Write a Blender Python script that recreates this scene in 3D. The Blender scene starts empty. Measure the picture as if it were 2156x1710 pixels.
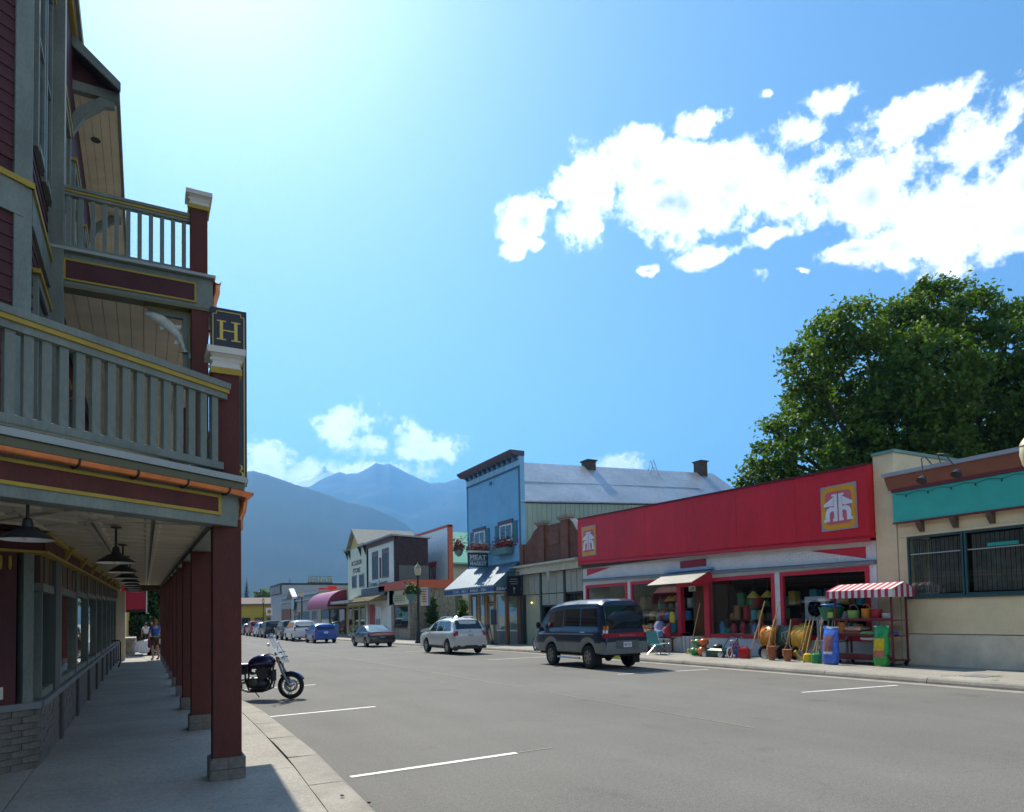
import bpy, bmesh, math, random
from mathutils import Vector, Matrix
random.seed(7)
RAD = math.radians

# ------------------------------------------------------------------ camera
W, H, F, CX, PY = 2155.0, 1710.0, 1450.0, 1077.5, 1232.0
VPX, VPY, ROLL = 305.0, 1310.0, 0.02
scene = bpy.context.scene
_x2 = 3000.0
for _ in range(60):
    _y2 = VPY - ROLL * (_x2 - VPX)
    _x2 = CX + (F * F + (VPY - PY) * (_y2 - PY)) / (CX - VPX)
_Y = Vector((VPX - CX, PY - VPY, -F)).normalized()      # street direction seen from the camera
_X = Vector((_x2 - CX, PY - _y2, -F)).normalized()
_Z = _X.cross(_Y)
ROT = Matrix((_X, _Y, _Z))
EYE = Vector((0, 0, 1.6))
cam = bpy.data.cameras.new('camera')
cam.sensor_fit = 'HORIZONTAL'; cam.sensor_width = 36.0
cam.lens = F / W * 36.0
cam.shift_y = (PY - H / 2) / W
cam.clip_start = 0.1; cam.clip_end = 40000
cam_o = bpy.data.objects.new('camera', cam)
scene.collection.objects.link(cam_o)
cam_o.matrix_world = Matrix.Translation(EYE) @ ROT.to_4x4()
scene.camera = cam_o


def ray(px, py):
    return (ROT @ Vector((px - CX, PY - py, -F))).normalized()
def at_y(px, py, y):
    d = ray(px, py); return EYE + d * (y / d.y)
def at_x(px, py, x):
    d = ray(px, py); return EYE + d * (x / d.x)
def at_depth(px, py, c):
    return EYE + ROT @ Vector(((px - CX) * c / F, (PY - py) * c / F, -c))

# ------------------------------------------------------------------ sun, sky, exposure
SUN_AZ, SUN_EL = RAD(2.5), RAD(49.0)
sun_dir = Vector((math.sin(SUN_AZ) * math.cos(SUN_EL), math.cos(SUN_AZ) * math.cos(SUN_EL), math.sin(SUN_EL)))
sl = bpy.data.lights.new('sun', 'SUN'); sl.energy = 5.0; sl.angle = RAD(0.5); sl.color = (1.0, 0.94, 0.82)
so = bpy.data.objects.new('sun', sl); scene.collection.objects.link(so)
so.rotation_euler = sun_dir.to_track_quat('Z', 'Y').to_euler()
so.location = (0, 0, 60)

world = bpy.data.worlds.new('World'); scene.world = world; world.use_nodes = True
wn, wl = world.node_tree.nodes, world.node_tree.links
wn.clear()
def wnode(t, **k):
    n = wn.new(t)
    for a, b in k.items(): setattr(n, a, b)
    return n
sky = wnode('ShaderNodeTexSky', sky_type='NISHITA', sun_disc=False, sun_elevation=SUN_EL, sun_rotation=SUN_AZ,
            altitude=450.0, air_density=0.9, dust_density=1.25, ozone_density=1.1)
tc = wnode('ShaderNodeTexCoord')
nrm = wnode('ShaderNodeVectorMath', operation='NORMALIZE'); wl.new(tc.outputs['Generated'], nrm.inputs[0])
sep = wnode('ShaderNodeSeparateXYZ'); wl.new(nrm.outputs[0], sep.inputs[0])
az = wnode('ShaderNodeMath', operation='ARCTAN2'); wl.new(sep.outputs[0], az.inputs[0]); wl.new(sep.outputs[1], az.inputs[1])
el = wnode('ShaderNodeMath', operation='ARCSINE'); wl.new(sep.outputs[2], el.inputs[0])
uv = wnode('ShaderNodeCombineXYZ'); wl.new(az.outputs[0], uv.inputs[0]); wl.new(el.outputs[0], uv.inputs[1])
nz1 = wnode('ShaderNodeTexNoise'); nz1.inputs['Scale'].default_value = 9.0; nz1.inputs['Detail'].default_value = 4.0
nz1.inputs['Roughness'].default_value = 0.62
wl.new(nrm.outputs[0], nz1.inputs['Vector'])
warp = wnode('ShaderNodeVectorMath', operation='SUBTRACT'); wl.new(nz1.outputs['Color'], warp.inputs[0]); warp.inputs[1].default_value = (0.5, 0.5, 0.5)
warp2 = wnode('ShaderNodeVectorMath', operation='SCALE'); wl.new(warp.outputs[0], warp2.inputs[0]); warp2.inputs['Scale'].default_value = 0.06
uvw = wnode('ShaderNodeVectorMath', operation='ADD'); wl.new(uv.outputs[0], uvw.inputs[0]); wl.new(warp2.outputs[0], uvw.inputs[1])
CLOUDS = [  # where each cloud stands in the sky: centre and half-size
    (1260, 400, 75, 95), (1235, 490, 60, 55), (1395, 435, 110, 62), (1520, 395, 150, 78), (1660, 385, 170, 85), (1830, 400, 190, 95),
    (1990, 420, 210, 105), (2150, 400, 200, 120), (1900, 235, 120, 62), (1985, 200, 75, 42), (1750, 205, 75, 30), (1480, 250, 55, 38),
    (1325, 282, 50, 34), (1100, 465, 42, 46), (1075, 525, 24, 20), (1130, 518, 20, 16), (1510, 525, 62, 24), (1605, 562, 34, 28), (1360, 560, 16, 10), (1695, 565, 18, 8), (1612, 482, 22, 14), (1150, 440, 16, 12), (1620, 200, 20, 16),
    (1790, 525, 70, 30), (1900, 500, 130, 55), (2150, 215, 45, 60), (1410, 325, 65, 30), (1380, 385, 45, 32), (2060, 300, 120, 70),
    (2060, 470, 130, 75), (2150, 490, 120, 60), (1760, 330, 120, 55), (1330, 330, 45, 40), (1180, 400, 25, 25), (1240, 345, 40, 35), (1620, 490, 60, 25), (1690, 270, 60, 40), (2330, 380, 260, 120), (2480, 250, 140, 60),
    (745, 898, 105, 42), (822, 930, 115, 40), (740, 880, 55, 38), (888, 950, 52, 32), (555, 975, 70, 52), (655, 1000, 110, 34), (800, 990, 110, 26),
    (1300, 970, 48, 22), (1140, 985, 40, 16)]
def azel(px, py):
    d = ray(px, py); return math.atan2(d.x, d.y), math.asin(d.z)
blobs = []
for cx_, cy_, rx, ry in CLOUDS:
    a0, e0 = azel(cx_, cy_); a1, _e = azel(cx_ + rx, cy_); _a, e1 = azel(cx_, cy_ - ry)
    blobs.append((a0, e0, abs(a1 - a0) * (1.18 if cy_ < 700 else 1.0), abs(e1 - e0) * (1.18 if cy_ < 700 else 1.0)))
for a0, e0, ra, re in [(-1.5, .5, .3, .1), (-2.2, .42, .4, .14), (1.9, .55, .35, .12), (2.6, .4, .45, .15), (-1.1, .25, .2, .07), (1.45, .3, .25, .09), (3.0, .8, .3, .15), (-.8, .14, .25, .05)]:
    blobs.append((a0, e0, ra, re))
prev = None
for a0, e0, ra, re in blobs:
    m = wnode('ShaderNodeVectorMath', operation='MULTIPLY_ADD'); wl.new(uvw.outputs[0], m.inputs[0])
    m.inputs[1].default_value = (1 / ra, 1 / re, 0); m.inputs[2].default_value = (-a0 / ra, -e0 / re, 0)
    ln = wnode('ShaderNodeVectorMath', operation='LENGTH'); wl.new(m.outputs[0], ln.inputs[0])
    if prev is None: prev = ln.outputs['Value']
    else:
        mn = wnode('ShaderNodeMath', operation='MINIMUM'); wl.new(prev, mn.inputs[0]); wl.new(ln.outputs['Value'], mn.inputs[1])
        prev = mn.outputs[0]
nz2 = wnode('ShaderNodeTexNoise'); nz2.inputs['Scale'].default_value = 14.0; nz2.inputs['Detail'].default_value = 11.0; nz2.inputs['Roughness'].default_value = 0.72
wl.new(nrm.outputs[0], nz2.inputs['Vector'])
md = wnode('ShaderNodeMath', operation='MULTIPLY_ADD'); wl.new(nz2.outputs['Fac'], md.inputs[0]); md.inputs[1].default_value = 3.4; wl.new(prev, md.inputs[2])
md0 = md; md = wnode('ShaderNodeMath', operation='MULTIPLY_ADD'); wl.new(nz1.outputs['Fac'], md.inputs[0]); md.inputs[1].default_value = 2.2; wl.new(md0.outputs[0], md.inputs[2])
alpha = wnode('ShaderNodeMapRange', interpolation_type='SMOOTHSTEP'); wl.new(md.outputs[0], alpha.inputs['Value'])
alpha.inputs['From Min'].default_value = 3.82; alpha.inputs['From Max'].default_value = 3.22
# parts of a cloud with more cloud between them and the sun turn grey
shf = wnode('ShaderNodeVectorMath', operation='ADD'); wl.new(nrm.outputs[0], shf.inputs[0]); shf.inputs[1].default_value = tuple(sun_dir * 0.035)
nz3 = wnode('ShaderNodeTexNoise'); nz3.inputs['Scale'].default_value = 14.0; nz3.inputs['Detail'].default_value = 3.0
wl.new(shf.outputs[0], nz3.inputs['Vector'])
dif = wnode('ShaderNodeMath', operation='SUBTRACT'); wl.new(nz2.outputs['Fac'], dif.inputs[0]); wl.new(nz3.outputs['Fac'], dif.inputs[1])
th = wnode('ShaderNodeMath', operation='MULTIPLY_ADD'); wl.new(md.outputs[0], th.inputs[0]); th.inputs[1].default_value = -0.40; wl.new(dif.outputs[0], th.inputs[2])
grey = wnode('ShaderNodeMapRange', interpolation_type='SMOOTHSTEP'); wl.new(th.outputs[0], grey.inputs['Value'])
grey.inputs['From Min'].default_value = -1.24; grey.inputs['From Max'].default_value = -0.84
ccol = wnode('ShaderNodeMix', data_type='RGBA'); wl.new(grey.outputs[0], ccol.inputs['Factor'])
ccol.inputs['A'].default_value = (14.0, 14.0, 14.0, 1); ccol.inputs['B'].default_value = (4.0, 4.4, 5.1, 1)
tint = wnode('ShaderNodeMix', data_type='RGBA', blend_type='MULTIPLY'); tint.inputs['Factor'].default_value = 1.0
wl.new(sky.outputs[0], tint.inputs['A']); tint.inputs['B'].default_value = (0.74, 0.95, 1.03, 1)
cm = wnode('ShaderNodeMix', data_type='RGBA'); wl.new(alpha.outputs[0], cm.inputs['Factor'])
wl.new(tint.outputs['Result'], cm.inputs['A']); wl.new(ccol.outputs['Result'], cm.inputs['B'])
bg = wnode('ShaderNodeBackground'); bg.inputs['Strength'].default_value = 0.09
wl.new(cm.outputs['Result'], bg.inputs['Color'])
wo = wnode('ShaderNodeOutputWorld'); wl.new(bg.outputs[0], wo.inputs['Surface'])
world.cycles.sampling_method = 'MANUAL'; world.cycles.sample_map_resolution = 512

vs = scene.view_settings
vs.view_transform = 'Standard'; vs.look = 'None'; vs.gamma = 1.0; vs.use_curve_mapping = False
vs.exposure = 0.84
scene.cycles.max_bounces = 6; scene.cycles.diffuse_bounces = 2; scene.cycles.glossy_bounces = 3; scene.cycles.transmission_bounces = 4
scene.cycles.transparent_max_bounces = 8; scene.cycles.volume_bounces = 0
scene.cycles.caustics_reflective = False; scene.cycles.caustics_refractive = False
scene.cycles.use_denoising = True
scene.cycles.use_adaptive_sampling = True; scene.cycles.adaptive_threshold = 0.02

# ------------------------------------------------------------------ materials
MATS = {}
def mat(name, col, rough=0.65, metal=0.0, var=0.10, scale=2.5, fine=0.0, fscale=60.0, bump=0.0, bscale=80.0, spec=0.4, coat=0.0, emit=0.0, stretch=None):
    if name in MATS: return MATS[name]
    m = bpy.data.materials.new(name); m.use_nodes = True; MATS[name] = m
    nt = m.node_tree; n, l = nt.nodes, nt.links
    b = n['Principled BSDF']
    b.inputs['Roughness'].default_value = rough; b.inputs['Metallic'].default_value = metal
    b.inputs['Specular IOR Level'].default_value = spec; b.inputs['Coat Weight'].default_value = coat
    c = n.new('ShaderNodeRGB'); c.outputs[0].default_value = (*col, 1)
    t = n.new('ShaderNodeTexCoord'); src = t.outputs['Object']
    if stretch:
        mp = n.new('ShaderNodeVectorMath'); mp.operation = 'MULTIPLY'; mp.inputs[1].default_value = stretch
        l.new(src, mp.inputs[0]); src = mp.outputs[0]
    out = c.outputs[0]
    for amt, sc, det in ((var, scale, 6.0), (fine, fscale, 3.0)):
        if amt <= 0: continue
        z = n.new('ShaderNodeTexNoise'); z.inputs['Scale'].default_value = sc; z.inputs['Detail'].default_value = det; z.inputs['Roughness'].default_value = 0.6
        l.new(src, z.inputs['Vector'])
        r = n.new('ShaderNodeMapRange'); r.inputs['From Min'].default_value = 0.28; r.inputs['From Max'].default_value = 0.72
        r.inputs['To Min'].default_value = 1 - amt; r.inputs['To Max'].default_value = 1 + amt
        l.new(z.outputs['Fac'], r.inputs['Value'])
        v = n.new('ShaderNodeVectorMath'); v.operation = 'SCALE'; l.new(out, v.inputs[0]); l.new(r.outputs[0], v.inputs['Scale'])
        out = v.outputs[0]
    l.new(out, b.inputs['Base Color'])
    if emit > 0:
        l.new(out, b.inputs['Emission Color']); b.inputs['Emission Strength'].default_value = emit
    if bump > 0:
        z = n.new('ShaderNodeTexNoise'); z.inputs['Scale'].default_value = bscale; z.inputs['Detail'].default_value = 4.0; l.new(src, z.inputs['Vector'])
        p = n.new('ShaderNodeBump'); p.inputs['Strength'].default_value = bump; p.inputs['Distance'].default_value = 0.01
        l.new(z.outputs['Fac'], p.inputs['Height']); l.new(p.outputs[0], b.inputs['Normal'])
    return m

def glass(name, tint=(0.55, 0.62, 0.62), refl=0.10, rough=0.02):
    if name in MATS: return MATS[name]
    m = bpy.data.materials.new(name); m.use_nodes = True; MATS[name] = m
    n, l = m.node_tree.nodes, m.node_tree.links
    n.clear()
    tr = n.new('ShaderNodeBsdfTransparent'); tr.inputs[0].default_value = (*tint, 1)
    gl = n.new('ShaderNodeBsdfGlossy'); gl.inputs['Roughness'].default_value = rough; gl.inputs[0].default_value = (1, 1, 1, 1)
    lw = n.new('ShaderNodeLayerWeight'); lw.inputs['Blend'].default_value = .5
    fr = n.new('ShaderNodeMath'); fr.operation = 'POWER'; l.new(lw.outputs['Facing'], fr.inputs[0]); fr.inputs[1].default_value = 4.0
    ad = n.new('ShaderNodeMath'); ad.operation = 'ADD'; ad.use_clamp = True; ad.inputs[1].default_value = refl; l.new(fr.outputs[0], ad.inputs[0])
    mx = n.new('ShaderNodeMixShader'); l.new(ad.outputs[0], mx.inputs[0]); l.new(tr.outputs[0], mx.inputs[1]); l.new(gl.outputs[0], mx.inputs[2])
    o = n.new('ShaderNodeOutputMaterial'); l.new(mx.outputs[0], o.inputs[0])
    return m

M = dict(
    burg=mat('burgundy_paint', (0.085, 0.017, 0.012), 0.7, var=.3, scale=3, fine=.16, fscale=60, bump=.15, stretch=(1, 1, .25)),
    burgd=mat('burgundy_siding', (0.07, 0.019, 0.022), 0.75, var=.3, scale=2, fine=.15),
    ggrey=mat('grey_green_paint', (0.16, 0.185, 0.16), 0.65, var=.24, scale=3.5, fine=.14, fscale=50, bump=.12, stretch=(1, 1, .4)),
    yel=mat('yellow_trim', (0.36, 0.25, 0.03), 0.6, var=.15, scale=6),
    beige=mat('beige_boards', (0.72, 0.64, 0.49), 0.7, var=.12, scale=2, fine=.08),
    tin=mat('ceiling_tile', (0.50, 0.44, 0.33), 0.5, var=.10, scale=2),
    copper=mat('copper', (0.72, 0.25, 0.10), 0.35, metal=.75, var=.2, scale=8),
    capst=mat('capital_cream', (0.55, 0.52, 0.46), 0.6),
    darkm=mat('dark_metal', (0.022, 0.022, 0.024), 0.45, var=.15),
    lampin=mat('lamp_inside', (0.75, 0.74, 0.7), 0.4),
    stone=mat('hotel_brick', (0.15, 0.135, 0.115), 0.85, var=.3, scale=9, fine=.2, bump=.4, bscale=60),
    mortar=mat('mortar', (0.15, 0.14, 0.13), 0.95, var=.15),
    navy=mat('sign_navy', (0.015, 0.017, 0.03), 0.35, var=.1),
    gold=mat('gold_leaf', (0.55, 0.40, 0.08), 0.35, metal=.3, var=.1),
    conc=mat('sidewalk_concrete', (0.31, 0.285, 0.24), 0.9, var=.18, scale=.8, fine=.24, fscale=38, bump=.25, bscale=120),
    kerb=mat('kerb_concrete', (0.29, 0.265, 0.22), 0.9, var=.2, scale=2.2, fine=.22, fscale=50, bump=.35, bscale=90),
    paint=mat('road_paint', (0.78, 0.77, 0.70), 0.7, var=.12, scale=5, fine=.25, fscale=35),
    ypaint=mat('road_paint_yellow', (0.27, 0.245, 0.185), 0.8, var=.2, scale=4, fine=.3, fscale=30),
    black=mat('black_rubber', (0.012, 0.012, 0.013), 0.75, var=.2, scale=20),
    alloy=mat('alloy', (0.45, 0.46, 0.47), 0.3, metal=.8, var=.08),
    chrome=mat('chrome', (0.75, 0.76, 0.78), 0.12, metal=1, var=0),
    cglass=mat('car_glass', (0.012, 0.016, 0.018), 0.04, var=0, spec=.6, coat=.4),
    plate=mat('plate', (0.66, 0.68, 0.72), 0.4, var=.05),
    redl=mat('red_lens', (0.42, 0.01, 0.015), 0.15, var=.05, coat=.5),
    orgl=mat('orange_lens', (0.7, 0.16, 0.02), 0.15, var=.05, coat=.5),
    whl=mat('clear_lens', (0.75, 0.76, 0.78), 0.1, var=.03, coat=.5),
    wood=mat('pale_wood', (0.50, 0.33, 0.15), 0.6, var=.2, scale=9),
    brown=mat('brown_wood', (0.16, 0.062, 0.02), 0.5, var=.25, scale=3, stretch=(6, 6, .6)),
    white=mat('white_paint', (0.80, 0.80, 0.78), 0.6, var=.07, scale=1.5, fine=.05),
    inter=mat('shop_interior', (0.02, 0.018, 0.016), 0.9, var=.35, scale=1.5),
)
GL = glass('shop_glass', (.92, .95, .94), .04)
GLH = glass('hotel_glass', (.35, .38, .36), .16)

# asphalt: worn, pale grey, speckled with stone chips, patched and stained
def asphalt():
    m = bpy.data.materials.new('asphalt'); m.use_nodes = True; MATS['asphalt'] = m
    n, l = m.node_tree.nodes, m.node_tree.links; b = n['Principled BSDF']; b.inputs['Roughness'].default_value = .88; b.inputs['Specular IOR Level'].default_value = .25
    t = n.new('ShaderNodeTexCoord')
    def nz(s, d, r=.6, vec=None):
        z = n.new('ShaderNodeTexNoise'); z.inputs['Scale'].default_value = s; z.inputs['Detail'].default_value = d; z.inputs['Roughness'].default_value = r
        l.new(vec or t.outputs['Object'], z.inputs['Vector']); return z.outputs['Fac']
    def mr(v, a, b_, c, d):
        r = n.new('ShaderNodeMapRange'); l.new(v, r.inputs['Value'])
        for k, x in zip(('From Min', 'From Max', 'To Min', 'To Max'), (a, b_, c, d)): r.inputs[k].default_value = x
        return r.outputs[0]
    st = n.new('ShaderNodeVectorMath'); st.operation = 'MULTIPLY'; l.new(t.outputs['Object'], st.inputs[0]); st.inputs[1].default_value = (1.0, .12, 1)
    def mul(a, b_):
        x = n.new('ShaderNodeMath'); x.operation = 'MULTIPLY'; l.new(a, x.inputs[0]); l.new(b_, x.inputs[1]); return x.outputs[0]
    f = mul(mr(nz(.35, 5), .3, .7, .90, 1.08), mr(nz(1.1, 5, .6, st.outputs[0]), .3, .7, .93, 1.07))
    f = mul(f, mr(nz(70, 3, .7), .3, .7, .60, 1.42)); f = mul(f, mr(nz(22, 3, .7), .3, .7, .86, 1.14))
    vo = n.new('ShaderNodeTexVoronoi'); vo.inputs['Scale'].default_value = 28; l.new(t.outputs['Object'], vo.inputs['Vector'])
    f = mul(f, mr(vo.outputs['Distance'], 0.0, .12, 1.55, 1.0))
    crk = n.new('ShaderNodeTexVoronoi'); crk.feature = 'DISTANCE_TO_EDGE'; crk.inputs['Scale'].default_value = .16
    wv = n.new('ShaderNodeVectorMath'); wv.operation = 'ADD'; z2 = n.new('ShaderNodeTexNoise'); z2.inputs['Scale'].default_value = 1.2; z2.inputs['Detail'].default_value = 6
    l.new(t.outputs['Object'], z2.inputs['Vector']); l.new(t.outputs['Object'], wv.inputs[0]); l.new(z2.outputs['Color'], wv.inputs[1]); l.new(wv.outputs[0], crk.inputs['Vector'])
    f = mul(f, mr(crk.outputs['Distance'], 0.0, .005, .91, 1.0))
    stn = nz(.9, 4, .55); f = mul(f, mr(stn, .62, .74, 1.0, .80))
    v = n.new('ShaderNodeVectorMath'); v.operation = 'SCALE'; v.inputs[0].default_value = (.156, .148, .132); l.new(f, v.inputs['Scale'])
    l.new(v.outputs[0], b.inputs['Base Color'])
    p = n.new('ShaderNodeBump'); p.inputs['Strength'].default_value = .5; p.inputs['Distance'].default_value = .008; l.new(nz(110, 3), p.inputs['Height']); l.new(p.outputs[0], b.inputs['Normal'])
    return m
M['asphalt'] = asphalt()

# ------------------------------------------------------------------ mesh helpers
COL = scene.collection
WORLDLOC = set()
class MB:
    def __init__(s): s.v, s.f, s.m, s.cur = [], [], [], 0
    def add(s, vs, fs):
        o = len(s.v); s.v += [tuple(p) for p in vs]
        for f in fs: s.f.append(tuple(i + o for i in f)); s.m.append(s.cur)
        return s
    def box(s, a, b):
        (x0, y0, z0), (x1, y1, z1) = a, b
        return s.add([(x0, y0, z0), (x1, y0, z0), (x1, y1, z0), (x0, y1, z0), (x0, y0, z1), (x1, y0, z1), (x1, y1, z1), (x0, y1, z1)],
                     [(0, 3, 2, 1), (4, 5, 6, 7), (0, 1, 5, 4), (1, 2, 6, 5), (2, 3, 7, 6), (3, 0, 4, 7)])
    def obox(s, c, ux, uy, uz):           # centre and three half-axis vectors
        c, ux, uy, uz = Vector(c), Vector(ux), Vector(uy), Vector(uz)
        P = [c + a * ux + b * uy + d * uz for d in (-1, 1) for a, b in ((-1, -1), (1, -1), (1, 1), (-1, 1))]
        return s.add(P, [(0, 3, 2, 1), (4, 5, 6, 7), (0, 1, 5, 4), (1, 2, 6, 5), (2, 3, 7, 6), (3, 0, 4, 7)])
    def poly(s, pts): return s.add(pts, [tuple(range(len(pts)))])
    def prism(s, pts, e):                 # polygon pushed along a vector
        n = len(pts); e = Vector(e); P = [Vector(p) for p in pts]
        fs = [tuple(range(n))[::-1], tuple(range(n, 2 * n))] + [(i, (i + 1) % n, (i + 1) % n + n, i + n) for i in range(n)]
        return s.add(P + [p + e for p in P], fs)
    def loft(s, rings, closed=True, caps=True):
        n = len(rings[0]); vs = [p for r in rings for p in r]; fs = []
        for k in range(len(rings) - 1):
            for i in range(n if closed else n - 1):
                j = (i + 1) % n; fs.append((k * n + i, k * n + j, (k + 1) * n + j, (k + 1) * n + i))
        if caps and closed: fs += [tuple(range(n))[::-1], tuple(range((len(rings) - 1) * n, len(rings) * n))]
        return s.add(vs, fs)
    def tube(s, pts, r, n=8, caps=True):
        P = [Vector(p) for p in pts]; rr = r if isinstance(r, (list, tuple)) else [r] * len(P); rings = []
        ref = None
        for i, p in enumerate(P):
            d = (P[min(i + 1, len(P) - 1)] - P[max(i - 1, 0)]).normalized()
            if ref is None: ref = Vector((0, 0, 1)) if abs(d.z) < .9 else Vector((1, 0, 0))
            a = d.cross(ref).normalized(); b = d.cross(a).normalized(); ref = a.cross(d)
            rings.append([p + rr[i] * (math.cos(2 * math.pi * k / n) * a + math.sin(2 * math.pi * k / n) * b) for k in range(n)])
        return s.loft(rings, True, caps)
    def lathe(s, prof, c=(0, 0, 0), n=16, axis=(0, 0, 1), caps=True):   # prof: (radius, height)
        ax = Vector(axis).normalized(); a = ax.orthogonal().normalized(); b = ax.cross(a); c = Vector(c)
        return s.loft([[c + ax * h + max(r, 1e-4) * (math.cos(2 * math.pi * k / n) * a + math.sin(2 * math.pi * k / n) * b) for k in range(n)] for r, h in prof], True, caps)
    def ball(s, c, r, n=12, m=8):
        rx, ry, rz = r if isinstance(r, (list, tuple)) else (r, r, r); c = Vector(c)
        return s.loft([[c + Vector((rx * math.sin(t) * math.cos(p), ry * math.sin(t) * math.sin(p), -rz * math.cos(t))) for p in [2 * math.pi * k / n for k in range(n)]]
                       for t in [math.pi * (j + .02) / (m + .04) for j in range(m + 1)]])
    def torus(s, c, axis, R, r, n=20, m=8, a0=0, a1=2 * math.pi):
        ax = Vector(axis).normalized(); a = ax.orthogonal().normalized(); b = ax.cross(a); c = Vector(c); rings = []
        full = abs(a1 - a0 - 2 * math.pi) < 1e-6
        for k in range(n + 1):
            t = a0 + (a1 - a0) * k / n; d = math.cos(t) * a + math.sin(t) * b
            rings.append([c + d * (R + r * math.cos(u)) + ax * (r * math.sin(u)) for u in [2 * math.pi * j / m for j in range(m)]])
        return s.loft(rings, True, not full)
def mesh_of(name, mb, mats, smooth=False, ang=40):
    me = bpy.data.meshes.new(name); me.from_pydata(mb.v, [], mb.f)
    for m_ in (mats if isinstance(mats, (list, tuple)) else [mats]): me.materials.append(m_)
    if any(mb.m): me.polygons.foreach_set('material_index', mb.m)
    if smooth:
        me.polygons.foreach_set('use_smooth', [True] * len(me.polygons)); me.set_sharp_from_angle(angle=RAD(ang))
    me.update(); return me
def link(name, data, parent=None, loc=None):
    o = bpy.data.objects.new(name, data); COL.objects.link(o)
    if parent is not None:
        o.parent = parent
        if parent.name in WORLDLOC: o.location = -parent.location
    if loc is not None: o.location = Vector(o.location) + Vector(loc)
    return o
def obj(name, mb, mats, parent=None, loc=None, smooth=False, ang=40, bevel=0):
    o = link(name, mesh_of(name, mb, mats, smooth, ang), parent, loc)
    if bevel:
        md_ = o.modifiers.new('edge', 'BEVEL'); md_.width = bevel; md_.segments = 2; md_.limit_method = 'ANGLE'
    return o
def tag(o, label, cat, group=None, kind=None):
    if label: o['label'] = label
    if cat: o['category'] = cat
    if group: o['group'] = group
    if kind: o['kind'] = kind
    return o
def thing(name, label, cat, loc=(0, 0, 0), rotz=0.0, group=None, world=False, scale=1.0):
    o = bpy.data.objects.new(name, None); COL.objects.link(o); o.empty_display_size = .1
    o.location = loc; o.rotation_euler = (0, 0, rotz); o.scale = (scale,) * 3
    if world: WORLDLOC.add(o.name)
    return tag(o, label, cat, group)
def copy_tree(o, parent=None):
    c = o.copy(); COL.objects.link(c); c.parent = parent
    for ch in [x for x in bpy.data.objects if x.parent == o]: copy_tree(ch, c)
    return c
def stuff(o): o['kind'] = 'stuff'; return o
def text(mb, s, o, right, up, h, width=None, bold=0.0, push=None, shear=0.0):
    """flat letters: lower-left corner o, running along right, capital height h"""
    cu = bpy.data.curves.new('t', 'FONT'); cu.body = s; cu.size = 1.0; cu.offset = bold; cu.resolution_u = 3; cu.shear = shear
    t = bpy.data.objects.new('t', cu); COL.objects.link(t)
    bpy.context.view_layer.update()
    me = t.evaluated_get(bpy.context.evaluated_depsgraph_get()).to_mesh()
    P = [v.co.copy() for v in me.vertices]; Fc = [tuple(p.vertices) for p in me.polygons]
    bpy.data.objects.remove(t); bpy.data.curves.remove(cu)
    x0, x1 = min(p.x for p in P), max(p.x for p in P); y0, y1 = min(p.y for p in P), max(p.y for p in P)
    sy = h / (y1 - y0); sx = (width / (x1 - x0)) if width else sy
    o, right, up = Vector(o), Vector(right).normalized(), Vector(up).normalized()
    mb.add([o + right * ((p.x - x0) * sx) + up * ((p.y - y0) * sy) for p in P], Fc)
    return mb
def interp(pts, x):
    if x <= pts[0][0]: return pts[0][1]
    for (a, b), (c, d) in zip(pts, pts[1:]):
        if x <= c: return b + (d - b) * (x - a) / (c - a) if c > a else d
    return pts[-1][1]
GP = [(-400, 0), (26, 0), (36, -.10), (48, -.22), (80, -.30), (600, -.30)]
def gz(y): return interp(GP, y)
SW = .12                                                  # pavement above the road
# ------------------------------------------------------------------ ground, road, pavements
YB = [-80, -20, 0, 10, 20, 26, 31, 36, 42, 48, 60, 80, 140, 300, 620]
def strip(x0, x1, ys, dz):
    mb = MB()
    for a, b in zip(ys, ys[1:]):
        mb.poly([(x0, a, gz(a) + dz), (x1, a, gz(a) + dz), (x1, b, gz(b) + dz), (x0, b, gz(b) + dz)])
    return mb
mg = mat('dry_ground', (.16, .15, .10), .95, var=.25, scale=.05, fine=.2, fscale=3)
g = MB()
for a, b in zip([-400, -80] + YB[1:] + [13000], [-80] + YB[1:] + [13000]):
    if b > a: g.poly([(-6000, a, gz(a) - .06), (9000, a, gz(a) - .06), (9000, b, gz(b) - .06), (-6000, b, gz(b) - .06)])
tag(obj('ground', g, mg), 'dry earth around the town and out to the hills', None, kind='structure')
road = tag(obj('road', strip(-30, 14.6, [-80, -20, -6], 0), M['asphalt']), None, None, kind='structure')
mbr = strip(0.6, 14.6, [-6] + YB[2:], 0); mbr.add(*[(m_.v, m_.f) for m_ in [strip(-30, 30, [-80, -20, -6], 0)]][0])
road.data = mesh_of('road', mbr, M['asphalt']); road['label'] = 'worn grey asphalt main street'
KL = [(-6, 1.55), (2, 1.5), (5, 1.60), (8, 1.74), (12, 1.76), (13.3, 1.70), (14.2, 1.58), (15, 1.40), (16, 1.20), (17.5, 1.12), (300, 1.12)]
def kl(y): return interp(KL, y)
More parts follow.
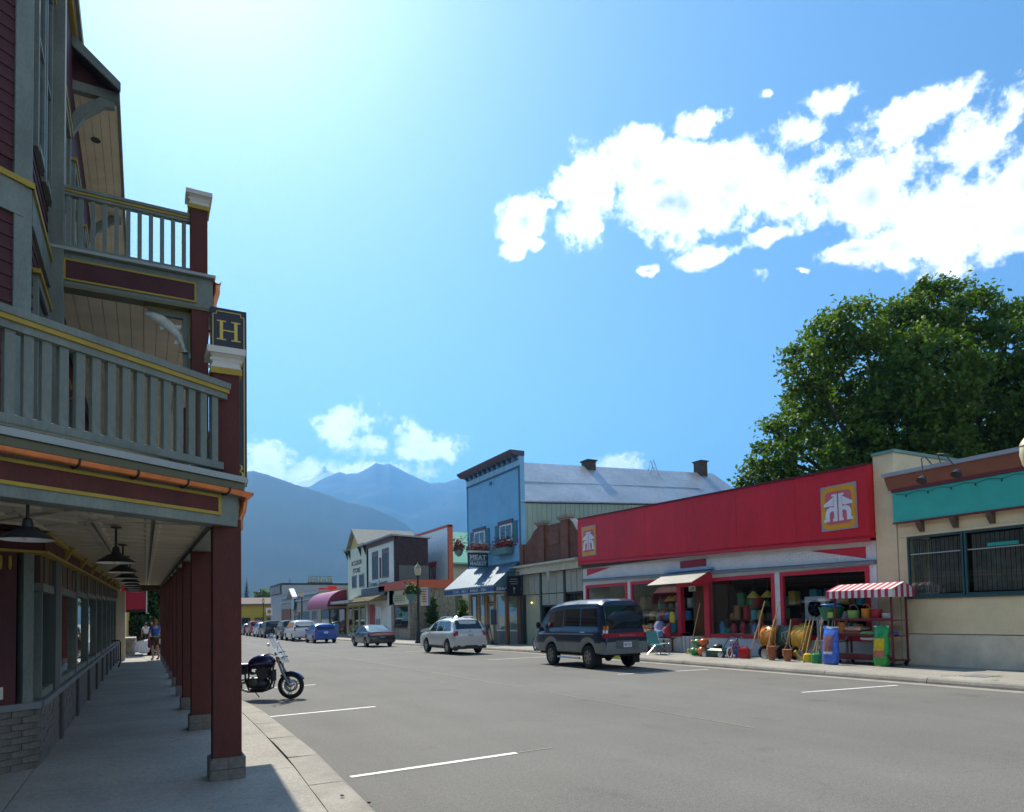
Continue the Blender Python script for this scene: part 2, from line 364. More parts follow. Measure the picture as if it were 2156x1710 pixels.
# left pavement slabs
pav = tag(obj('pavement', strip(-14, .9, [-6] + YB[2:12], SW - .02), M['mortar']), 'concrete pavement running under the hotel arcade', None, kind='structure')
ys = [-6, -3, 0] + [2.4 * k + 2.4 for k in range(0, 26)]
for i, (a, b) in enumerate(zip(ys, ys[1:])):
    mb = MB(); g_ = .005
    for x0, x1f in ((-6.0, lambda y: -1.0), (-.99, lambda y: kl(y) - .38)):
        P = [(x0, a + g_, gz(a) + SW), (x1f(a), a + g_, gz(a) + SW), (x1f(b), b - g_, gz(b) + SW), (x0, b - g_, gz(b) + SW)]
        mb.prism([(p[0], p[1], p[2] - .05) for p in P], (0, 0, .05))
    obj('slab', mb, M['conc'], pav)
yk = [-6 + 1.37 * k for k in range(0, 26)] + [30 + 8 * k for k in range(12)]
for a, b in zip(yk, yk[1:]):
    n = 4 if b - a < 3 else 2; rings = []
    for k in range(n + 1):
        y = a + .006 + (b - a - .012) * k / n; x = kl(y); z = gz(y); j = random.uniform(-.006, .006)
        rings.append([(x + .02, y, z - .06), (x + .01, y, z + .05), (x - .03, y, z + SW - .025), (x - .07, y, z + SW + .002), (x - .375, y, z + SW + .004 + j), (x - .375, y, z - .06)])
    obj('kerb_stone', MB().loft(rings), M['kerb'], pav)
# right pavement
pavr = tag(obj('pavement', strip(14.45, 17.9, [-6] + YB[2:13], SW - .02), M['mortar']), 'concrete pavement in front of the shops across the street', None, kind='structure')
ys = [-6 + 1.83 * k for k in range(0, 46)]
for a, b in zip(ys, ys[1:]):
    for x0, x1 in ((14.5, 16.0), (16.01, 17.85)):
        P = [(x0, a + .006, gz(a) + SW), (x1, a + .006, gz(a) + SW), (x1, b - .006, gz(b) + SW), (x0, b - .006, gz(b) + SW)]
        obj('slab', MB().prism([(p[0], p[1], p[2] - .05) for p in P], (0, 0, .05)), M['conc'], pavr)
obj('slab', strip(14.5, 17.85, [ys[-1], 100, 160], SW), M['conc'], pavr)
for a in [-6 + 2.44 * k for k in range(0, 34)]:
    b = a + 2.44; rings = []
    for y in (a + .008, (a + b) / 2, b - .008):
        z = gz(y); rings.append([(14.27, y, z - .06), (14.285, y, z + .05), (14.31, y, z + SW - .02), (14.35, y, z + SW + .004), (14.495, y, z + SW + .006), (14.495, y, z - .06)])
    obj('kerb_stone', MB().loft(rings), M['kerb'], pavr)
obj('kerb_stone', MB().loft([[(14.27, y, gz(y) - .06), (14.31, y, gz(y) + SW), (14.495, y, gz(y) + SW), (14.495, y, gz(y) - .06)] for y in (76.96, 80, 160)]), M['kerb'], pavr)
obj('gutter', strip(13.93, 14.3, [-6] + YB[2:13], .005), M['kerb'], road)
# painted lines, worn at the ends
def line(p, q, w, m, name='painted_line'):
    p, q = Vector((*p, 0)), Vector((*q, 0)); d = (q - p).normalized(); n = Vector((-d.y, d.x, 0)) * w / 2; k = max(2, int((q - p).length / .4)); L, R = [], []
    for i in range(k + 1):
        c = p + (q - p) * i / k; e = 1 + random.uniform(-.12, .12); z = Vector((0, 0, gz(c.y) + .0045))
        L.append(c + n * e + z); R.append(c - n * e + z)
    mb = MB()
    for i in range(k): mb.poly([L[i], L[i + 1], R[i + 1], R[i]])
    return obj(name, mb, m, road)
for p, q in [((1.83, 6.97), (3.80, 7.10)), ((1.78, 11.98), (3.66, 12.18)), ((1.7, 17.0), (3.66, 17.1)), ((1.3, 22.2), (3.6, 22.25)), ((1.3, 27.3), (3.6, 27.35))]:
    line(p, q, .085, M['paint'])
line((3.84, 7.105), (4.3, 7.14), .03, M['ypaint'])
for p, q in [((11.13, 9.14), (13.6, 8.83)), ((10.83, 14.58), (13.6, 14.2)), ((10.9, 22.4), (13.7, 22.3)), ((10.95, 31.5), (13.7, 31.4))]:
    line(p, q, .075, M['paint'])
line((7.31, 6.8), (7.3, 14.3), .03, M['ypaint']); line((7.3, 14.3), (7.2, 40), .045, M['ypaint']); line((7.2, 40), (7.2, 140), .08, M['ypaint'])
# fallen petals on the near kerb
for x, y, lb_ in [(1.44, 5.75, 'small red petal lying on top of the near kerb'), (1.64, 5.96, 'small red petal in the gutter, the farther of two'), (1.69, 5.84, 'small red petal in the gutter, the nearer of two')]:
    mb = MB(); z = gz(y) + (SW + .012 if x < kl(y) - .02 else .02)
    for k in range(4):
        a = random.uniform(0, 6.28); mb.poly([(x + .018 * math.cos(a + t) * (1 + k * .1), y + .018 * math.sin(a + t), z + .004 * k + .008 * (t % 2)) for t in (0, 1.2, 2.6, 4.2)])
    tag(obj('petal', mb, mat('red_petal', (.2, .03, .04), .6)), lb_, 'petal', 'petals on the kerb')
# ------------------------------------------------------------------ hotel on the corner, with arcade and balconies
hotel = thing('hotel', 'burgundy and grey-green hotel with balconies and a covered arcade on the corner', 'hotel', (-1, 8.7, SW), world=True)
CD = Vector((-.819, -.574, 0)); CN = Vector((.574, -.819, 0)); P0 = Vector((.77, 6.99, 0)); UP = Vector((0, 0, 1))
def ch(s, d, z): return P0 + CD * s - CN * d + UP * z          # along the angled corner front
LC = 7.0
def cbox(mb, s0, s1, d0, d1, z0, z1):
    return mb.obox(ch((s0 + s1) / 2, (d0 + d1) / 2, (z0 + z1) / 2), CD * (s1 - s0) / 2, CN * (d1 - d0) / 2, UP * (z1 - z0) / 2)
def zc(y): return 2.56 + .0236 * max(0, y - 7.6)                # arcade ceiling rises a little against the street
# posts of the arcade
PY_ = [7.12, 10.5, 13.0, 15.45, 17.75, 20.15, 22.55, 24.95, 27.3, 29.7, 32.0]
brk = MB().box((-.072, -.145, 0), (.072, .145, .098))
bm_a = mesh_of('brick', MB().box((-.071, -.02, 0), (.071, .02, .094)), M['stone'])
bm_b = mesh_of('brick', MB().box((-.02, -.071, 0), (.02, .071, .094)), M['stone'])
for i, y in enumerate(PY_):
    z0 = gz(y) + SW; x = .685; top = zc(y) + .0
    p = obj('post', MB().box((x - .125, y - .125, z0 + .2), (x + .125, y + .125, top)), M['burg'], hotel, bevel=.006 if i < 3 else 0)
    obj('post_base', MB().box((x - .135, y - .135, z0 - .03), (x + .135, y + .135, z0 + .205)), M['mortar'], p)
    if i < 3:
        for r in range(2):
            for k in (-1, 1):
                for s_ in (-1, 1):
                    link('brick', bm_a, p, (x + k * .073 * (1 if r else .98), y + s_ * .137, z0 + .004 + r * .1))
                    link('brick', bm_b, p, (x + s_ * .137, y + k * .073, z0 + .004 + r * .1))
    # corner bracket under the beam
    obj('post_bracket', MB().prism([(x - .03, y + .125, top - .02), (x - .03, y + .42, top - .02), (x - .03, y + .30, top - .09), (x - .03, y + .2, top - .2), (x - .03, y + .125, top - .32)], (.06, 0, 0)), M['ggrey'], p)
# beams and fascia
YE = 33.0
def along(mb, x0, x1, z0, z1, a=7.1, b=YE, n=5):     # box along the street following the ceiling slope
    R = []
    for k in range(n + 1):
        y = a + (b - a) * k / n; dz = zc(y) - 2.56
        R.append([(x0, y, z0 + dz), (x1, y, z0 + dz), (x1, y, z1 + dz), (x0, y, z1 + dz)])
    return mb.loft(R)
fas = obj('fascia', cbox(along(MB(), .56, .80, 2.49, 2.83), -.02, LC, .0, .22, 2.49, 2.835), M['ggrey'], hotel, bevel=.005)
obj('fascia_panel', along(cbox(MB(), .22, LC, -.008, .02, 2.607, 2.738), .79, .812, 2.607, 2.738, 7.5), M['burg'], fas)
yt = MB()
for a, b in ((2.578, 2.606), (2.739, 2.765)): cbox(yt, .19, LC, -.014, .02, a, b)
cbox(yt, .19, .219, -.0135, .02, 2.6065, 2.7385); along(yt, .79, .817, 2.58, 2.606, 7.5); along(yt, .79, .817, 2.739, 2.765, 7.5)
obj('trim', yt, M['yel'], fas)
obj('molding', along(cbox(MB(), -.05, LC, -.05, .2, 2.84, 2.905), .58, .85, 2.84, 2.905), mat('olive_molding', (.13, .125, .07), .6), fas)
obj('deck_edge', along(cbox(MB(), -.07, LC, -.075, .2, 2.91, 2.965), .58, .87, 2.91, 2.965), mat('pale_grey_edge', (.30, .33, .32), .5), fas)
# copper gutter with brackets
def half_pipe(path, r, n=7):
    mb = MB(); rings = []
    for p, side in path:
        ring = [Vector(p) + side * (r * math.cos(t)) + UP * (r * math.sin(t)) for t in [math.pi + math.pi * k / n for k in range(n + 1)]]
        ring += [Vector(p) + side * ((r - .008) * math.cos(t)) + UP * ((r - .008) * math.sin(t)) for t in [2 * math.pi - math.pi * k / n for k in range(n + 1)]]
        rings.append(ring)
    return mb.loft(rings)
gut = obj('gutter', half_pipe([(ch(LC, -.075, 2.82), CN), (ch(.02, -.075, 2.82), CN), (ch(-.09, -.06, 2.82), (CN + Vector((1, 0, 0))).normalized() * 1.15), (Vector((.875, 7.25, 2.82)), Vector((1, 0, 0))), (Vector((.875, 32.9, 3.36)), Vector((1, 0, 0)))], .045), M['copper'], hotel, smooth=True)
for s_ in [.18, .62, 1.08, 1.55, 2.1, 2.7]:
    obj('gutter_bracket', MB().tube([ch(s_, .0, 2.80), ch(s_, -.03, 2.765), ch(s_, -.075, 2.768), ch(s_, -.115, 2.79), ch(s_, -.125, 2.83)], .009, 6), M['darkm'], gut)
obj('downspout', MB().tube([(.87, 7.3, 2.79), (.86, 7.3, 2.7), (.83, 7.32, 2.62), (.83, 7.32, 2.5)], .035, 8), M['copper'], gut, smooth=True)
# arcade ceiling of pressed tin tiles
tile = mesh_of('tile', MB().loft([[(-.244, -.272, .025), (.244, -.272, .025), (.244, .272, .025), (-.244, .272, .025)], [(-.244, -.272, .0), (.244, -.272, 0), (.244, .272, 0), (-.244, .272, 0)], [(-.205, -.235, .0), (.205, -.235, 0), (.205, .235, 0), (-.205, .235, 0)], [(-.18, -.21, .018), (.18, -.21, .018), (.18, .21, .018), (-.18, .21, .018)]]), M['tin'])
cl = obj('ceiling', along(MB(), -1.05, .57, 2.585, 2.61, 7.0), mat('tin_backing', (.26, .23, .17), .7), hotel)
for k in range(44):
    y = 7.25 + .585 * k
    for j in range(3):
        o = link('tile', tile, cl, (-.72 + .525 * j, y, zc(y) + .0)); o.rotation_euler[0] = .0236
obj('ceiling_board', MB().prism([ch(-.0, .22, 2.57), ch(LC, .22, 2.57), ch(LC, 2.3, 2.57), (-1.0, 8.0, 2.57), (-1.0, 6.9, 2.57), (.5, 6.9, 2.57)], (0, 0, .02)), M['tin'], hotel)
for i in range(7):
    for j in range(3):
        o = link('tile', tile, cl, ch(.9 + .62 * i, .55 + .55 * j, 2.555)); o.rotation_euler[2] = math.atan2(CD.y, CD.x)
# balcony deck, two railings with separate balusters
obj('deck', along(MB().prism([ch(-.05, .0, 2.905), ch(LC, .0, 2.905), ch(LC, 2.5, 2.905), (-1.1, 8.6, 2.905), (.6, 8.6, 2.905)], (0, 0, .05)), -1.1, .84, 2.905, 2.96, 8.0), M['ggrey'], hotel)
rail = obj('railing', cbox(cbox(MB(), .12, LC, .03, .12, 3.02, 3.09), .06, LC, .0, .14, 3.795, 3.855), M['ggrey'], hotel, bevel=.006)
obj('railing_trim', cbox(MB(), .07, LC, .012, .13, 3.757, 3.794), M['yel'], rail)
obj('under_rail', cbox(MB(), .08, LC, .03, .115, 3.70, 3.756), M['ggrey'], rail)
bal = mesh_of('baluster', MB().obox((0, 0, .305), CD * .034, CN * .022, UP * .305), M['ggrey'])
for k in range(34): link('baluster', bal, rail, ch(.20 + .1245 * k, .075, 3.09))
rail2 = obj('railing', MB().box((.69, 7.28, 3.02), (.77, 10.35, 3.09)).box((.665, 7.28, 3.795), (.795, 10.35, 3.855)).box((.69, 7.28, 3.70), (.77, 10.35, 3.756)), M['ggrey'], hotel)
obj('railing_trim', MB().box((.675, 7.28, 3.757), (.785, 10.35, 3.794)), M['yel'], rail2)
bal2 = mesh_of('baluster', MB().box((-.022, -.034, 0), (.022, .034, .61)), M['ggrey'])
for k in range(24): link('baluster', bal2, rail2, (.73, 7.4 + .1245 * k, 3.09))
def capital(parent, x, y, z, w=.34):
    mb = MB(); mb.box((x - w / 2, y - w / 2, z + .16), (x + w / 2, y + w / 2, z + .22)); h = w / 2 - .02
    mb.loft([[(x - a, y - a, zz), (x + a, y - a, zz), (x + a, y + a, zz), (x - a, y + a, zz)] for a, zz in ((.135, z), (.135, z + .03), (h - .03, z + .07), (h - .03, z + .13), (h, z + .16))])
    for k in range(9):
        for sgn in (-1, 1): mb.box((x - .13 + k * .0325 - .011, y + sgn * (h - .03) - .006, z + .095), (x - .13 + k * .0325 + .011, y + sgn * (h - .03) + .006, z + .125))
    obj('capital', mb, M['capst'], parent)
    obj('capital_band', MB().box((x - .14, y - .14, z - .03), (x + .14, y + .14, z + .028)), M['yel'], parent)
nw = obj('newel', MB().box((.56, 6.995, 2.95), (.80, 7.235, 3.99)), M['burg'], hotel, bevel=.006); capital(nw, .68, 7.115, 3.98)
col2 = obj('column', MB().box((.56, 10.40, 2.95), (.78, 10.62, 5.98)), M['burg'], hotel, bevel=.006)
for y in (15.4, 20.2, 25.0): obj('column', MB().box((.56, y, 2.95), (.78, y + .22, 5.98)), M['burg'], hotel)
# upper balcony
YU = 10.42
uf = obj('fascia', MB().box((-1.1, YU, 5.98), (.84, YU + .16, 6.43)).box((.68, YU + .16, 5.98), (.84, 25.2, 6.43)), M['ggrey'], hotel, bevel=.005)
obj('fascia_panel', MB().box((-.92, YU - .012, 6.085), (.60, YU + .01, 6.32)), M['burgd'], uf)
yt = MB()
for a, b in ((6.06, 6.0845), (6.3205, 6.345)): yt.box((-.945, YU - .02, a), (.625, YU + .01, b))
for a in (-.945, .6005): yt.box((a, YU - .0195, 6.085), (a + .0245, YU + .01, 6.32))
obj('trim', yt, M['yel'], uf)
obj('deck_edge', MB().box((-1.12, YU - .07, 6.435), (.87, YU + .2, 6.475)).box((.7, YU + .2, 6.435), (.87, 25.2, 6.475)), MATS['pale_grey_edge'], uf)
obj('molding', MB().box((-1.12, YU - .035, 5.955), (.86, YU + .17, 6.0)), MATS['olive_molding'], uf)
obj('deck', MB().box((-1.1, YU + .1, 6.02), (.72, 25.1, 6.43)), M['ggrey'], hotel)
obj('gutter', half_pipe([(Vector((.90, YU - .05, 6.42)), Vector((1, 0, 0))), (Vector((.90, 25, 6.42)), Vector((1, 0, 0)))], .05), M['copper'], hotel, smooth=True)
obj('downspout', MB().tube([(.90, YU + .02, 6.39), (.90, YU + .02, 6.27), (.86, YU + .05, 6.12), (.85, YU + .06, 6.0)], .035, 8), M['copper'], hotel, smooth=True)
for k in range(11):
    x = -1.02 + .166 * k
    obj('plank', MB().box((x, YU + .17, 5.965 + .002 * (k % 2)), (x + .16, 24.9, 5.99)), M['beige'], hotel)
r3 = obj('railing', MB().box((-1.02, YU + .05, 6.505), (.56, YU + .12, 6.565)).box((-1.04, YU + .02, 7.30), (.57, YU + .15, 7.345)).box((-1.03, YU + .045, 7.225), (.565, YU + .125, 7.268)), M['ggrey'], hotel, bevel=.005)
obj('railing_trim', MB().box((-1.03, YU + .035, 7.269), (.565, YU + .135, 7.299)), M['yel'], r3)
b3 = mesh_of('baluster', MB().box((-.027, -.02, 0), (.027, .02, .66)), M['ggrey'])
for k in range(11): link('baluster', b3, r3, (.47 - .137 * k, YU + .085, 6.565))
r4 = obj('railing', MB().box((.66, YU + .25, 6.505), (.72, 24.8, 6.565)).box((.63, YU + .25, 7.30), (.75, 24.8, 7.345)), M['ggrey'], hotel)
b4 = mesh_of('baluster', MB().box((-.02, -.027, 0), (.02, .027, .735)), M['ggrey'])
for k in range(40): link('baluster', b4, r4, (.69, YU + .4 + .137 * k, 6.565))
nw2 = obj('newel', MB().box((.55, YU - .02, 6.475), (.77, YU + .2, 7.44)), M['burg'], hotel, bevel=.006); capital(nw2, .66, YU + .09, 7.43)
# carved fish under the upper balcony, in its bracket frame
fr = obj('bracket_frame', MB().box((.02, YU + .12, 5.86), (.56, YU + .2, 5.955)).box((.46, YU + .12, 4.95), (.555, YU + .2, 5.859)), M['ggrey'], hotel)
obj('trim', MB().box((.0, YU + .115, 5.93), (.56, YU + .15, 5.953)).box((.535, YU + .115, 4.95), (.557, YU + .15, 5.929)), M['yel'], fr)
fp = []
for t, r in ((0, .012), (.06, .045), (.15, .062), (.3, .075), (.5, .07), (.7, .05), (.85, .032), (.93, .03), (1, .06)):
    a = t * 1.45; fp.append((Vector((-.02 + .5 * math.sin(a), YU + .09, 5.82 - .52 * (1 - math.cos(a)))), r))
rings = []
for i, (p, r) in enumerate(fp):
    d = (fp[min(i + 1, len(fp) - 1)][0] - fp[max(i - 1, 0)][0]).normalized(); nn = Vector((-d.z, 0, d.x))
    rings.append([p + nn * (r * math.cos(u)) + Vector((0, 1, 0)) * (min(r, .05) * .6 * math.sin(u)) for u in [2 * math.pi * k / 10 for k in range(10)]])
fish = obj('fish_ornament', MB().loft(rings), mat('fish_silver', (.42, .42, .36), .35, var=.35, scale=7, fine=.2), hotel, smooth=True)
fins = MB()
for i, s_ in ((4, 1), (5, -1), (3, -1), (8, 1)):
    p, r = fp[i]; d = (fp[min(i + 1, 8)][0] - fp[i - 1][0]).normalized(); nn = Vector((-d.z, 0, d.x)) * s_
    fins.prism([p + nn * r * .8, p + nn * (r + .06) + d * .06, p + nn * r * .8 + d * .09], (0, .012, 0))
obj('fin', fins, MATS['fish_silver'], fish)
# hotel body walls with separate siding boards
wall = obj('wall', MB().prism([(-1.13, 8.72, 2.9), (-1.13, 33, 2.9), (-9, 33, 2.9), (-9, 3.2, 2.9)], (0, 0, 9.2)).prism([(-3.3, 8.72, SW - .05), (-3.3, 33, -.2), (-9, 33, SW), (-9, 3.15, SW), (-3.3, 7.2, SW)], (0, 0, 2.75)).prism([(-1.13, 8.72, 2.58), (-1.13, 33, 2.58), (-9, 33, 2.58), (-9, 3.2, 2.58)], (0, 0, .3)), M['burgd'], hotel)
pl_c = mesh_of('plank', MB().prism([(0, 0, 0), CN * .022, CN * .010 + UP * .138, UP * .138], CD * 3.2), M['burgd'])
pl_s = mesh_of('plank', MB().prism([(0, 0, 0), (.022, 0, 0), (.010, 0, .138), (0, 0, .138)], (0, 1.72, 0)), M['burgd'])
A0 = Vector((-1.13, 8.72, 0))
for k in range(62):
    z = 3.0 + .139 * k
    if 5.82 < z < 6.36: continue
    link('plank', pl_c, wall, A0 + CN * .001 + CD * .10 + UP * z)
    link('plank', pl_s, wall, A0 + Vector((.001, .12, z)))
cb = MB(); cb.obox(A0 + CD * .05 + CN * .02 + UP * 7.4, CD * .085, CN * .022, UP * 4.6); cb.box((-1.13, 8.70, 2.8), (-1.092, 8.86, 12))
obj('corner_board', cb, M['ggrey'], hotel)
bc = MB(); bc.obox(A0 + CD * 1.7 + CN * .02 + UP * 6.07, CD * 1.65, CN * .03, UP * .17); bc.box((-1.13, 8.80, 5.9), (-1.078, 10.42, 6.24)); obj('belt_course', bc, M['ggrey'], hotel)
bc = MB(); bc.obox(A0 + CD * 1.65 + CN * .025 + UP * 6.275, CD * 1.70, CN * .05, UP * .032); bc.box((-1.13, 8.68, 6.243), (-1.055, 10.42, 6.307)); obj('trim', bc, M['yel'], hotel)
def win_side(y0, y1, z0, z1, x=-1.115, name='window'):
    w = obj(name, MB().box((x - .03, y0, z0), (x + .055, y0 + .09, z1)).box((x - .03, y1 - .09, z0), (x + .055, y1, z1)).box((x - .03, y0 + .09, z1 - .1), (x + .06, y1 - .09, z1)).box((x - .03, y0 + .09, z0), (x + .07, y1 - .09, z0 + .08)).box((x - .03, y0 + .09, (z0 + z1) / 2 - .025), (x + .05, y1 - .09, (z0 + z1) / 2 + .025)), M['ggrey'], hotel)
    obj('trim', MB().box((x, y0 - .05, z1 + .001), (x + .085, y1 + .05, z1 + .05)), M['yel'], w)
    for a, b in ((z0 + .08, (z0 + z1) / 2 - .025), ((z0 + z1) / 2 + .025, z1 - .1)): obj('pane', MB().box((x + .0, y0 + .09, a), (x + .03, y1 - .09, b)), M['cglass'], w)
win_side(8.98, 9.58, 6.9, 9.6); win_side(9.68, 10.25, 6.9, 9.6); win_side(9.1, 10.1, 3.6, 5.5)
for y in (11.6, 13.4, 15.6, 18, 21): win_side(y, y + 1.1, 3.3, 5.3); win_side(y, y + 1.1, 6.9, 9.4)
# chamfer side window far left of the balcony
w = obj('window', MB().obox(A0 + CD * 2.6 + CN * .03 + UP * 4.5, CD * .6, CN * .04, UP * .9), M['ggrey'], hotel); obj('pane', MB().obox(A0 + CD * 2.6 + CN * .075 + UP * 4.5, CD * .5, CN * .01, UP * .8), M['cglass'], w)
obj('pipe', MB().tube([A0 + CD * .4 + CN * .05 + UP * 5.62, A0 + CD * .75 + CN * .06 + UP * 5.66], .02), M['darkm'], hotel)
obj('corner_post', MB().box((-1.12, 10.36, 2.95), (-.94, 10.54, 10.0)), M['ggrey'], hotel, bevel=.005)
# gable roof over the top balcony with bracket and boarded soffit
ZA, YA = 10.9, 13.7
ra = obj('roof', MB().prism([(-1.36, YA - .24, ZA + .84), (-.42, YA - .24, ZA + .07), (-.42, YA - .24, ZA + .17), (-1.36, YA - .24, ZA + .98)], (0, 13, 0)), mat('roof_shingle', (.10, .09, .10), .8, var=.2), hotel)
obj('gable', MB().box((-1.34, YA, ZA + .02), (-.52, YA + .06, ZA + .15)).prism([(-1.34, YA + .01, ZA + .15), (-.62, YA + .01, ZA + .15), (-1.34, YA + .01, ZA + .72)], (0, .05, 0)), M['burgd'], ra)
obj('rake_board', MB().prism([(-1.36, YA - .26, ZA + .74), (-.40, YA - .26, ZA + .0), (-.40, YA - .26, ZA + .15), (-1.36, YA - .26, ZA + .97)], (0, .05, 0)).box((-1.36, YA - .04, ZA - .06), (-.45, YA + .09, ZA + .10)), M['ggrey'], ra)
obj('eave_board', MB().box((-.47, YA - .05, ZA - .02), (-.42, YA + 12.7, ZA + .12)), M['ggrey'], ra)
for k in range(6):
    x = -1.33 + .145 * k; obj('plank', MB().box((x, YA + .1, ZA - .01 + .002 * (k % 2)), (x + .139, YA + 12.6, ZA + .015)), M['beige'], ra)
for y in (YA + 1.35, YA + 6): obj('downlight', MB().lathe([(.085, -.012), (.075, -.02), (.07, 0)], (-.86, y, ZA - .005), 16), M['darkm'], ra)
br = [(-1.34, ZA - 1.2), (-1.22, ZA - 1.18), (-1.12, ZA - .84), (-.95, ZA - .5), (-.66, ZA - .22), (-.5, ZA - .18), (-.5, ZA - .06), (-.72, ZA - .06), (-1.06, ZA - .36), (-1.24, ZA - .72), (-1.34, ZA - .84)]
obj('bracket', MB().prism([(a, YA - .03, b) for a, b in br], (0, .10, 0)).box((-1.36, YA - .05, ZA - 1.5), (-1.24, YA + .09, ZA - .02)), M['ggrey'], ra)
obj('bracket', MB().prism([(a, YA + 3.97, b) for a, b in br], (0, .10, 0)), M['ggrey'], ra)
for z, x0, x1 in ((11.72, -1.6, -1.0),):
    rb = obj('roof', MB().prism([(x0, 8.2, z + .03), (x1, 8.2, z + .03), (x1, 8.2, z + .2), (x0 - 3, 8.2, z + 2.6), (x0 - 3, 8.2, z + 2.4)], (0, 24, 0)), MATS['roof_shingle'], hotel)
    obj('eave_board', MB().box((x1 - .03, 8.2, z - .02), (x1 + .02, 32, z + .16)), M['ggrey'], rb)
    obj('soffit', MB().box((x0, 8.2, z), (x1 - .032, 32, z + .028)), M['beige'], rb)
    obj('trim', MB().box((-1.13, 8.9, z - .07), (-1.07, 32, z - .001)), M['yel'], rb)
# ---- shop windows along the arcade
XS = -.98
sill = obj('sill', MB().box((XS - .12, 8.75, .735), (XS + .05, 32.8, .80)), mat('slate_sill', (.16, .17, .18), .6), hotel)
bulk = obj('bulkhead', MB().box((XS - .15, 8.68, -.3), (XS - .022, 32.9, .735)), M['mortar'], hotel)
bk = mesh_of('brick', MB().box((-.02, -.098, 0), (.02, .098, .062)), M['stone']); bkc = mesh_of('brick', MB().obox((0, 0, .031), CD * .098, CN * .02, UP * .031), M['stone'])
rest = MB()
for r in range(9):
    z = SW + .005 + r * .0675
    for k in range(120):
        y = 8.78 + k * .203 + (.1 if r % 2 else 0)
        if y > 32.7: break
        if k < 22: link('brick', bk, bulk, (XS - .012 + random.uniform(-.004, .006), y, z))
        else: rest.box((XS - .03, y - .098, z), (XS + .008, y + .098, z + .062))
    for k in range(3):
        link('brick', bkc, bulk, Vector((XS - .05, 8.66, 0)) + CD * (.10 + k * .203 - (.1 if r % 2 else 0)) + CN * random.uniform(-.004, .006) + UP * z)
stuff(obj('bricks', rest, M['stone'], bulk))
obj('bulkhead', MB().obox(Vector((XS - .06, 8.70, .40)) + CD * .35 - CN * .08, CD * .35, CN * .07, UP * .33), M['mortar'], hotel)
obj('sill', MB().obox(Vector((XS - .04, 8.68, .765)) + CD * .35, CD * .40, CN * .06, UP * .034), MATS['slate_sill'], hotel)
YP = [10.75, 13.2, 15.7, 18.2, 20.6, 23, 25.4, 27.8, 30.2, 32.7]
for y in YP:
    obj('pilaster', MB().box((XS - .05, y - .11, -.2), (XS + .045, y + .11, .734)), mat('dark_pilaster', (.09, .08, .075), .8, var=.2), hotel)
    obj('mullion', MB().box((XS - .10, y - .09, .801), (XS + .01, y + .09, 2.55 + .0236 * (y - 8))), M['ggrey'], hotel)
obj('mullion', MB().box((XS - .10, 10.05, .802), (XS + .02, 10.62, 2.58)), mat('dark_grey_green', (.085, .10, .09), .6), hotel)
y0s = [8.95] + YP
for a, b in zip(y0s, y0s[1:]):
    dz = .0236 * (a - 8); w = obj('window', MB().box((XS - .09, a + .09, 1.94 + dz), (XS + .0, b - .09, 2.03 + dz)).box((XS - .09, a + .09, .801), (XS - .005, b - .09, .88)).box((XS - .08, a + .09, .881), (XS - .01, a + .14, 1.93 + dz)), M['ggrey'], hotel)
    obj('pane', MB().box((XS - .06, a + .14, .88), (XS - .05, b - .09, 1.94 + dz)), GLH, w)
    n = 6
    for k in range(n):
        yy = a + .1 + (b - a - .2) * k / n
        obj('transom_panel', MB().box((XS - .08, yy + .012, 2.03 + dz), (XS - .03 + .01 * (k % 2), yy + (b - a - .2) / n - .012, 2.36 + dz)), mat('brown_panel', (.10, .065, .04), .6, var=.2), w)
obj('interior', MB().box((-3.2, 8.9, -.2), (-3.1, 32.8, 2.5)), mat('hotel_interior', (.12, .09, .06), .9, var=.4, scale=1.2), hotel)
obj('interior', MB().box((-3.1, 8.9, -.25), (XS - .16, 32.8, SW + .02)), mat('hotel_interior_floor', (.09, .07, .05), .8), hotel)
def slope_strip(x0, x1, z0, z1, a, b): return MB().loft([[(x0, y, z0 + dz), (x1, y, z0 + dz), (x1, y, z1 + dz), (x0, y, z1 + dz)] for y in (a, (a + b) / 2, b) for dz in [.0236 * (y - 8)]])
obj('cornice', slope_strip(XS - .1, XS + .05, 2.36, 2.545, 8.7, 32.9), M['burgd'], hotel)
obj('trim', slope_strip(XS - .1, XS + .07, 2.33, 2.358, 8.7, 32.9), M['yel'], hotel)
obj('trim', slope_strip(XS - .1, XS + .10, 2.50, 2.549, 8.7, 32.9), M['yel'], hotel)
for y in YP: obj('cornice_bracket', MB().prism([(XS, y - .06, 2.37 + .0236 * (y - 8)), (XS + .07, y - .06, 2.37 + .0236 * (y - 8)), (XS + .16, y - .06, 2.54 + .0236 * (y - 8)), (XS, y - .06, 2.54 + .0236 * (y - 8))], (0, .12, 0)), M['yel'], hotel)
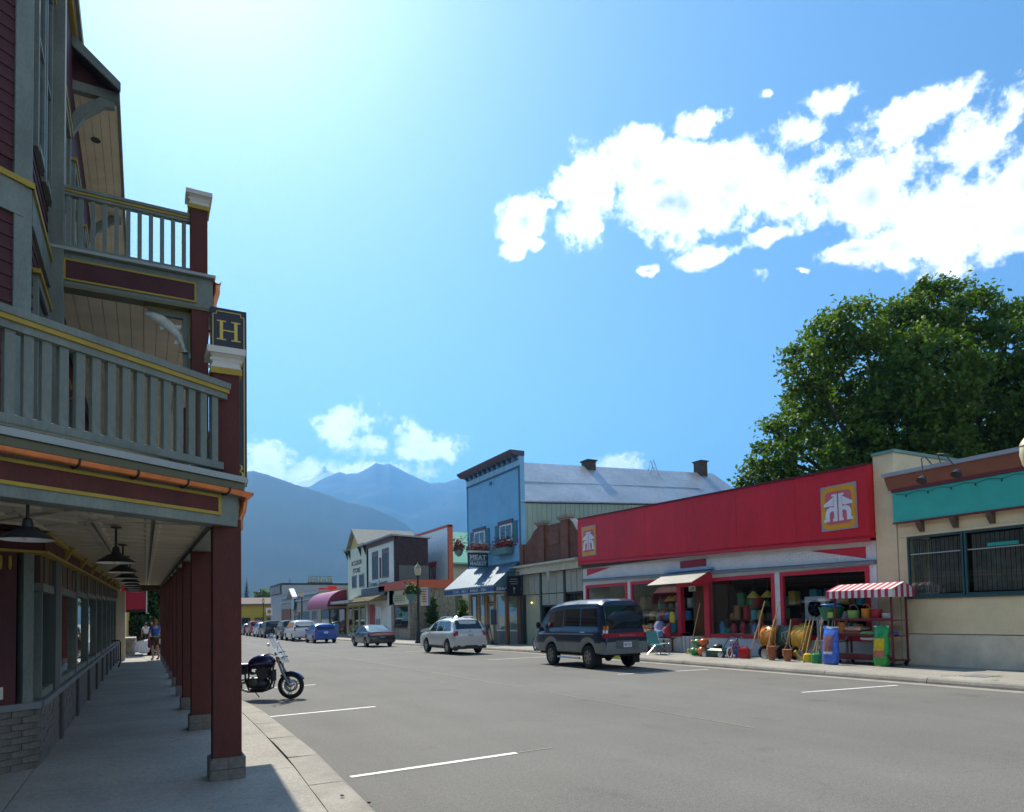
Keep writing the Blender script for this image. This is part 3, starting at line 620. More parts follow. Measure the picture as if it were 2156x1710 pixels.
# angled shop front at the corner: panelled burgundy pier, side lights
B0 = Vector((XS - .06, 8.70, 0))
obj('pier', MB().obox(B0 + CD * .34 + UP * 1.66, CD * .17, CN * .04, UP * .86), M['burgd'], hotel)
for s_, w_ in ((.06, .05), (.56, .06), (.86, .05)): obj('mullion', MB().obox(B0 + CD * s_ + UP * 1.67, CD * w_, CN * .055, UP * .88), M['ggrey'], hotel)
obj('window', MB().obox(B0 + CD * 1.5 - CN * .02 + UP * 1.4, CD * .58, CN * .01, UP * 1.1), M['cglass'], hotel)
obj('cornice', MB().obox(B0 + CD * 1.4 + CN * .02 + UP * 2.45, CD * 1.45, CN * .08, UP * .09), M['burgd'], hotel)
obj('trim', MB().obox(B0 + CD * 1.4 + CN * .03 + UP * 2.352, CD * 1.46, CN * .09, UP * .012), M['yel'], hotel)
for k in range(3): obj('carving', MB().tube([B0 + CD * (.24 + .085 * k) + CN * .05 + UP * z for z in (2.30, 2.26, 2.2, 2.16)], [.012, .016, .016, .01], 6), M['yel'], hotel)
obj('meter_plate', MB().obox(B0 + CD * .36 + CN * .045 + UP * .92, CD * .07, CN * .008, UP * .06), M['capst'], hotel)
obj('meter', MB().ball(B0 + CD * .36 + CN * .06 + UP * .925, (.035, .03, .035), 10, 6), M['darkm'], hotel)
obj('door', MB().obox(B0 + CD * .86 - CN * .3 + UP * .7, CD * .05, CN * .3, UP * .8), M['ggrey'], hotel)
obj('handrail', MB().tube([(XS + .02, 26.4, 1.0), (XS + .22, 26.4, 1.02), (XS + .26, 26.5, .95), (XS + .26, 26.6, .3), (XS + .2, 26.6, .1)], .022, 8), M['darkm'], hotel)
obj('end_wall', MB().box((-1.2, 32.6, -.3), (-.72, 33.0, 2.9)), M['beige'], hotel)
obj('end_beam', MB().box((-.72, 32.75, 2.92), (.56, 33.0, 3.2)), mat('dark_beam', (.07, .055, .04), .7), hotel)
# ---- pendant lamps under the arcade
def pendant(x, y, label, drop=.30):
    z = zc(y) - .0 if y > 7 else 2.56
    t = thing('pendant_lamp', label, 'lamp', (x, y, z), group='barn lamps hung under the arcade')
    obj('ceiling_plate', MB().lathe([(.05, -.012), (.05, 0)], n=12), M['darkm'], t)
    obj('stem', MB().tube([(0, 0, 0), (0, 0, -drop + .08)], .011, 8), M['darkm'], t)
    obj('shade', MB().lathe([(.018, -drop + .10), (.03, -drop + .09), (.04, -drop + .03), (.09, -drop + .005), (.165, -drop - .045), (.18, -drop - .065), (.17, -drop - .06), (.09, -drop - .01), (.03, -drop + .01)], n=24), [M['darkm']], t, smooth=True)
    obj('bulb', MB().ball((0, 0, -drop - .03), (.035, .035, .045), 10, 8), M['lampin'], t)
    obj('shade_lining', MB().lathe([(.178, -drop - .066), (.088, -drop - .014), (.03, -drop + .004)], n=24, caps=False), M['lampin'], t, smooth=True)
    return t
pendant(-.78, 6.25, 'dark barn lamp nearest the camera, beside the angled shop front', .26)
ords = ['nearest', 'second', 'third', 'fourth', 'fifth', 'sixth', 'seventh', 'eighth', 'ninth']
for i in range(9): pendant(-.26, 8.0 + 2.42 * i, 'dark barn lamp over the arcade walkway, %s of the row' % ords[i])
# ---- blade sign
sg = thing('hotel_sign', 'tall navy blade sign with gold H letters on the hotel', 'sign', (1.03, 10.37, 3.5), world=True)
SX0, SX1, SZ0, SZ1, SY = .80, 1.28, 3.50, 6.03, 10.36
obj('board', MB().box((SX0, SY, SZ0), (SX1, SY + .07, SZ1)), M['navy'], sg, bevel=.004)
bd = MB()
def frame(mb, x0, x1, z0, z1, t, y0, y1, c=.045):
    P = [(x0 + c, z0), (x1 - c, z0), (x1 - c, z0 + c), (x1, z0 + c), (x1, z1 - c), (x1 - c, z1 - c), (x1 - c, z1), (x0 + c, z1), (x0 + c, z1 - c), (x0, z1 - c), (x0, z0 + c), (x0 + c, z0 + c)]
    for (a, b), (c_, d) in zip(P, P[1:] + P[:1]):
        mb.box((min(a, c_) - t / 2, y0, min(b, d) - t / 2), (max(a, c_) + t / 2, y1, max(b, d) + t / 2))
frame(bd, SX0 + .035, SX1 - .035, SZ0 + .05, SZ1 - .05, .011, SY - .004, SY + .002); obj('border', bd, M['gold'], sg)
def serif(mb, s, cx, z, h, w):
    y = SY - .006; t = .04
    def bar(x0, x1, z0, z1): mb.box((cx + x0 * w, y, z + z0 * h), (cx + x1 * w, y + .006, z + z1 * h))
    def ser(x, zz): bar(x - .21, x + .21, zz - .03, zz + .03)
    if s == 'H':
        for x in (-.33, .33): bar(x - .075, x + .075, .061, .939); ser(x, .03); ser(x, .97)
        bar(-.255, .255, .47, .53)
    if s == 'B': bar(-.36, -.2, .061, .939); bar(-.5, -.16, 0, .06); bar(-.5, -.16, .94, 1)
    if s in 'OB':
        arcs = [(0, .5, .42, .5, 0, 6.2832)] if s == 'O' else [(-.1, .745, .36, .225, -1.57, 1.57), (-.1, .26, .46, .23, -1.57, 1.57)]
        for ax, az_, rx, rz, a0, a1 in arcs:
            n = 24; R = []
            for k in range(n + 1):
                a = a0 + (a1 - a0) * k / n; th_ = .05 + .13 * abs(math.cos(a)); c, s_ = math.cos(a), math.sin(a)
                R.append([(cx + (ax + rx * c) * w, y, z + (az_ + rz * s_) * h), (cx + (ax + (rx - th_) * c) * w, y, z + (az_ + (rz - .045) * s_) * h), (cx + (ax + (rx - th_) * c) * w, y + .006, z + (az_ + (rz - .045) * s_) * h), (cx + (ax + rx * c) * w, y + .006, z + (az_ + rz * s_) * h)])
            mb.loft(R)
    return mb
obj('letter', serif(MB(), 'H', (SX0 + SX1) / 2, 5.57, .28, .29), M['gold'], sg)
obj('letter', serif(MB(), 'O', (SX0 + SX1) / 2, 5.195, .28, .29), M['gold'], sg)
obj('letter', serif(MB(), 'B', 1.19, 3.62, .19, .13), M['gold'], sg)
obj('arm', MB().tube([(.7, 10.45, 5.7), (.85, 10.43, 5.7)], .02), M['darkm'], sg); obj('arm', MB().tube([(.7, 10.45, 3.8), (.85, 10.43, 3.8)], .02), M['darkm'], sg)
# ------------------------------------------------------------------ shops across the street
XF = 17.4
def rb(mb, y0, y1, z0, z1, d0, d1, x=XF): return mb.box((x - d1, y0, z0), (x - d0, y1, z1))
def fp_(y, z, d=0.0, x=XF): return (x - d, y, z)
def frame_win(parent, y0, y1, z0, z1, m, t=.1, d0=-.04, d1=.05, gl=None, name='window', x=XF, mull=0, bars=0, pane_d=None):
    if pane_d is None: pane_d = d1 - .025
    mb = MB(); rb(mb, y0, y1, z1 - t, z1, d0, d1, x); rb(mb, y0, y1, z0, z0 + t, d0, d1, x); rb(mb, y0, y0 + t, z0 + t, z1 - t, d0, d1, x); rb(mb, y1 - t, y1, z0 + t, z1 - t, d0, d1, x)
    ys_ = [y0 + t + (y1 - y0 - 2 * t) * k / (mull + 1) for k in range(mull + 2)]
    for y in ys_[1:-1]: rb(mb, y - t * .3, y + t * .3, z0 + t, z1 - t, d0, d1 - .01, x)
    zs_ = [z0 + t + (z1 - z0 - 2 * t) * k / (bars + 1) for k in range(bars + 2)]
    for z in zs_[1:-1]: rb(mb, y0 + t, y1 - t, z - t * .2, z + t * .2, d0, d1 - .015, x)
    w = obj(name, mb, m, parent)
    for a, b in zip(ys_, ys_[1:]):
        for c, d in zip(zs_, zs_[1:]): obj('pane', rb(MB(), a + .004, b - .004, c + .004, d - .004, pane_d - .006, pane_d, x), gl or M['cglass'], w)
    return w
# ---- red hardware shop
hw = thing('hardware_shop', 'single-storey hardware shop with long red sign fascia and white brick front', 'shop', (XF, 18.7, SW), world=True)
m_red = mat('red_fascia', (.66, .014, .026), .5, var=.15, scale=.9, fine=.10, fscale=12, stretch=(1, 1, .3))
m_redt = mat('red_trim', (.58, .03, .05), .5, var=.1)
m_wbr = mat('white_brick', (.76, .77, .76), .75, var=.10, scale=2, fine=.08)
Y0, Y1 = 11.72, 25.8
def ztop(y): return 5.45 + .37 * (y - Y0) / (Y1 - Y0)
def zbot(y): return 3.42 + .38 * (y - Y0) / (Y1 - Y0)
def quadbox(ya, yb, za0, za1, zb0, zb1, d0, d1):    # facade slab whose ends differ in height
    A = [fp_(ya, za0, d0), fp_(ya, za0, d1), fp_(ya, za1, d1), fp_(ya, za1, d0)]; B = [fp_(yb, zb0, d0), fp_(yb, zb0, d1), fp_(yb, zb1, d1), fp_(yb, zb1, d0)]
    return MB().loft([A, B])
fs = obj('sign_fascia', quadbox(Y0, Y1, zbot(Y0), ztop(Y0), zbot(Y1), ztop(Y1), -.1, .22), m_red, hw)
for k in range(6):
    ya, yb = Y0 + (Y1 - Y0) * k / 6 + .004, Y0 + (Y1 - Y0) * (k + 1) / 6 - .004
    obj('fascia_panel', quadbox(ya, yb, zbot(ya) + .12, ztop(ya) - .16, zbot(yb) + .12, ztop(yb) - .16, .2, .245), m_red, fs)
obj('coping', quadbox(Y0, Y1, ztop(Y0), ztop(Y0) + .05, ztop(Y1), ztop(Y1) + .05, -.15, .26), mat('dark_red', (.12, .01, .02), .6), fs)
obj('ledge', quadbox(Y0, Y1, zbot(Y0) - .02, zbot(Y0) + .06, zbot(Y1) - .02, zbot(Y1) + .06, -.1, .27), m_redt, fs)
def logo(yL, yR, z0, z1, za):   # yL far edge ... picture left
    t = obj('logo_board', rb(MB(), yR, yL, z0, z1, .24, .275), mat('logo_grey', (.36, .33, .33), .5), fs)
    def P(u, v, d): return fp_(yL + (yR - yL) * u, z0 + (z1 - z0) * v, d)
    def rr(m_, r, d):       # rounded square
        pts = []
        for cx_, cy_, a in ((1 - m_ - r, 1 - m_ - r, 0), (m_ + r, 1 - m_ - r, 90), (m_ + r, m_ + r, 180), (1 - m_ - r, m_ + r, 270)):
            for k in range(6): pts.append(P(cx_ + r * math.cos(RAD(a + 18 * k)), cy_ + r * math.sin(RAD(a + 18 * k)), d))
        return MB().prism(pts, (-.006, 0, 0))
    obj('logo_ring', rr(.03, .17, .275), mat('logo_yellow', (.75, .34, .01), .45), t); obj('logo_field', rr(.135, .11, .2815), mat('logo_pink', (.62, .13, .17), .45), t)
    hh = MB()
    for s_ in (-1, 1):
        def Q(u, v): return P(.5 + s_ * u, v, .288)
        hh.prism([Q(.012, .22), Q(.075, .22), Q(.075, .80), Q(.20, .80), Q(.20, .745), Q(.16, .73), Q(.16, .28), Q(.012, .28)][:0] or [Q(.02, .20), Q(.15, .20), Q(.15, .25), Q(.115, .27), Q(.115, .80), Q(.02, .80)], (-.006, 0, 0))
        hh.prism([Q(.115, .80), Q(.17, .80), Q(.17, .76), Q(.116, .76)], (-.006, 0, 0))
        hh.prism([Q(.125, .74), Q(.40, .60), Q(.40, .545), Q(.125, .545)], (-.006, 0, 0))
        hh.prism([Q(.116, .43), Q(.116, .51), Q(.22, .53), Q(.32, .48), Q(.36, .40), Q(.36, .27), Q(.41, .25), Q(.41, .20), Q(.24, .20), Q(.24, .38), Q(.2, .43)], (-.006, 0, 0))
    obj('logo_house', hh, mat('logo_white', (.74, .74, .77), .45), t)
logo(13.17, 12.05, 3.79, 5.06, 0); logo(25.45, 24.36, 4.11, 5.42, 0)
# white brick front: bricks with joints, piers between the windows
back = obj('wall', quadbox(Y0, Y1, 2.6, 3.5, 2.85, 3.85, -.14, 0), M['white'], hw)
def bricks(ya, yb, za, zb, d=0, bl=.235, bh=.078):
    mb = MB(); r = 0; z = za
    while z < zb - .01:
        y = ya - (bl / 2 if r % 2 else 0)
        while y < yb:
            a, b = max(ya, y + .004), min(yb, y + bl - .004)
            if b - a > .02: rb(mb, a, b, z + .004, min(zb, z + bh - .004), d - .01, d + .018 + random.uniform(-.003, .003))
            y += bl
        z += bh; r += 1
    return mb
stuff(obj('bricks', bricks(Y0, Y1, 2.78, 3.78), m_wbr, hw))
for a, b in ((11.72, 11.93), (14.92, 15.14), (22.36, 22.60), (25.58, 25.8)):
    obj('pier', rb(MB(), a, b, -.1, 2.86, -.16, -.005), M['white'], hw); stuff(obj('bricks', bricks(a, b, SW, 2.8), m_wbr, hw))
for a, b in ((11.93, 14.92), (15.14, 18.2), (19.5, 22.36), (22.6, 25.58)):
    obj('bulkhead', rb(MB(), a, b, -.1, .66, -.16, -.005), M['white'], hw); stuff(obj('bricks', bricks(a, b, SW, .68), m_wbr, hw))
def arc_bulk():   # curved bulkhead by the door
    mb = MB(); 
    for r in range(7):
        for k in range(6):
            a0, a1 = math.pi / 2 * k / 6 + .02, math.pi / 2 * (k + 1) / 6 - .02; z = SW + r * .083
            P = [(XF + .62 - .62 * math.cos(a), 19.45 - .62 * math.sin(a), z + .004) for a in (a0, a1)] + [(XF + .62 - .5 * math.cos(a), 19.45 - .5 * math.sin(a), z + .004) for a in (a1, a0)]
            mb.prism(P, (0, 0, .075))
    return mb
obj('bulkhead', arc_bulk(), m_wbr, hw)
# red frames, big panes, grey hood over the windows
for a, b, mu in ((11.93, 14.92, 1), (15.14, 18.2, 1), (19.5, 22.36, 1), (22.6, 25.58, 1)):
    frame_win(hw, a, b, .68, 2.74 if b < 19 else 2.84, m_redt, .12, -.06, .05, GL, 'shop_window')
obj('hood', quadbox(Y0, Y1, 2.78, 2.86, 3.02, 3.10, .0, .12), mat('grey_hood', (.20, .23, .26), .6), hw)
obj('hood_top', MB().loft([[fp_(y, z, .01), fp_(y, z - .0, .13), fp_(y, z + .03, .02)] for y, z in ((Y0, 2.865), (Y1, 3.105))]), MATS['grey_hood'], hw)
for pts in ([(13.79, 3.31), (12.01, 3.27), (12.01, 2.95)], [(25.46, 3.57), (23.69, 3.53), (25.46, 3.27)]):
    obj('red_wedge', MB().prism([fp_(a, b, .02) for a, b in pts], (-.012, 0, 0)), m_redt, hw)
obj('sign_plate', rb(MB(), 18.07, 19.39, 3.19, 3.44, .02, .045), mat('plain_red', (.36, .02, .045), .5), hw)
# door canopy of corrugated metal
aw = obj('door_canopy', MB(), mat('canopy_metal', (.27, .265, .235), .5, metal=.3, var=.15), hw)
N = 40; R = []
for k in range(N + 1):
    y = 17.75 + (20.1 - 17.75) * k / N; e = .014 * (k % 2)
    R.append([fp_(y, 3.05 + e, .05), fp_(y, 2.58 + e, 1.05), fp_(y, 2.565 + e, 1.05), fp_(y, 3.03 + e, .05)])
aw.data = mesh_of('door_canopy', MB().loft(R), MATS['canopy_metal'])
obj('canopy_side', MB().prism([fp_(17.78, 3.0, .05), fp_(17.78, 2.56, 1.0), fp_(17.78, 2.50, 1.0), fp_(17.78, 2.55, .05)], (0, .03, 0)), m_redt, aw)
obj('canopy_cap', rb(MB(), 17.7, 20.15, 3.05, 3.12, .0, .16), mat('blue_flashing', (.25, .40, .6), .4, metal=.4), aw)
# recessed doorway: brown door with red post and notice
dr = obj('doorway', rb(MB(), 18.2, 19.48, -.1, 2.8, -1.3, -1.2), M['inter'], hw)
obj('door', rb(MB(), 18.75, 19.42, SW, 2.55, -.62, -.56), M['brown'], hw)
obj('door', rb(MB(), 18.22, 18.74, SW, 2.55, -1.1, -1.04), mat('dark_door', (.05, .03, .02), .5), hw)
obj('door_post', rb(MB(), 17.96, 18.21, .66, 2.72, -.12, .065), m_redt, hw)
obj('door_post', rb(MB(), 19.40, 19.52, .8, 2.72, -.12, .06), m_redt, hw)
obj('lintel', rb(MB(), 18.211, 19.399, 2.5, 2.73, -.12, .055), m_redt, hw)
obj('notice', rb(MB(), 18.62, 18.95, 2.32, 2.50, .056, .064), M['white'], hw)
nt = MB()
for r in range(3): rb(nt, 18.66, 18.91 - .05 * r, 2.35 + .045 * r, 2.375 + .045 * r, .0645, .067)
obj('notice_lines', nt, M['darkm'], hw)
# interior: back wall, floor, ceiling, pendant lamps, shelves of goods
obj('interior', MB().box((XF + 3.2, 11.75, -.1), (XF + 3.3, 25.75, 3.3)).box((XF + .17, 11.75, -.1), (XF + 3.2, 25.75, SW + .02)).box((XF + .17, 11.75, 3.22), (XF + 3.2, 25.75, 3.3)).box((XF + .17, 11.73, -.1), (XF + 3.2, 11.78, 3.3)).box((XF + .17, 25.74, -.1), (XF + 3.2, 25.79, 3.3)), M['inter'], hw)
obj('roof', MB().box((XF - .08, Y0 + .02, 3.6), (XF + 24, Y1 - .02, 4.2)), mat('tar_roof', (.1, .1, .1), .9), hw)
obj('side_wall', MB().box((XF + .1, Y1 - .3, -.1), (XF + 24, Y1 - .01, 4.9)), M['white'], hw)
m_ylamp = mat('yellow_shade', (.62, .42, .05), .35)
for y in (16.35, 15.75, 20.45, 20.15, 23.3, 23.0, 13.2):
    t = thing('pendant_lamp', {16.35: 'yellow dome lamp hanging inside the hardware shop window beside the door, left one', 15.75: 'yellow dome lamp hanging inside the hardware shop window beside the door, right one', 20.45: 'left yellow dome lamp under the door canopy window of the hardware shop', 20.15: 'right yellow dome lamp under the door canopy window of the hardware shop', 23.3: 'left pale lamp in the hardware shop window above the dark van', 23.0: 'right pale lamp in the hardware shop window above the dark van', 13.2: 'yellow lamp in the hardware shop window behind the striped rack'}[y], 'lamp', (XF + .35, y, 3.2))
    obj('cord', MB().tube([(0, 0, 0), (0, 0, -1.0)], .008, 5), M['darkm'], t)
    obj('shade', MB().lathe([(.03, -.98), (.05, -1.0), (.16, -1.1), (.24, -1.2), (.23, -1.2), (.14, -1.1), (.03, -1.03)], n=18), m_ylamp, t, smooth=True)
goods_cols = [(.6, .05, .06), (.05, .25, .6), (.8, .8, .78), (.06, .38, .18), (.65, .42, .05), (.06, .06, .07), (.05, .42, .46), (.4, .2, .08)]
gm = [mat('goods_%d' % i, c, .5, var=.25, scale=6) for i, c in enumerate(goods_cols)]
random.seed(11)
gtypes = ['box', 'tin', 'jug', 'jar']
def goods(y0, y1, z, xd, n, hmin=.15, hmax=.5):
    for k in range(n):
        y = y0 + (y1 - y0) * (k + .5) / n + random.uniform(-.04, .04); h = random.uniform(hmin, hmax); w = (y1 - y0) / n * random.uniform(.3, .45); kind = random.choice(gtypes); x = XF + xd + random.uniform(-.05, .1)
        mb = MB()
        if kind == 'box': mb.loft([[(x - w, y - w, z), (x + w, y - w, z), (x + w, y + w, z), (x - w, y + w, z)], [(x - w, y - w, z + h), (x + w, y - w, z + h), (x + w, y + w, z + h), (x - w, y + w, z + h)], [(x - w * .8, y - w * .2, z + h + .02), (x + w * .8, y - w * .2, z + h + .02), (x + w * .8, y + w * .2, z + h + .02), (x - w * .8, y + w * .2, z + h + .02)]])
        elif kind == 'tin': mb.lathe([(w * .95, 0), (w, .02), (w, h - .02), (w * .95, h)], (x, y, z), 12)
        elif kind == 'jug': mb.lathe([(w * .8, 0), (w * .9, .05), (w * .85, h * .6), (w * .35, h * .8), (w * .3, h)], (x, y, z), 12)
        else: mb.lathe([(w * .7, 0), (w * .85, h * .3), (w * .85, h * .7), (w * .5, h * .85), (w * .55, h)], (x, y, z), 12)
        yield kind, mb
win_names = {0: 'behind the striped rack', 1: 'beside the open door', 2: 'under the door canopy', 3: 'above the dark van'}
nm = {'box': 'carton', 'tin': 'paint_tin', 'jug': 'jug', 'jar': 'jar'}
gc = ['red', 'blue', 'white', 'green', 'amber', 'black', 'teal', 'brown']
od = ['first', 'second', 'third', 'fourth', 'fifth', 'sixth', 'seventh', 'eighth', 'ninth']
for wi, (a, b) in enumerate(((12.1, 14.8), (15.3, 17.9), (19.7, 22.2), (22.8, 25.4))):
    for k_, (x0, x1, z) in enumerate(((.14, .60, .78), (.62, .95, 1.25), (1.0, 1.4, 1.7))): obj('shelf', MB().box((XF + x0, a, z), (XF + x1, b, z + .04)), M['brown'], hw)
    for zz, xd, n, sh in ((.82, .3, 9, 'low'), (1.29, .75, 8, 'middle'), (1.74, 1.2, 7, 'top')):
        for k, (kind, mb) in enumerate(goods(a, b, zz, xd, n)):
            ci = random.randrange(8)
            tag(obj(nm[kind], mb, gm[ci], smooth=kind != 'box'), '%s %s, %s on the %s shelf, shop window %s' % (gc[ci], nm[kind].replace('_', ' '), od[k], sh, win_names[wi]), 'goods', 'goods in the hardware shop windows')
# box fan and reflection-like glider in the window behind the rack
t = thing('box_fan', 'pale square box fan in the hardware window beside the wheelbarrows', 'fan', (XF + .3, 13.95, 1.25))
obj('housing', MB().box((0, -.36, 0), (.16, .36, .72)), mat('fan_grey', (.45, .47, .52), .5), t)
obj('grille', MB().lathe([(.26, -.012), (.26, 0), (.02, .0)], (0, 0, .36), 20, (-1, 0, 0)), mat('fan_dark', (.2, .22, .26), .5), t)
bl = MB()
for k in range(5):
    a = k * 1.2566; bl.prism([(-.016, .03 * math.cos(a + d), .36 + .03 * math.sin(a + d)) for d in (0, 1.5)] + [(-.016, .2 * math.cos(a + d), .36 + .2 * math.sin(a + d)) for d in (.9, .3)], (-.006, 0, 0))
obj('blade', bl, M['navy'], t)
# ---- cream shop at the right edge
cr = thing('cream_shop', 'cream rendered shop with teal sign band and dark ribbed window', 'shop', (XF, 9, SW), world=True)
m_cr = mat('cream_render', (.76, .61, .38), .85, var=.14, scale=.9, fine=.07, fscale=30, bump=.15)
YC0, YC1 = 3.0, 11.7
mb = MB(); rb(mb, 11.12, 11.7, -.1, 5.68, -12, .02); obj('end_wall', mb, m_cr, cr)
obj('coping', rb(MB(), 11.08, 11.715, 5.68, 5.76, -12, .06), mat('green_coping', (.16, .30, .25), .6), cr)
mb = MB(); rb(mb, YC0, 11.1, .92, 1.86, -.3, .0); rb(mb, YC0, 11.1, 3.40, 3.80, -.3, .0); rb(mb, 10.86, 11.1, 1.86, 3.4, -.3, .0); rb(mb, YC0, 11.1, 3.8, 5.1, -.3, -.05); obj('wall', mb, m_cr, cr)
obj('plinth', rb(MB(), YC0, 11.1, -.1, .90, -.3, .022), mat('cream_render_low', (.68, .59, .44), .9, var=.2, scale=1.5, fine=.12), cr)
obj('lintel', rb(MB(), YC0, 11.04, 3.41, 3.46, .0, .03), m_cr, cr)
obj('sign_band', rb(MB(), YC0, 11.1, 3.80, 4.58, -.04, .16), mat('teal_paint', (.05, .45, .37), .6, var=.08), cr)
mb = MB(); rb(mb, YC0, 11.12, 3.765, 3.799, -.04, .18); rb(mb, YC0, 11.12, 4.585, 4.66, -.04, .19); obj('trim', mb, mat('maroon_trim', (.16, .03, .04), .6), cr)
obj('fascia', MB().loft([[fp_(y, 4.66, -.04), fp_(y, 4.66, .17), fp_(y, 4.98, .34), fp_(y, 4.98, -.04)] for y in (YC0, 11.2)]), mat('rust_fascia', (.27, .10, .065), .7, var=.12), cr)
obj('eave', rb(MB(), YC0, 11.22, 4.985, 5.08, -.06, .40), mat('grey_eave', (.36, .37, .40), .5), cr)
obj('roof', MB().box((XF + .05, YC0, 5.085), (XF + 12, 11.1, 5.12)), MATS['tar_roof'], cr)
for y in (10.45, 9.62, 8.8, 7.98, 7.2):
    obj('corbel', MB().prism([fp_(y - .06, 3.76, 0), fp_(y - .06, 3.76, .2), fp_(y - .06, 3.66, .17), fp_(y - .06, 3.52, .06), fp_(y - .06, 3.5, 0)], (0, .12, 0)), mat('corbel_brown', (.12, .075, .05), .7), cr)
m_tf = mat('dark_teal_frame', (.035, .085, .09), .5)
for a, b in ((9.49, 10.86), (8.13, 9.46), (6.7, 8.08)):
    frame_win(cr, a, b, 1.87, 3.39, m_tf, .045, -.05, .02, GL, 'window', bars=0)
    obj('window_bar', rb(MB(), a + .07, b - .07, 2.93, 2.955, -.03, .0), mat('bar_grey', (.4, .42, .4), .5), cr)
    for k in range(int((b - a - .14) / .052)):
        y = a + .09 + .052 * k; obj('blind_slat', rb(MB(), y, y + .036, 1.95, 3.31, -.12 - .01 * (k % 2), -.105 - .01 * (k % 2)), mat('blind', (.13, .12, .10), .7, var=.3, scale=4), cr)
obj('window_sill', rb(MB(), 6.6, 10.9, 1.80, 1.868, -.02, .05), m_tf, cr)
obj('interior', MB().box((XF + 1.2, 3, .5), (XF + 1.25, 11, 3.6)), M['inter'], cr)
obj('open_label', rb(MB(), 8.3, 8.95, 2.98, 3.06, -.02, -.0105), MATS['teal_paint'], cr)
obj('window_box', MB().box((XF + .28, 10.4, 1.88), (XF + .5, 10.75, 2.15)), M['white'], cr)
fl = thing('flood_lamp', 'twin black gooseneck flood lamps over the teal sign band', 'lamp', (XF - .1, 10, 4.9), world=True)
for (ya, yb) in ((10.05, 9.85), (9.75, 9.05)):
    obj('arm', MB().tube([fp_(10.0 if ya > 10 else 9.8, 5.08, .2), fp_(ya, 5.3, .42), fp_((ya + yb) / 2, 5.2, .75), fp_(yb, 4.72, .85)], .014, 6), M['darkm'], fl)
    obj('lamp_head', MB().lathe([(.03, .0), (.06, -.03), (.11, -.14), (.12, -.16), (.1, -.155)], fp_(yb, 4.74, .85), 14, (.6, 0, .8)), M['darkm'], fl, smooth=True)
lt = MB(); ly = [11.0 - .28 * k for k in range(28)]
lt.tube([fp_(y, 4.53 - .05 * (k % 2), .185) for k, y in enumerate(ly)], .006, 4); ls = obj('light_string', lt, M['darkm']); tag(ls, 'string of small dark fairy lights along the top of the teal band', 'lights')
for y in ly[1::2]: obj('bulb', MB().lathe([(.012, 0), (.018, -.03), (.004, -.06)], fp_(y, 4.47, .19), 6), M['darkm'], ls)
# ---- brick shop
bs = thing('brick_shop', 'small brick shop with curved gable and grey panelled front between hardware shop and butcher', 'shop', (XF, 28.7, SW), world=True)
m_bk = mat('old_brick', (.20, .085, .055), .85, var=.25, scale=3, fine=.25, fscale=20, bump=.3)
YA0, YA1 = 25.85, 31.55
prof = [(YA1, 4.15), (YA1, 5.15), (31.1, 5.2), (30.6, 5.45), (30.1, 5.85), (29.75, 5.95), (26.75, 5.95), (26.5, 5.8), (26.2, 5.45), (25.87, 5.2), (25.87, 4.15)]
bw = obj('wall', MB().prism([fp_(a, b, -.25) for a, b in prof], (-.25, 0, 0)), mat('brick_mortar', (.17, .12, .09), .9), bs)
def tz(y):
    pts = sorted([(a, b) for a, b in prof[1:-1]]); return interp(pts, y)
rows = []; mbb = MB(); r = 0; z = 4.16
while z < 5.95:
    y = YA0 + (.11 if r % 2 else 0)
    while y < YA1 - .1:
        if tz(y) > z + .07 and tz(y + .21) > z + .07: rb(mbb, y + .006, y + .206, z + .006, z + .07, -.01, .012 + random.uniform(0, .008))
        y += .212
    z += .076; r += 1
stuff(obj('bricks', mbb, m_bk, bw))
for a, b in ((28.9, 29.73), (26.7, 27.58)):
    obj('pier', rb(MB(), a + .15, b - .12, 4.1, 6.0, -.1, .10), m_bk, bw); obj('pier_cap', rb(rb(MB(), a + .08, b - .05, 6.0, 6.08, -.16, .16), a + .0, b + .02, 6.081, 6.2, -.22, .22), mat('stone_cap', (.30, .25, .20), .8), bw)
obj('gable_coping', MB().loft([[fp_(y, z, -.27), fp_(y, z, .05), fp_(y, z + .06, .05), fp_(y, z + .06, -.27)] for y, z in [(25.87, 5.2), (26.2, 5.45), (26.5, 5.8), (26.7, 5.95)]]), mat('pale_coping', (.5, .48, .4), .7), bw)
obj('panel', rb(MB(), 27.75, 28.75, 4.95, 5.55, .015, .04), m_bk, bw)
obj('pier', rb(MB(), 31.2, 31.6, 4.1, 5.25, -.1, .08), m_bk, bw)
co = obj('cornice', rb(rb(MB(), 25.85, 32.0, 3.66, 4.02, -.1, .25), 25.84, 32.3, 4.02, 4.12, -.1, .42), mat('pale_cornice', (.50, .49, .38), .7, var=.15), bs)
m_gp = mat('grey_panel', (.34, .35, .29), .7, var=.1)
obj('wall', rb(MB(), 25.85, 31.5, -.2, 3.66, -.3, -.2), M['inter'], bs)
for i, (a, b) in enumerate(((25.85, 27.3), (27.42, 29.5), (29.62, 31.4))):
    n = 3
    for k in range(n):
        ya, yb = a + (b - a) * k / n, a + (b - a) * (k + 1) / n
        obj('panel', rb(MB(), ya + .02, yb - .02, 2.62, 3.64, -.1, .0), m_gp, bs)
        if i == 1: obj('panel', rb(MB(), ya + .02, yb - .02, 2.05, 2.58, -.1, .0), m_gp, bs)
for y in (27.36, 29.56, 31.45): obj('pilaster', rb(MB(), y - .06, y + .06, -.1, 3.66, -.1, .06), mat('dark_green', (.05, .07, .06), .6), bs)
obj('wall', rb(MB(), 29.7, 31.3, -.1, 2.6, -.16, -.1), mat('pale_green_wall', (.42, .44, .30), .8), bs)
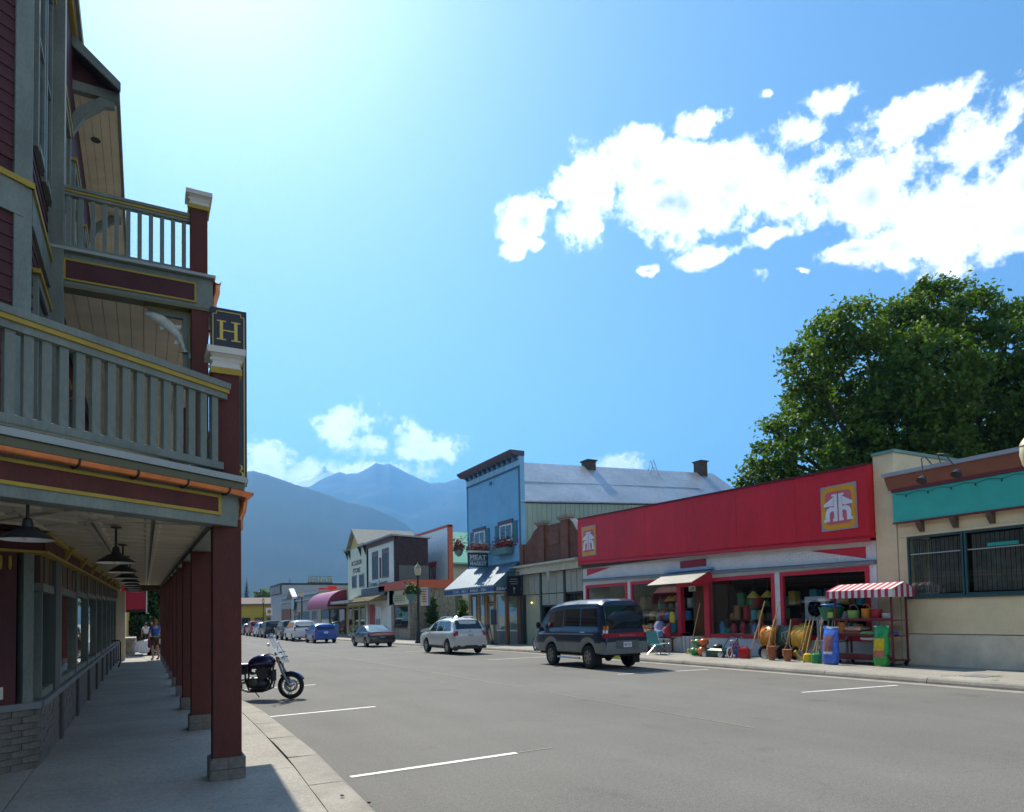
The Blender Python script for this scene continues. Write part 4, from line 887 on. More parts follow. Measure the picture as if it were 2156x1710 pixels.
frame_win(bs, 27.45, 29.45, .5, 2.03, M['darkm'], .07, -.12, -.02, GL, 'window', mull=1); frame_win(bs, 25.95, 27.28, .4, 2.6, M['darkm'], .07, -.12, -.02, GL, 'window', mull=1)
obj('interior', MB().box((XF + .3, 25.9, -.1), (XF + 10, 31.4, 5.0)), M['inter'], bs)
obj('sconce', MB().ball(fp_(30.5, 2.2, .02), .05, 8, 6), mat('sconce_glow', (.9, .6, .2), .4, emit=1.5), bs)
obj('drip', MB().prism([fp_(28.55, 3.7, .26), fp_(28.35, 3.68, .26), fp_(28.3, 3.2, .26), fp_(28.42, 3.2, .26)], (-.03, 0, 0)), MATS['pale_cornice'], bs)
ob = thing('hanging_sign', 'black hanging pub sign with pale lettering between butcher and brick shop', 'sign', (16.9, 31.3, 3.4), world=True)
obj('board', MB().box((16.42, 31.30, 2.55), (17.2, 31.36, 3.6)), M['navy'], ob); obj('bracket', MB().tube([(17.4, 31.33, 3.8), (16.4, 31.33, 3.8)], .02).tube([(16.5, 31.33, 3.8), (16.5, 31.33, 3.6)], .012).tube([(17.1, 31.33, 3.8), (17.1, 31.33, 3.6)], .012), M['darkm'], ob)
tx = MB()
for k, w_ in enumerate((.42, .52, .4)): tx.box((16.81 - w_ / 2, 31.296, 3.42 - .12 * k), (16.81 + w_ / 2, 31.2995, 3.455 - .12 * k))
tx.lathe([(.07, 0), (.07, .004)], (16.81, 31.295, 2.96), 10, (0, 1, 0)); tx.box((16.79, 31.295, 2.7), (16.83, 31.2995, 2.9)); obj('lettering', tx, mat('sign_grey', (.32, .32, .33), .5), ob)
# ---- blue butcher's with false front, metal roof behind
bm_ = thing('butcher_shop', 'tall blue clapboard butcher shop with bracketed cornice and blue metal awning', 'shop', (XF, 34.8, SW), world=True)
m_bl = mat('blue_clapboard', (.23, .53, .76), .6, var=.09, scale=1.2, fine=.06)
YB0, YB1 = 31.55, 38.25
obj('wall', rb(MB(), YB0, YB1, 2.7, 10.25, -.3, -.03), m_bl, bm_)
sd = MB(); z = 4.1
while z < 9.4:
    sd.prism([fp_(YB0 + .12, z, -.03), fp_(YB0 + .12, z, .012), fp_(YB0 + .12, z + .125, -.012), fp_(YB0 + .12, z + .125, -.03)], (0, YB1 - YB0 - .24, 0)); z += .126
stuff(obj('clapboards', sd, m_bl, bm_))
m_bd = mat('dark_blue_trim', (.06, .14, .25), .6)
for y in (YB0, YB1 - .12): obj('corner_board', rb(MB(), y, y + .12, 3, 9.5, -.03, .02), m_bd, bm_)
m_pur = mat('plum_trim', (.10, .085, .125), .6)
cn = obj('cornice', MB().loft([[fp_(y, 10.0, -.3), fp_(y, 10.0, .28), fp_(y, 10.14, .50), fp_(y, 10.26, .56), fp_(y, 10.26, -.3)] for y in (YB0 - .05, YB1 + .3)]), m_pur, bm_)
obj('frieze', rb(MB(), YB0, YB1, 9.42, 10.0, -.03, .03), m_bl, bm_); obj('frieze_rail', rb(rb(MB(), YB0, YB1, 9.38, 9.45, -.03, .06), YB0, YB1, 9.78, 9.82, -.03, .05), m_bd, bm_)
for k in range(11):
    y = YB0 + .25 + k * .615
    obj('corbel', MB().prism([fp_(y, 10.0, .03), fp_(y, 10.0, .30), fp_(y, 9.9, .27), fp_(y, 9.8, .1), fp_(y, 9.76, .03)], (0, .13, 0)), m_bd, bm_)
    obj('frieze_block', rb(MB(), y - .3, y - .06, 9.47, 9.76, .03, .05), mat('pale_blue', (.36, .55, .66), .6), bm_)
for a, b in ((35.8, 37.25), (32.45, 33.9)):
    w = frame_win(bm_, a, b, 5.6, 6.55, M['white'], .09, -.03, .05, None, 'window', mull=1)
    obj('lintel', rb(MB(), a - .12, b + .12, 6.56, 6.76, -.02, .09), m_pur, w)
    for s0 in (a - .58, b + .06): obj('shutter', rb(MB(), s0, s0 + .5, 5.45, 6.6, .0, .05), mat('teal_shutter', (.04, .16, .21), .6), w)
obj('vent', rb(MB(), 34.8, 35.05, 9.0, 9.2, .0, .05), m_bd, bm_)
m_fr, m_fp, m_fg = mat('red_flower', (.62, .03, .045), .6, var=.3, scale=20), mat('salmon_flower', (.55, .20, .14), .6, var=.3, scale=20), mat('dark_leaf', (.035, .075, .022), .6, var=.3, scale=15)
def blooms(name, c, r, n, label, ms, box=None, group='flower boxes and baskets', petals=.07):
    t = thing(name, label, 'flowers', c, group=group)
    for mi, (mm, fr_) in enumerate(ms):
        mb = MB()
        for k in range(int(n * fr_)):
            p = Vector((random.gauss(0, r[0] * .5), random.gauss(0, r[1] * .5), abs(random.gauss(0, r[2] * .6)))); q = petals * random.uniform(.6, 1.3)
            a = Vector((random.uniform(-1, 1), random.uniform(-1, 1), random.uniform(-1, 1))).normalized(); b = a.orthogonal().normalized() * q; c_ = a.cross(b).normalized() * q
            mb.poly([p + b, p + c_, p - b, p - c_])
        o = obj('leaves' if mi == 0 else 'blossoms', mb, mm, t); stuff(o)
    if box: obj('planter', box, mat('teal_box', (.12, .24, .25), .6), t)
    return t
fb = MB().prism([(-.02, -.85, -.35), (-.42, -.85, -.35), (-.5, -.85, .0), (-.02, -.85, .0)], (0, 1.7, 0))
blooms('flower_box', (XF - .05, 33.2, 5.22), (.35, 1.0, .45), 500, 'window box of red flowers under the nearer butcher window', [(m_fg, .55), (m_fr, .5)], fb)
fb2 = MB().prism([(-.02, -.7, -.3), (-.42, -.7, -.3), (-.5, -.7, .0), (-.02, -.7, .0)], (0, 1.4, 0))
blooms('flower_box', (XF - .05, 36.5, 5.25), (.35, .85, .4), 360, 'window box of salmon flowers behind the meat market sign', [(m_fg, .5), (m_fp, .55)], fb2)
# awning: ribbed metal, valance with lettering
LIPX, AY0, AY1 = 15.85, 31.7, 38.35
m_aw = mat('blue_awning_metal', (.085, .15, .205), .55, metal=.1, var=.15)
R = []; N = 66
for k in range(N + 1):
    y = AY0 + (AY1 - AY0) * k / N; e = .035 if k % 3 == 0 else 0
    R.append([(XF - .02, y, 4.42 + e), (LIPX, y, 3.16 + e), (LIPX, y, 3.145 + e), (XF - .02, y, 4.40 + e)])
awn = obj('awning', MB().loft(R), m_aw, bm_)
obj('awning_end', MB().prism([(XF - .02, AY0 + .02, 4.38), (LIPX + .03, AY0 + .02, 3.12), (XF - .02, AY0 + .02, 3.12)], (0, .03, 0)), mat('awning_end_blue', (.10, .20, .23), .7), awn)
obj('awning_end', MB().prism([(XF - .02, AY1 - .05, 4.38), (LIPX + .03, AY1 - .05, 3.12), (XF - .02, AY1 - .05, 3.12)], (0, .03, 0)), MATS['awning_end_blue'], awn)
m_val = mat('valance_blue', (.045, .09, .20), .6)
obj('valance', MB().box((LIPX - .02, AY0, 2.83), (LIPX + .02, AY1, 3.10)).box((LIPX + .021, AY0, 2.83), (XF, AY0 + .04, 3.10)), m_val, awn)
obj('valance_trim', MB().box((LIPX - .03, AY0 - .012, 2.775), (LIPX + .02, AY1, 2.828)).box((LIPX + .021, AY0 - .012, 2.775), (XF, AY0 + .04, 2.828)).box((LIPX - .028, AY0 - .01, 3.101), (LIPX + .02, AY1, 3.125)), mat('valance_pale', (.45, .50, .52), .6), awn)
tx = MB(); text(tx, "TOM'S", (LIPX - .026, 37.0, 2.89), (0, -1, 0), (0, 0, 1), .15, .9, .01); text(tx, "MEAT", (LIPX - .026, 35.75, 2.89), (0, -1, 0), (0, 0, 1), .15, .85, .01); text(tx, "MARKET", (LIPX - .026, 34.6, 2.89), (0, -1, 0), (0, 0, 1), .15, 1.05, .01); text(tx, 'DELI', (LIPX - .026, 33.2, 2.89), (0, -1, 0), (0, 0, 1), .15, .6, .01)
obj('lettering', tx, mat('pale_letter', (.55, .60, .66), .6), awn)
tx = MB(); text(tx, 'SEAFOOD', (LIPX + .12, AY0 - .006, 2.885), (1, 0, 0), (0, 0, 1), .17, 1.28, .03, shear=.2); obj('lettering', tx, mat('cream_letter', (.68, .64, .55), .6), awn)
# ground floor of the butcher: brick piers, door, window
m_ybr = mat('tan_brick', (.32, .22, .11), .85, var=.3, scale=12)
for a, b in ((37.9, 38.25), (36.75, 37.05), (35.7, 35.95), (34.55, 34.8)): obj('pier', rb(MB(), a, b, -.2, 3.1, -.2, .02), m_ybr, bm_)
obj('post', MB().box((16.5, 31.62, -.1), (16.68, 31.8, 2.8)), mat('post_brown', (.20, .09, .04), .6), bm_)
obj('post', MB().box((XF - .1, 31.58, -.1), (XF + .15, 31.95, 2.9)), mat('post_brown2', (.17, .08, .05), .6), bm_)
frame_win(bm_, 32.0, 34.5, .72, 2.75, M['white'], .08, -.05, .03, GL, 'shop_window', mull=1); obj('bulkhead', rb(MB(), 32.0, 34.5, -.1, .72, -.1, .02), mat('grey_stone', (.28, .27, .24), .9, var=.2, scale=5), bm_)
frame_win(bm_, 37.1, 37.85, .4, 2.8, M['brown'], .08, -.05, .03, GL, 'window'); frame_win(bm_, 36.0, 36.7, .4, 2.8, m_ybr, .06, -.05, .03, GL, 'window')
d = frame_win(bm_, 34.85, 35.65, SW - .05, 2.25, mat('door_brown', (.25, .16, .09), .5), .12, -.12, -.02, GL, 'door'); frame_win(bm_, 34.85, 35.65, 2.3, 2.85, M['brown'], .07, -.1, -.02, GL, 'window')
obj('handle', rb(MB(), 34.93, 34.96, 1.0, 1.25, -.02, .03), M['chrome'], d)
obj('interior', MB().box((XF + 2.4, YB0, -.2), (XF + 2.5, YB1, 3.2)).box((XF + .2, YB0, 2.9), (XF + 2.4, YB1, 3.0)), M['inter'], bm_)
# roof and side wall
m_mr = mat('metal_roof', (.50, .51, .52), .38, metal=.55, var=.18, scale=.6, fine=.12, fscale=5, bump=.2, bscale=4)
e0, e1 = Vector((17.45, 31.5, 7.52)), Vector((33.0, 31.5, 9.35)); 
e1 = at_y(1445, 1062, 31.5); r0 = at_y(1098, 976, 34.9); r1 = at_y(1500, 997, 34.9); h1 = at_y(1560, 1040, 33.2)
rf = obj('roof', MB().add([e0, (e1.x, 31.5, e1.z), r1, (17.45, 34.9, r0.z), (17.45, 38.3, e0.z), (e1.x, 38.3, e1.z), h1, (e1.x + 2.2, 36.6, e1.z)], [(0, 1, 6, 2, 3), (3, 2, 7, 5, 4), (2, 6, 7), (0, 3, 4), (1, 5, 7, 6)]), m_mr, bm_)
for t_ in (.0, .46): # seam across the roof
    a, b = e0.lerp(Vector((17.45, 34.9, r0.z)), t_ + .02), Vector((e1.x, 31.5, e1.z)).lerp(r1, t_ + .02); obj('roof_seam', MB().tube([a + UP * .02, b + UP * .02], .035, 6), mat('seam', (.72, .73, .74), .4, metal=.4), rf)
m_sw = mat('green_metal_wall', (.38, .47, .38), .6, var=.12, scale=1)
obj('side_wall', MB().prism([(17.45, 31.6, -.2), (e1.x, 31.6, -.2), (e1.x, 31.6, e1.z - .05), (17.45, 31.6, e0.z - .05)], (0, 6.5, 0)), m_sw, bm_)
rib = MB(); n = int((e1.x - 17.5) / .3)
for k in range(n): x = 17.55 + .3 * k; rib.box((x, 31.565, 3.8), (x + .06, 31.6, e0.z + (e1.z - e0.z) * (x - 17.45) / (e1.x - 17.45) - .06))
stuff(obj('wall_ribs', rib, m_sw, bm_))
for px, w_ in ((1238, .29), (1473, .29)):
    c = at_y(px, 985, 34.9); c2 = obj('chimney', MB().box((c.x - w_, 34.5, c.z - .9), (c.x + w_, 35.2, c.z + .34)), mat('chimney_brick', (.10, .075, .065), .9, var=.3, scale=6), bm_); obj('chimney_cap', MB().box((c.x - w_ - .07, 34.43, c.z + .34), (c.x + w_ + .07, 35.27, c.z + .43)), mat('dark_cap', (.08, .07, .07), .7), c2)
c = at_y(1376, 992, 34.4); lad = tag(obj('roof_ladder', MB().tube([c + Vector((-.28, 0, -.25)), c + Vector((0, 0, .75)), c + Vector((.42, 0, -.3))], .025, 5).tube([c + Vector((-.16, 0, .2)), c + Vector((.2, 0, .2))], .02, 5).tube([c + Vector((-.28, .3, -.2)), c + Vector((0, .3, .75)), c + Vector((.42, .3, -.2))], .025, 5), M['alloy']), 'small A-shaped metal frame on the silver roof ridge', 'frame')
# meat market blade sign
ms = thing('meat_market_sign', 'dark MEAT MARKET blade sign over the blue awning', 'sign', (16.5, 35.3, 4.4), world=True)
a = at_y(984.5, 1180 - 18, 35.3); b = at_y(1027, 1194, 35.3)
sx0, sx1, sz0, sz1 = a.x, b.x, 4.36, 5.14
m_sb = mat('sign_slate', (.03, .065, .085), .5)
obj('board', MB().box((sx0, 35.28, sz0), (sx1, 35.36, sz1)), m_sb, ms)
m_ml = mat('white_letter', (.62, .72, .76), .6)
def slab(mb, s, x0, x1, z, h):   # heavy slab-serif capitals
    text(mb, s, (x0, 35.272, z), (1, 0, 0), (0, 0, 1), h, x1 - x0, .035)
    n = len(s); w = (x1 - x0) / n
    return mb
for s_, z, h in (('MEAT', sz0 + .40, .28), ('MARKET', sz0 + .08, .22)):
    tx = MB(); slab(tx, s_, sx0 + .11, sx1 - .1, z, h)
    for k in range(len(s_)):
        w = (sx1 - sx0 - .21) / len(s_); x = sx0 + .11 + w * k; ch_ = s_[k]
        if ch_ in 'MRKA': tx.box((x - .015, 35.273, z - .001), (x + w * .34, 35.276, z + h * .13)); tx.box((x + w * .56, 35.273, z - .001), (x + w * .92, 35.276, z + h * .13))
        if ch_ in 'MK': tx.box((x - .015, 35.273, z + h * .87), (x + w * .3, 35.276, z + h)); tx.box((x + w * .6, 35.273, z + h * .87), (x + w * .92, 35.276, z + h))
        if ch_ == 'T': tx.box((x + w * .28, 35.273, z - .001), (x + w * .72, 35.276, z + h * .13))
    obj('lettering', tx, m_ml, ms)
obj('divider', MB().box((sx0 + .05, 35.274, sz0 + .335), (sx1 - .05, 35.279, sz0 + .355)), m_ml, ms)
obj('name_strip', MB().box((sx0 + .3, 35.29, sz1 + .02), (sx1 - .3, 35.34, sz1 + .2)), m_sb, ms); tx = MB(); text(tx, "TOM'S", (sx0 + .38, 35.284, sz1 + .05), (1, 0, 0), (0, 0, 1), .11, sx1 - sx0 - .76, .02); obj('lettering', tx, m_ml, ms)
obj('planter_tray', MB().box((sx0 - .05, 35.15, sz1 + .03), (sx1 + .05, 35.27, sz1 + .13)).box((sx0 - .05, 35.37, sz1 + .03), (sx1 + .05, 35.5, sz1 + .13)), M['white'], ms)
ba = MB().tube([(sx0 - .9, 35.32, sz1 + .55), (XF, 35.32, sz1 + .55)], .025, 6)
for cx_, r_ in ((sx0 + .2, .22), (sx0 + .62, .25), (sx1 - .05, .2)): ba.torus((cx_, 35.32, sz1 + .55 + r_), (0, 1, 0), r_, .018, 16, 5, .4, 5.2)
ba.tube([(sx0 - .5, 35.32, sz1 + .55), (sx0 + .1, 35.32, sz1 + 1.1), (XF, 35.32, sz1 + 1.4)], .02, 5); obj('scroll_bracket', ba, mat('pale_iron', (.35, .42, .45), .5), ms)
for x in (sx0 + .15, sx1 - .15): obj('chain', MB().tube([(x, 35.32, sz1), (x, 35.32, sz1 + .55)], .012, 5), M['darkm'], ms)
blooms('flower_basket', (sx0 - .55, 35.32, sz1 + .1), (.32, .3, .45), 320, 'hanging basket of salmon flowers left of the meat market sign', [(m_fg, .5), (m_fp, .6)], MB().lathe([(.05, -.32), (.2, -.2), (.26, 0)], n=12))
blooms('flower_trough', ((sx0 + sx1) / 2, 35.3, sz1 + .14), (.75, .2, .28), 320, 'trough of salmon flowers along the top of the meat market sign', [(m_fg, .35), (m_fp, .7)])
# ------------------------------------------------------------------ shops farther down the right side
# stone corner shop with orange fascia
st = thing('stone_shop', 'low stone shop with orange fascia band and cream sign wall', 'shop', (XF, 52, 0), world=True)
m_st = mat('field_stone', (.27, .235, .18), .9, var=.3, scale=3, fine=.3, fscale=8, bump=.6, bscale=6)
m_or = mat('orange_fascia', (.52, .10, .045), .6, var=.1)
ZG = -.25
obj('side_wall', MB().box((XF, 48.7, ZG), (21.0, 49.0, 3.72)), m_st, st)
rs = MB(); random.seed(5)
for r in range(15):
    x = XF + .05
    while x < 20.8:
        w_ = random.uniform(.25, .55); z = ZG + .05 + r * .255
        if x + w_ < 21: rs.box((x + .015, 48.66 - random.uniform(0, .03), z + .012), (x + w_ - .015, 48.71, z + .24))
        x += w_
stuff(obj('stones', rs, m_st, st))
obj('roof', MB().box((XF + .1, 48.8, 3.9), (21, 55.7, 4.1)), MATS['tar_roof'], st)
obj('fascia', MB().box((XF - .25, 48.45, 3.72), (XF - .12, 55.8, 4.36)).box((XF - .12, 48.45, 3.72), (21.0, 48.58, 4.36)), m_or, st)
obj('sign_wall', rb(MB(), 48.75, 53.8, 2.55, 3.72, -.2, .0), mat('cream_wall', (.58, .54, .40), .8), st)
sbd = obj('sign_board', rb(MB(), 50.0, 52.6, 2.75, 3.4, .0, .05), mat('sign_tan', (.46, .40, .22), .7), st)
tx = MB()
for k in range(3): rb(tx, 50.25 + .1 * k, 52.35 - .1 * k, 2.87 + .16 * k, 2.93 + .16 * k, .05, .058)
obj('lettering', tx, mat('sign_olive', (.2, .19, .09), .7), sbd)
for a, b in ((52.45, 53.1), (48.75, 49.1)): obj('pier', rb(MB(), a, b, ZG, 2.6, -.25, .06), m_st, st)
obj('bulkhead', rb(MB(), 49.1, 52.45, ZG, .68, -.2, .02), m_st, st)
w = frame_win(st, 49.1, 52.45, .68, 2.5, M['brown'], .1, -.08, .02, GL, 'shop_window'); obj('poster', rb(MB(), 49.7, 51.2, 1.3, 2.0, -.2, -.17), mat('poster_teal', (.25, .42, .42), .6), w)
obj('interior', MB().box((XF + 1.2, 48.8, ZG), (XF + 1.3, 55.6, 3)), M['inter'], st)
d = obj('door', rb(MB(), 53.2, 54.0, ZG + .2, 2.4, -.3, -.2), M['brown'], st); obj('front_wall', rb(MB(), 54.0, 55.7, ZG, 3.72, -.3, -.05), m_st, st)
frame_win(st, 54.1, 55.5, .3, 2.4, M['white'], .1, -.06, .02, GL, 'window', mull=1)
# light-blue false front set back
lb = thing('false_front_building', 'pale grey-blue clapboard false front with orange edge trim', 'building', (22, 55.6, 0), world=True)
m_lb = mat('pale_clapboard', (.82, .84, .82), .7, var=.08)
obj('wall', MB().box((22, 52.05, -.3), (22.3, 60.2, 9.05)), m_lb, lb)
sd = MB(); z = 3.6
while z < 8.8: sd.prism([(22.0, 52.3, z), (21.97, 52.3, z), (21.99, 52.3, z + .19), (22.0, 52.3, z + .19)], (0, 7.8, 0)); z += .2
stuff(obj('clapboards', sd, m_lb, lb))
obj('trim', MB().box((21.93, 52.0, -.2), (22.31, 52.24, 9.05)).box((21.93, 52.0, 8.93), (22.31, 60.3, 9.13)), m_or, lb)
obj('roof', MB().box((22.3, 52.3, -.3), (23.2, 60, 3.4)), MATS['tar_roof'], lb)
w = frame_win(lb, 55.0, 56.6, 4.1, 6.0, m_redt, .14, -.03, .06, None, 'window', x=22, mull=1); obj('lintel', rb(MB(), 54.8, 56.8, 6.01, 6.3, -.02, .12, 22), m_redt, w)
# cream house with a green metal roof in the gap
gh = thing('green_roof_house', 'cream clapboard house with pale green metal roof behind the butcher awning', 'house', (27, 58, 0), world=True)
a = at_y(952, 1188, 58); b = at_y(952, 1120, 62)
obj('wall', MB().box((a.x, 58, -.3), (a.x + 9, 66, a.z)), mat('cream_clapboard', (.48, .45, .36), .8, var=.1), gh)
sd = MB(); z = 0
while z < a.z - .2: sd.prism([(a.x + .02, 58, z), (a.x + .02, 57.97, z), (a.x + .02, 57.99, z + .19), (a.x + .02, 58, z + .19)], (8.9, 0, 0)); z += .2
stuff(obj('clapboards', sd, MATS['cream_clapboard'], gh))
obj('roof', MB().prism([(a.x - .3, 57.6, a.z - .05), (a.x - .3, 57.6, a.z + .15), (a.x - .3, 62, b.z), (a.x - .3, 66.4, a.z + .15), (a.x - .3, 66.4, a.z - .05)], (10, 0, 0)), mat('green_roof', (.22, .50, .33), .45, var=.08), gh)
obj('eave_trim', MB().box((a.x - .32, 57.5, a.z - .18), (a.x + 9.7, 57.6, a.z + .0)), mat('eave_brown', (.12, .10, .08), .7), gh)
# white cafe block with dark shingled side
cf = thing('cafe_building', 'white two-storey cafe with tall windows and dark shingled side wall', 'building', (XF, 56, 0), world=True)
m_cw = mat('cafe_white', (.72, .74, .64), .75, var=.07)
obj('wall', rb(MB(), 52.5, 59.5, ZG, 7.7, -.3, .0), m_cw, cf)
m_sh = mat('dark_shingle', (.055, .035, .04), .9, var=.35, scale=4, fine=.3, fscale=12)
obj('side_wall', MB().box((XF + .02, 52.2, ZG), (20.2, 52.5, 8.0)), m_sh, cf)
shg = MB(); random.seed(8)
for r in range(16):
    for k in range(14):
        x = XF + .05 + k * .195 + (.09 if r % 2 else 0); z = 4.4 + r * .22; h = random.uniform(.015, .05)
        if x < 20: shg.prism([(x, 52.2, z), (x, 52.2 - h, z), (x, 52.19, z + .23), (x, 52.2, z + .23)], (.185, 0, 0))
stuff(obj('shingles', shg, m_sh, cf))
obj('lower_side', MB().box((XF + .3, 52.1, 4.2), (20.2, 52.18, 5.7)), mat('grey_boards', (.14, .14, .14), .9, var=.2, scale=3, stretch=(1, 1, 8)), cf)
obj('fascia', rb(MB(), 52.2, 59.7, 7.7, 8.05, -.3, .14), mat('cafe_brown', (.11, .055, .05), .7), cf)
obj('roof', MB().prism([(XF - .35, 52.0, 8.05), (XF - .35, 52.0, 8.18), (20.4, 52.0, 8.0), (20.4, 52.0, 7.9)], (0, 7.8, 0)), mat('grey_roof', (.30, .33, .36), .6), cf)
for a, b in ((56.6, 58.25), (53.7, 55.4)):
    w = frame_win(cf, a, b, 4.85, 7.25, mat('cafe_frame', (.20, .13, .12), .6), .12, -.03, .05, None, 'window', bars=0); obj('blind', rb(MB(), a + .15, b - .15, 6.85, 7.1, .0, .045), MATS['cafe_frame'], w)
obj('panel', rb(MB(), 55.75, 56.1, 4.9, 6.6, .0, .06), MATS['cafe_brown'], cf)
tx = MB(); text(tx, 'Street', (XF - .15, 58.9, 4.25), (0, -1, 0), (0, 0, 1), .45, 2.4, .02); text(tx, 'Sweets', (XF - .15, 56.1, 4.25), (0, -1, 0), (0, 0, 1), .45, 2.4, .02); obj('lettering', tx, mat('letter_black', (.03, .02, .02), .7), cf)
obj('letter_rail', rb(MB(), 53.5, 59.3, 4.16, 4.23, .0, .2), m_cw, cf)
sr = obj('shingle_canopy', MB().prism([(XF, 54.2, 3.62), (XF - 1.5, 54.2, 2.95), (XF - 1.5, 54.2, 2.86), (XF, 54.2, 3.0)], (0, 8.2, 0)), mat('cedar_shake', (.22, .17, .09), .9, var=.3, scale=3), cf)
shk = MB()
for r in range(6):
    for k in range(38):
        y = 54.2 + k * .215; x = XF - 1.5 + r * .25; z = 2.96 + r * .112; h = random.uniform(.02, .05)
        shk.prism([(x - .03, y, z + h), (x + .26, y, z + .125), (x + .26, y, z + .10), (x - .03, y, z)], (0, .2, 0))
stuff(obj('shakes', shk, MATS['cedar_shake'], sr)); obj('canopy_back', rb(MB(), 54.2, 61, 3.4, 4.15, -.05, .25), mat('slate_band', (.12, .13, .14), .8), cf)
frame_win(cf, 55.9, 57.5, .2, 2.6, M['white'], .1, -.03, .05, GL, 'window', mull=1); obj('poster', rb(MB(), 57.7, 59.2, .6, 2.7, .0, .06), mat('poster_red', (.40, .04, .05), .6), cf)
# cream shop with pointed gable
kb = thing('gabled_shop', 'narrow cream two-storey shop with pointed yellow gable and plum lettering', 'shop', (XF, 63, 0), world=True)
m_kc = mat('shop_cream', (.66, .68, .52), .75, var=.07)
obj('wall', rb(MB(), 59.75, 66.3, ZG, 8.1, -2.5, .05), m_kc, kb)
obj('gable', MB().prism([fp_(65.6, 8.1, .02), fp_(61.8, 8.1, .02), fp_(63.7, 9.6, .02)], (.5, 0, 0)), mat('gable_yellow', (.55, .42, .12), .7), kb)
obj('roof', MB().prism([fp_(66.0, 7.95, .35), fp_(63.7, 9.75, .35), fp_(61.3, 7.95, .35), fp_(61.3, 8.08, .35), fp_(63.7, 9.95, .35), fp_(66.0, 8.08, .35)], (6, 0, 0)), mat('gable_roof', (.30, .29, .25), .8, var=.12), kb)
obj('eave', rb(MB(), 59.7, 61.5, 8.05, 8.25, -.1, .45), mat('eave_cream', (.42, .42, .33), .7), kb); obj('eave', rb(MB(), 65.5, 66.7, 8.05, 8.25, -.1, .45), MATS['eave_cream'], kb)
for y in (60.0, 61.6, 65.3, 66.2): obj('bracket', MB().prism([fp_(y, 8.05, .05), fp_(y, 8.05, .42), fp_(y, 7.85, .3), fp_(y, 7.3, .1), fp_(y, 7.2, .05)], (0, .14, 0)), M['navy'], kb)
obj('downpipe', rb(MB(), 59.62, 59.75, 3, 8.0, -.05, .1), M['navy'], kb)
m_pl = mat('plum_letters', (.11, .035, .06), .7); tx = MB(); text(tx, 'BC LIQUOR', (XF - .06, 64.85, 6.42), (0, -1, 0), (0, 0, 1), .52, 3.5, .04); text(tx, 'STORE', (XF - .06, 64.4, 5.78), (0, -1, 0), (0, 0, 1), .46, 2.5, .04); obj('lettering', tx, m_pl, kb)
for a, b in ((63.1, 64.75), (60.6, 62.25)): frame_win(kb, a, b, 4.35, 5.6, mat('win_grey', (.3, .34, .35), .6), .1, -.06, .1, None, 'window')
obj('canopy', rb(MB(), 60.2, 68.5, 2.95, 3.2, -.1, 1.6), mat('canopy_pale', (.40, .43, .38), .6), kb)
for a, b in ((60.3, 62.1), (62.4, 64.2), (64.4, 66.1)): frame_win(kb, a, b, .1, 2.75, mat('frame_yellow', (.42, .36, .10), .6), .16, -.02, .1, M['cglass'], 'shop_window')
# shop with the round burgundy awning
ar = thing('round_awning_shop', 'low shop with big quarter-round burgundy awning', 'shop', (XF, 72, 0), world=True)
obj('wall', rb(MB(), 66.4, 79, ZG, 4.6, -6, .0), mat('shop_yellow', (.45, .37, .14), .8), ar)
m_ba = mat('burgundy_awning', (.28, .035, .075), .35, var=.06)
R = []
for k in range(11):
    a = math.pi / 2 * k / 10; R.append([(XF - 1.9 * math.cos(a), y, 2.75 + 1.65 * math.sin(a)) for y in (67.0, 76.5)] + [(XF - 1.87 * math.cos(a), y, 2.73 + 1.62 * math.sin(a)) for y in (76.5, 67.0)])
aw = obj('awning', MB().loft(R), m_ba, ar, smooth=True)
obj('awning_end', MB().prism([(XF - 1.86 * math.cos(math.pi / 2 * k / 10), 67.05, 2.75 + 1.61 * math.sin(math.pi / 2 * k / 10)) for k in range(11)] + [(XF, 67.05, 2.75)], (0, .05, 0)), mat('burgundy_awning_end', (.20, .015, .04), .6), aw)
obj('awning_lip', MB().box((XF - 1.92, 67, 2.55), (XF - 1.87, 76.5, 2.76)), m_ba, aw)
for a, b in ((67.2, 70), (70.4, 73.5), (74, 78)): frame_win(ar, a, b, .0, 2.6, M['darkm'], .12, -.02, .08, M['cglass'], 'shop_window')
for y in (69, 73.6): obj('chimney', rb(MB(), y + 8, y + 8.7, 4.3, 5.2, -1.5, -.6), m_red, ar)
# grey shop with the circle sign
gs = thing('circle_sign_shop', 'grey stucco shop with blue trim lines and round sign under a white gable', 'shop', (XF, 90, 0), world=True)
m_gs = mat('grey_stucco', (.33, .33, .32), .85, var=.08)
obj('wall', rb(MB(), 79.2, 103, ZG, 4.9, -8, .0), m_gs, gs)
obj('trim', rb(rb(MB(), 79.2, 103, 3.85, 4.05, .0, .25), 79.2, 103, 4.5, 4.65, .0, .2), mat('blue_trim', (.33, .42, .46), .6), gs)
obj('lower_wall', rb(MB(), 96, 102.9, ZG, 3.0, .0, .12), m_bk, gs)
for a, b in ((80, 83), (84, 88), (89, 94)): frame_win(gs, a, b, .3, 2.7, mat('tan_frame', (.4, .34, .22), .7), .15, -.02, .06, M['cglass'], 'shop_window', mull=2)
obj('round_sign', MB().lathe([(.95, 0), (.95, .12), (.85, .14), (.0, .14)], fp_(93, 3.6, .2), 24, (-1, 0, 0)), mat('sign_ring', (.05, .09, .12), .6), gs); obj('sign_face', MB().lathe([(.84, .141), (.84, .16)], fp_(93, 3.6, .2), 24, (-1, 0, 0)), mat('sign_mint', (.40, .52, .50), .6), gs)
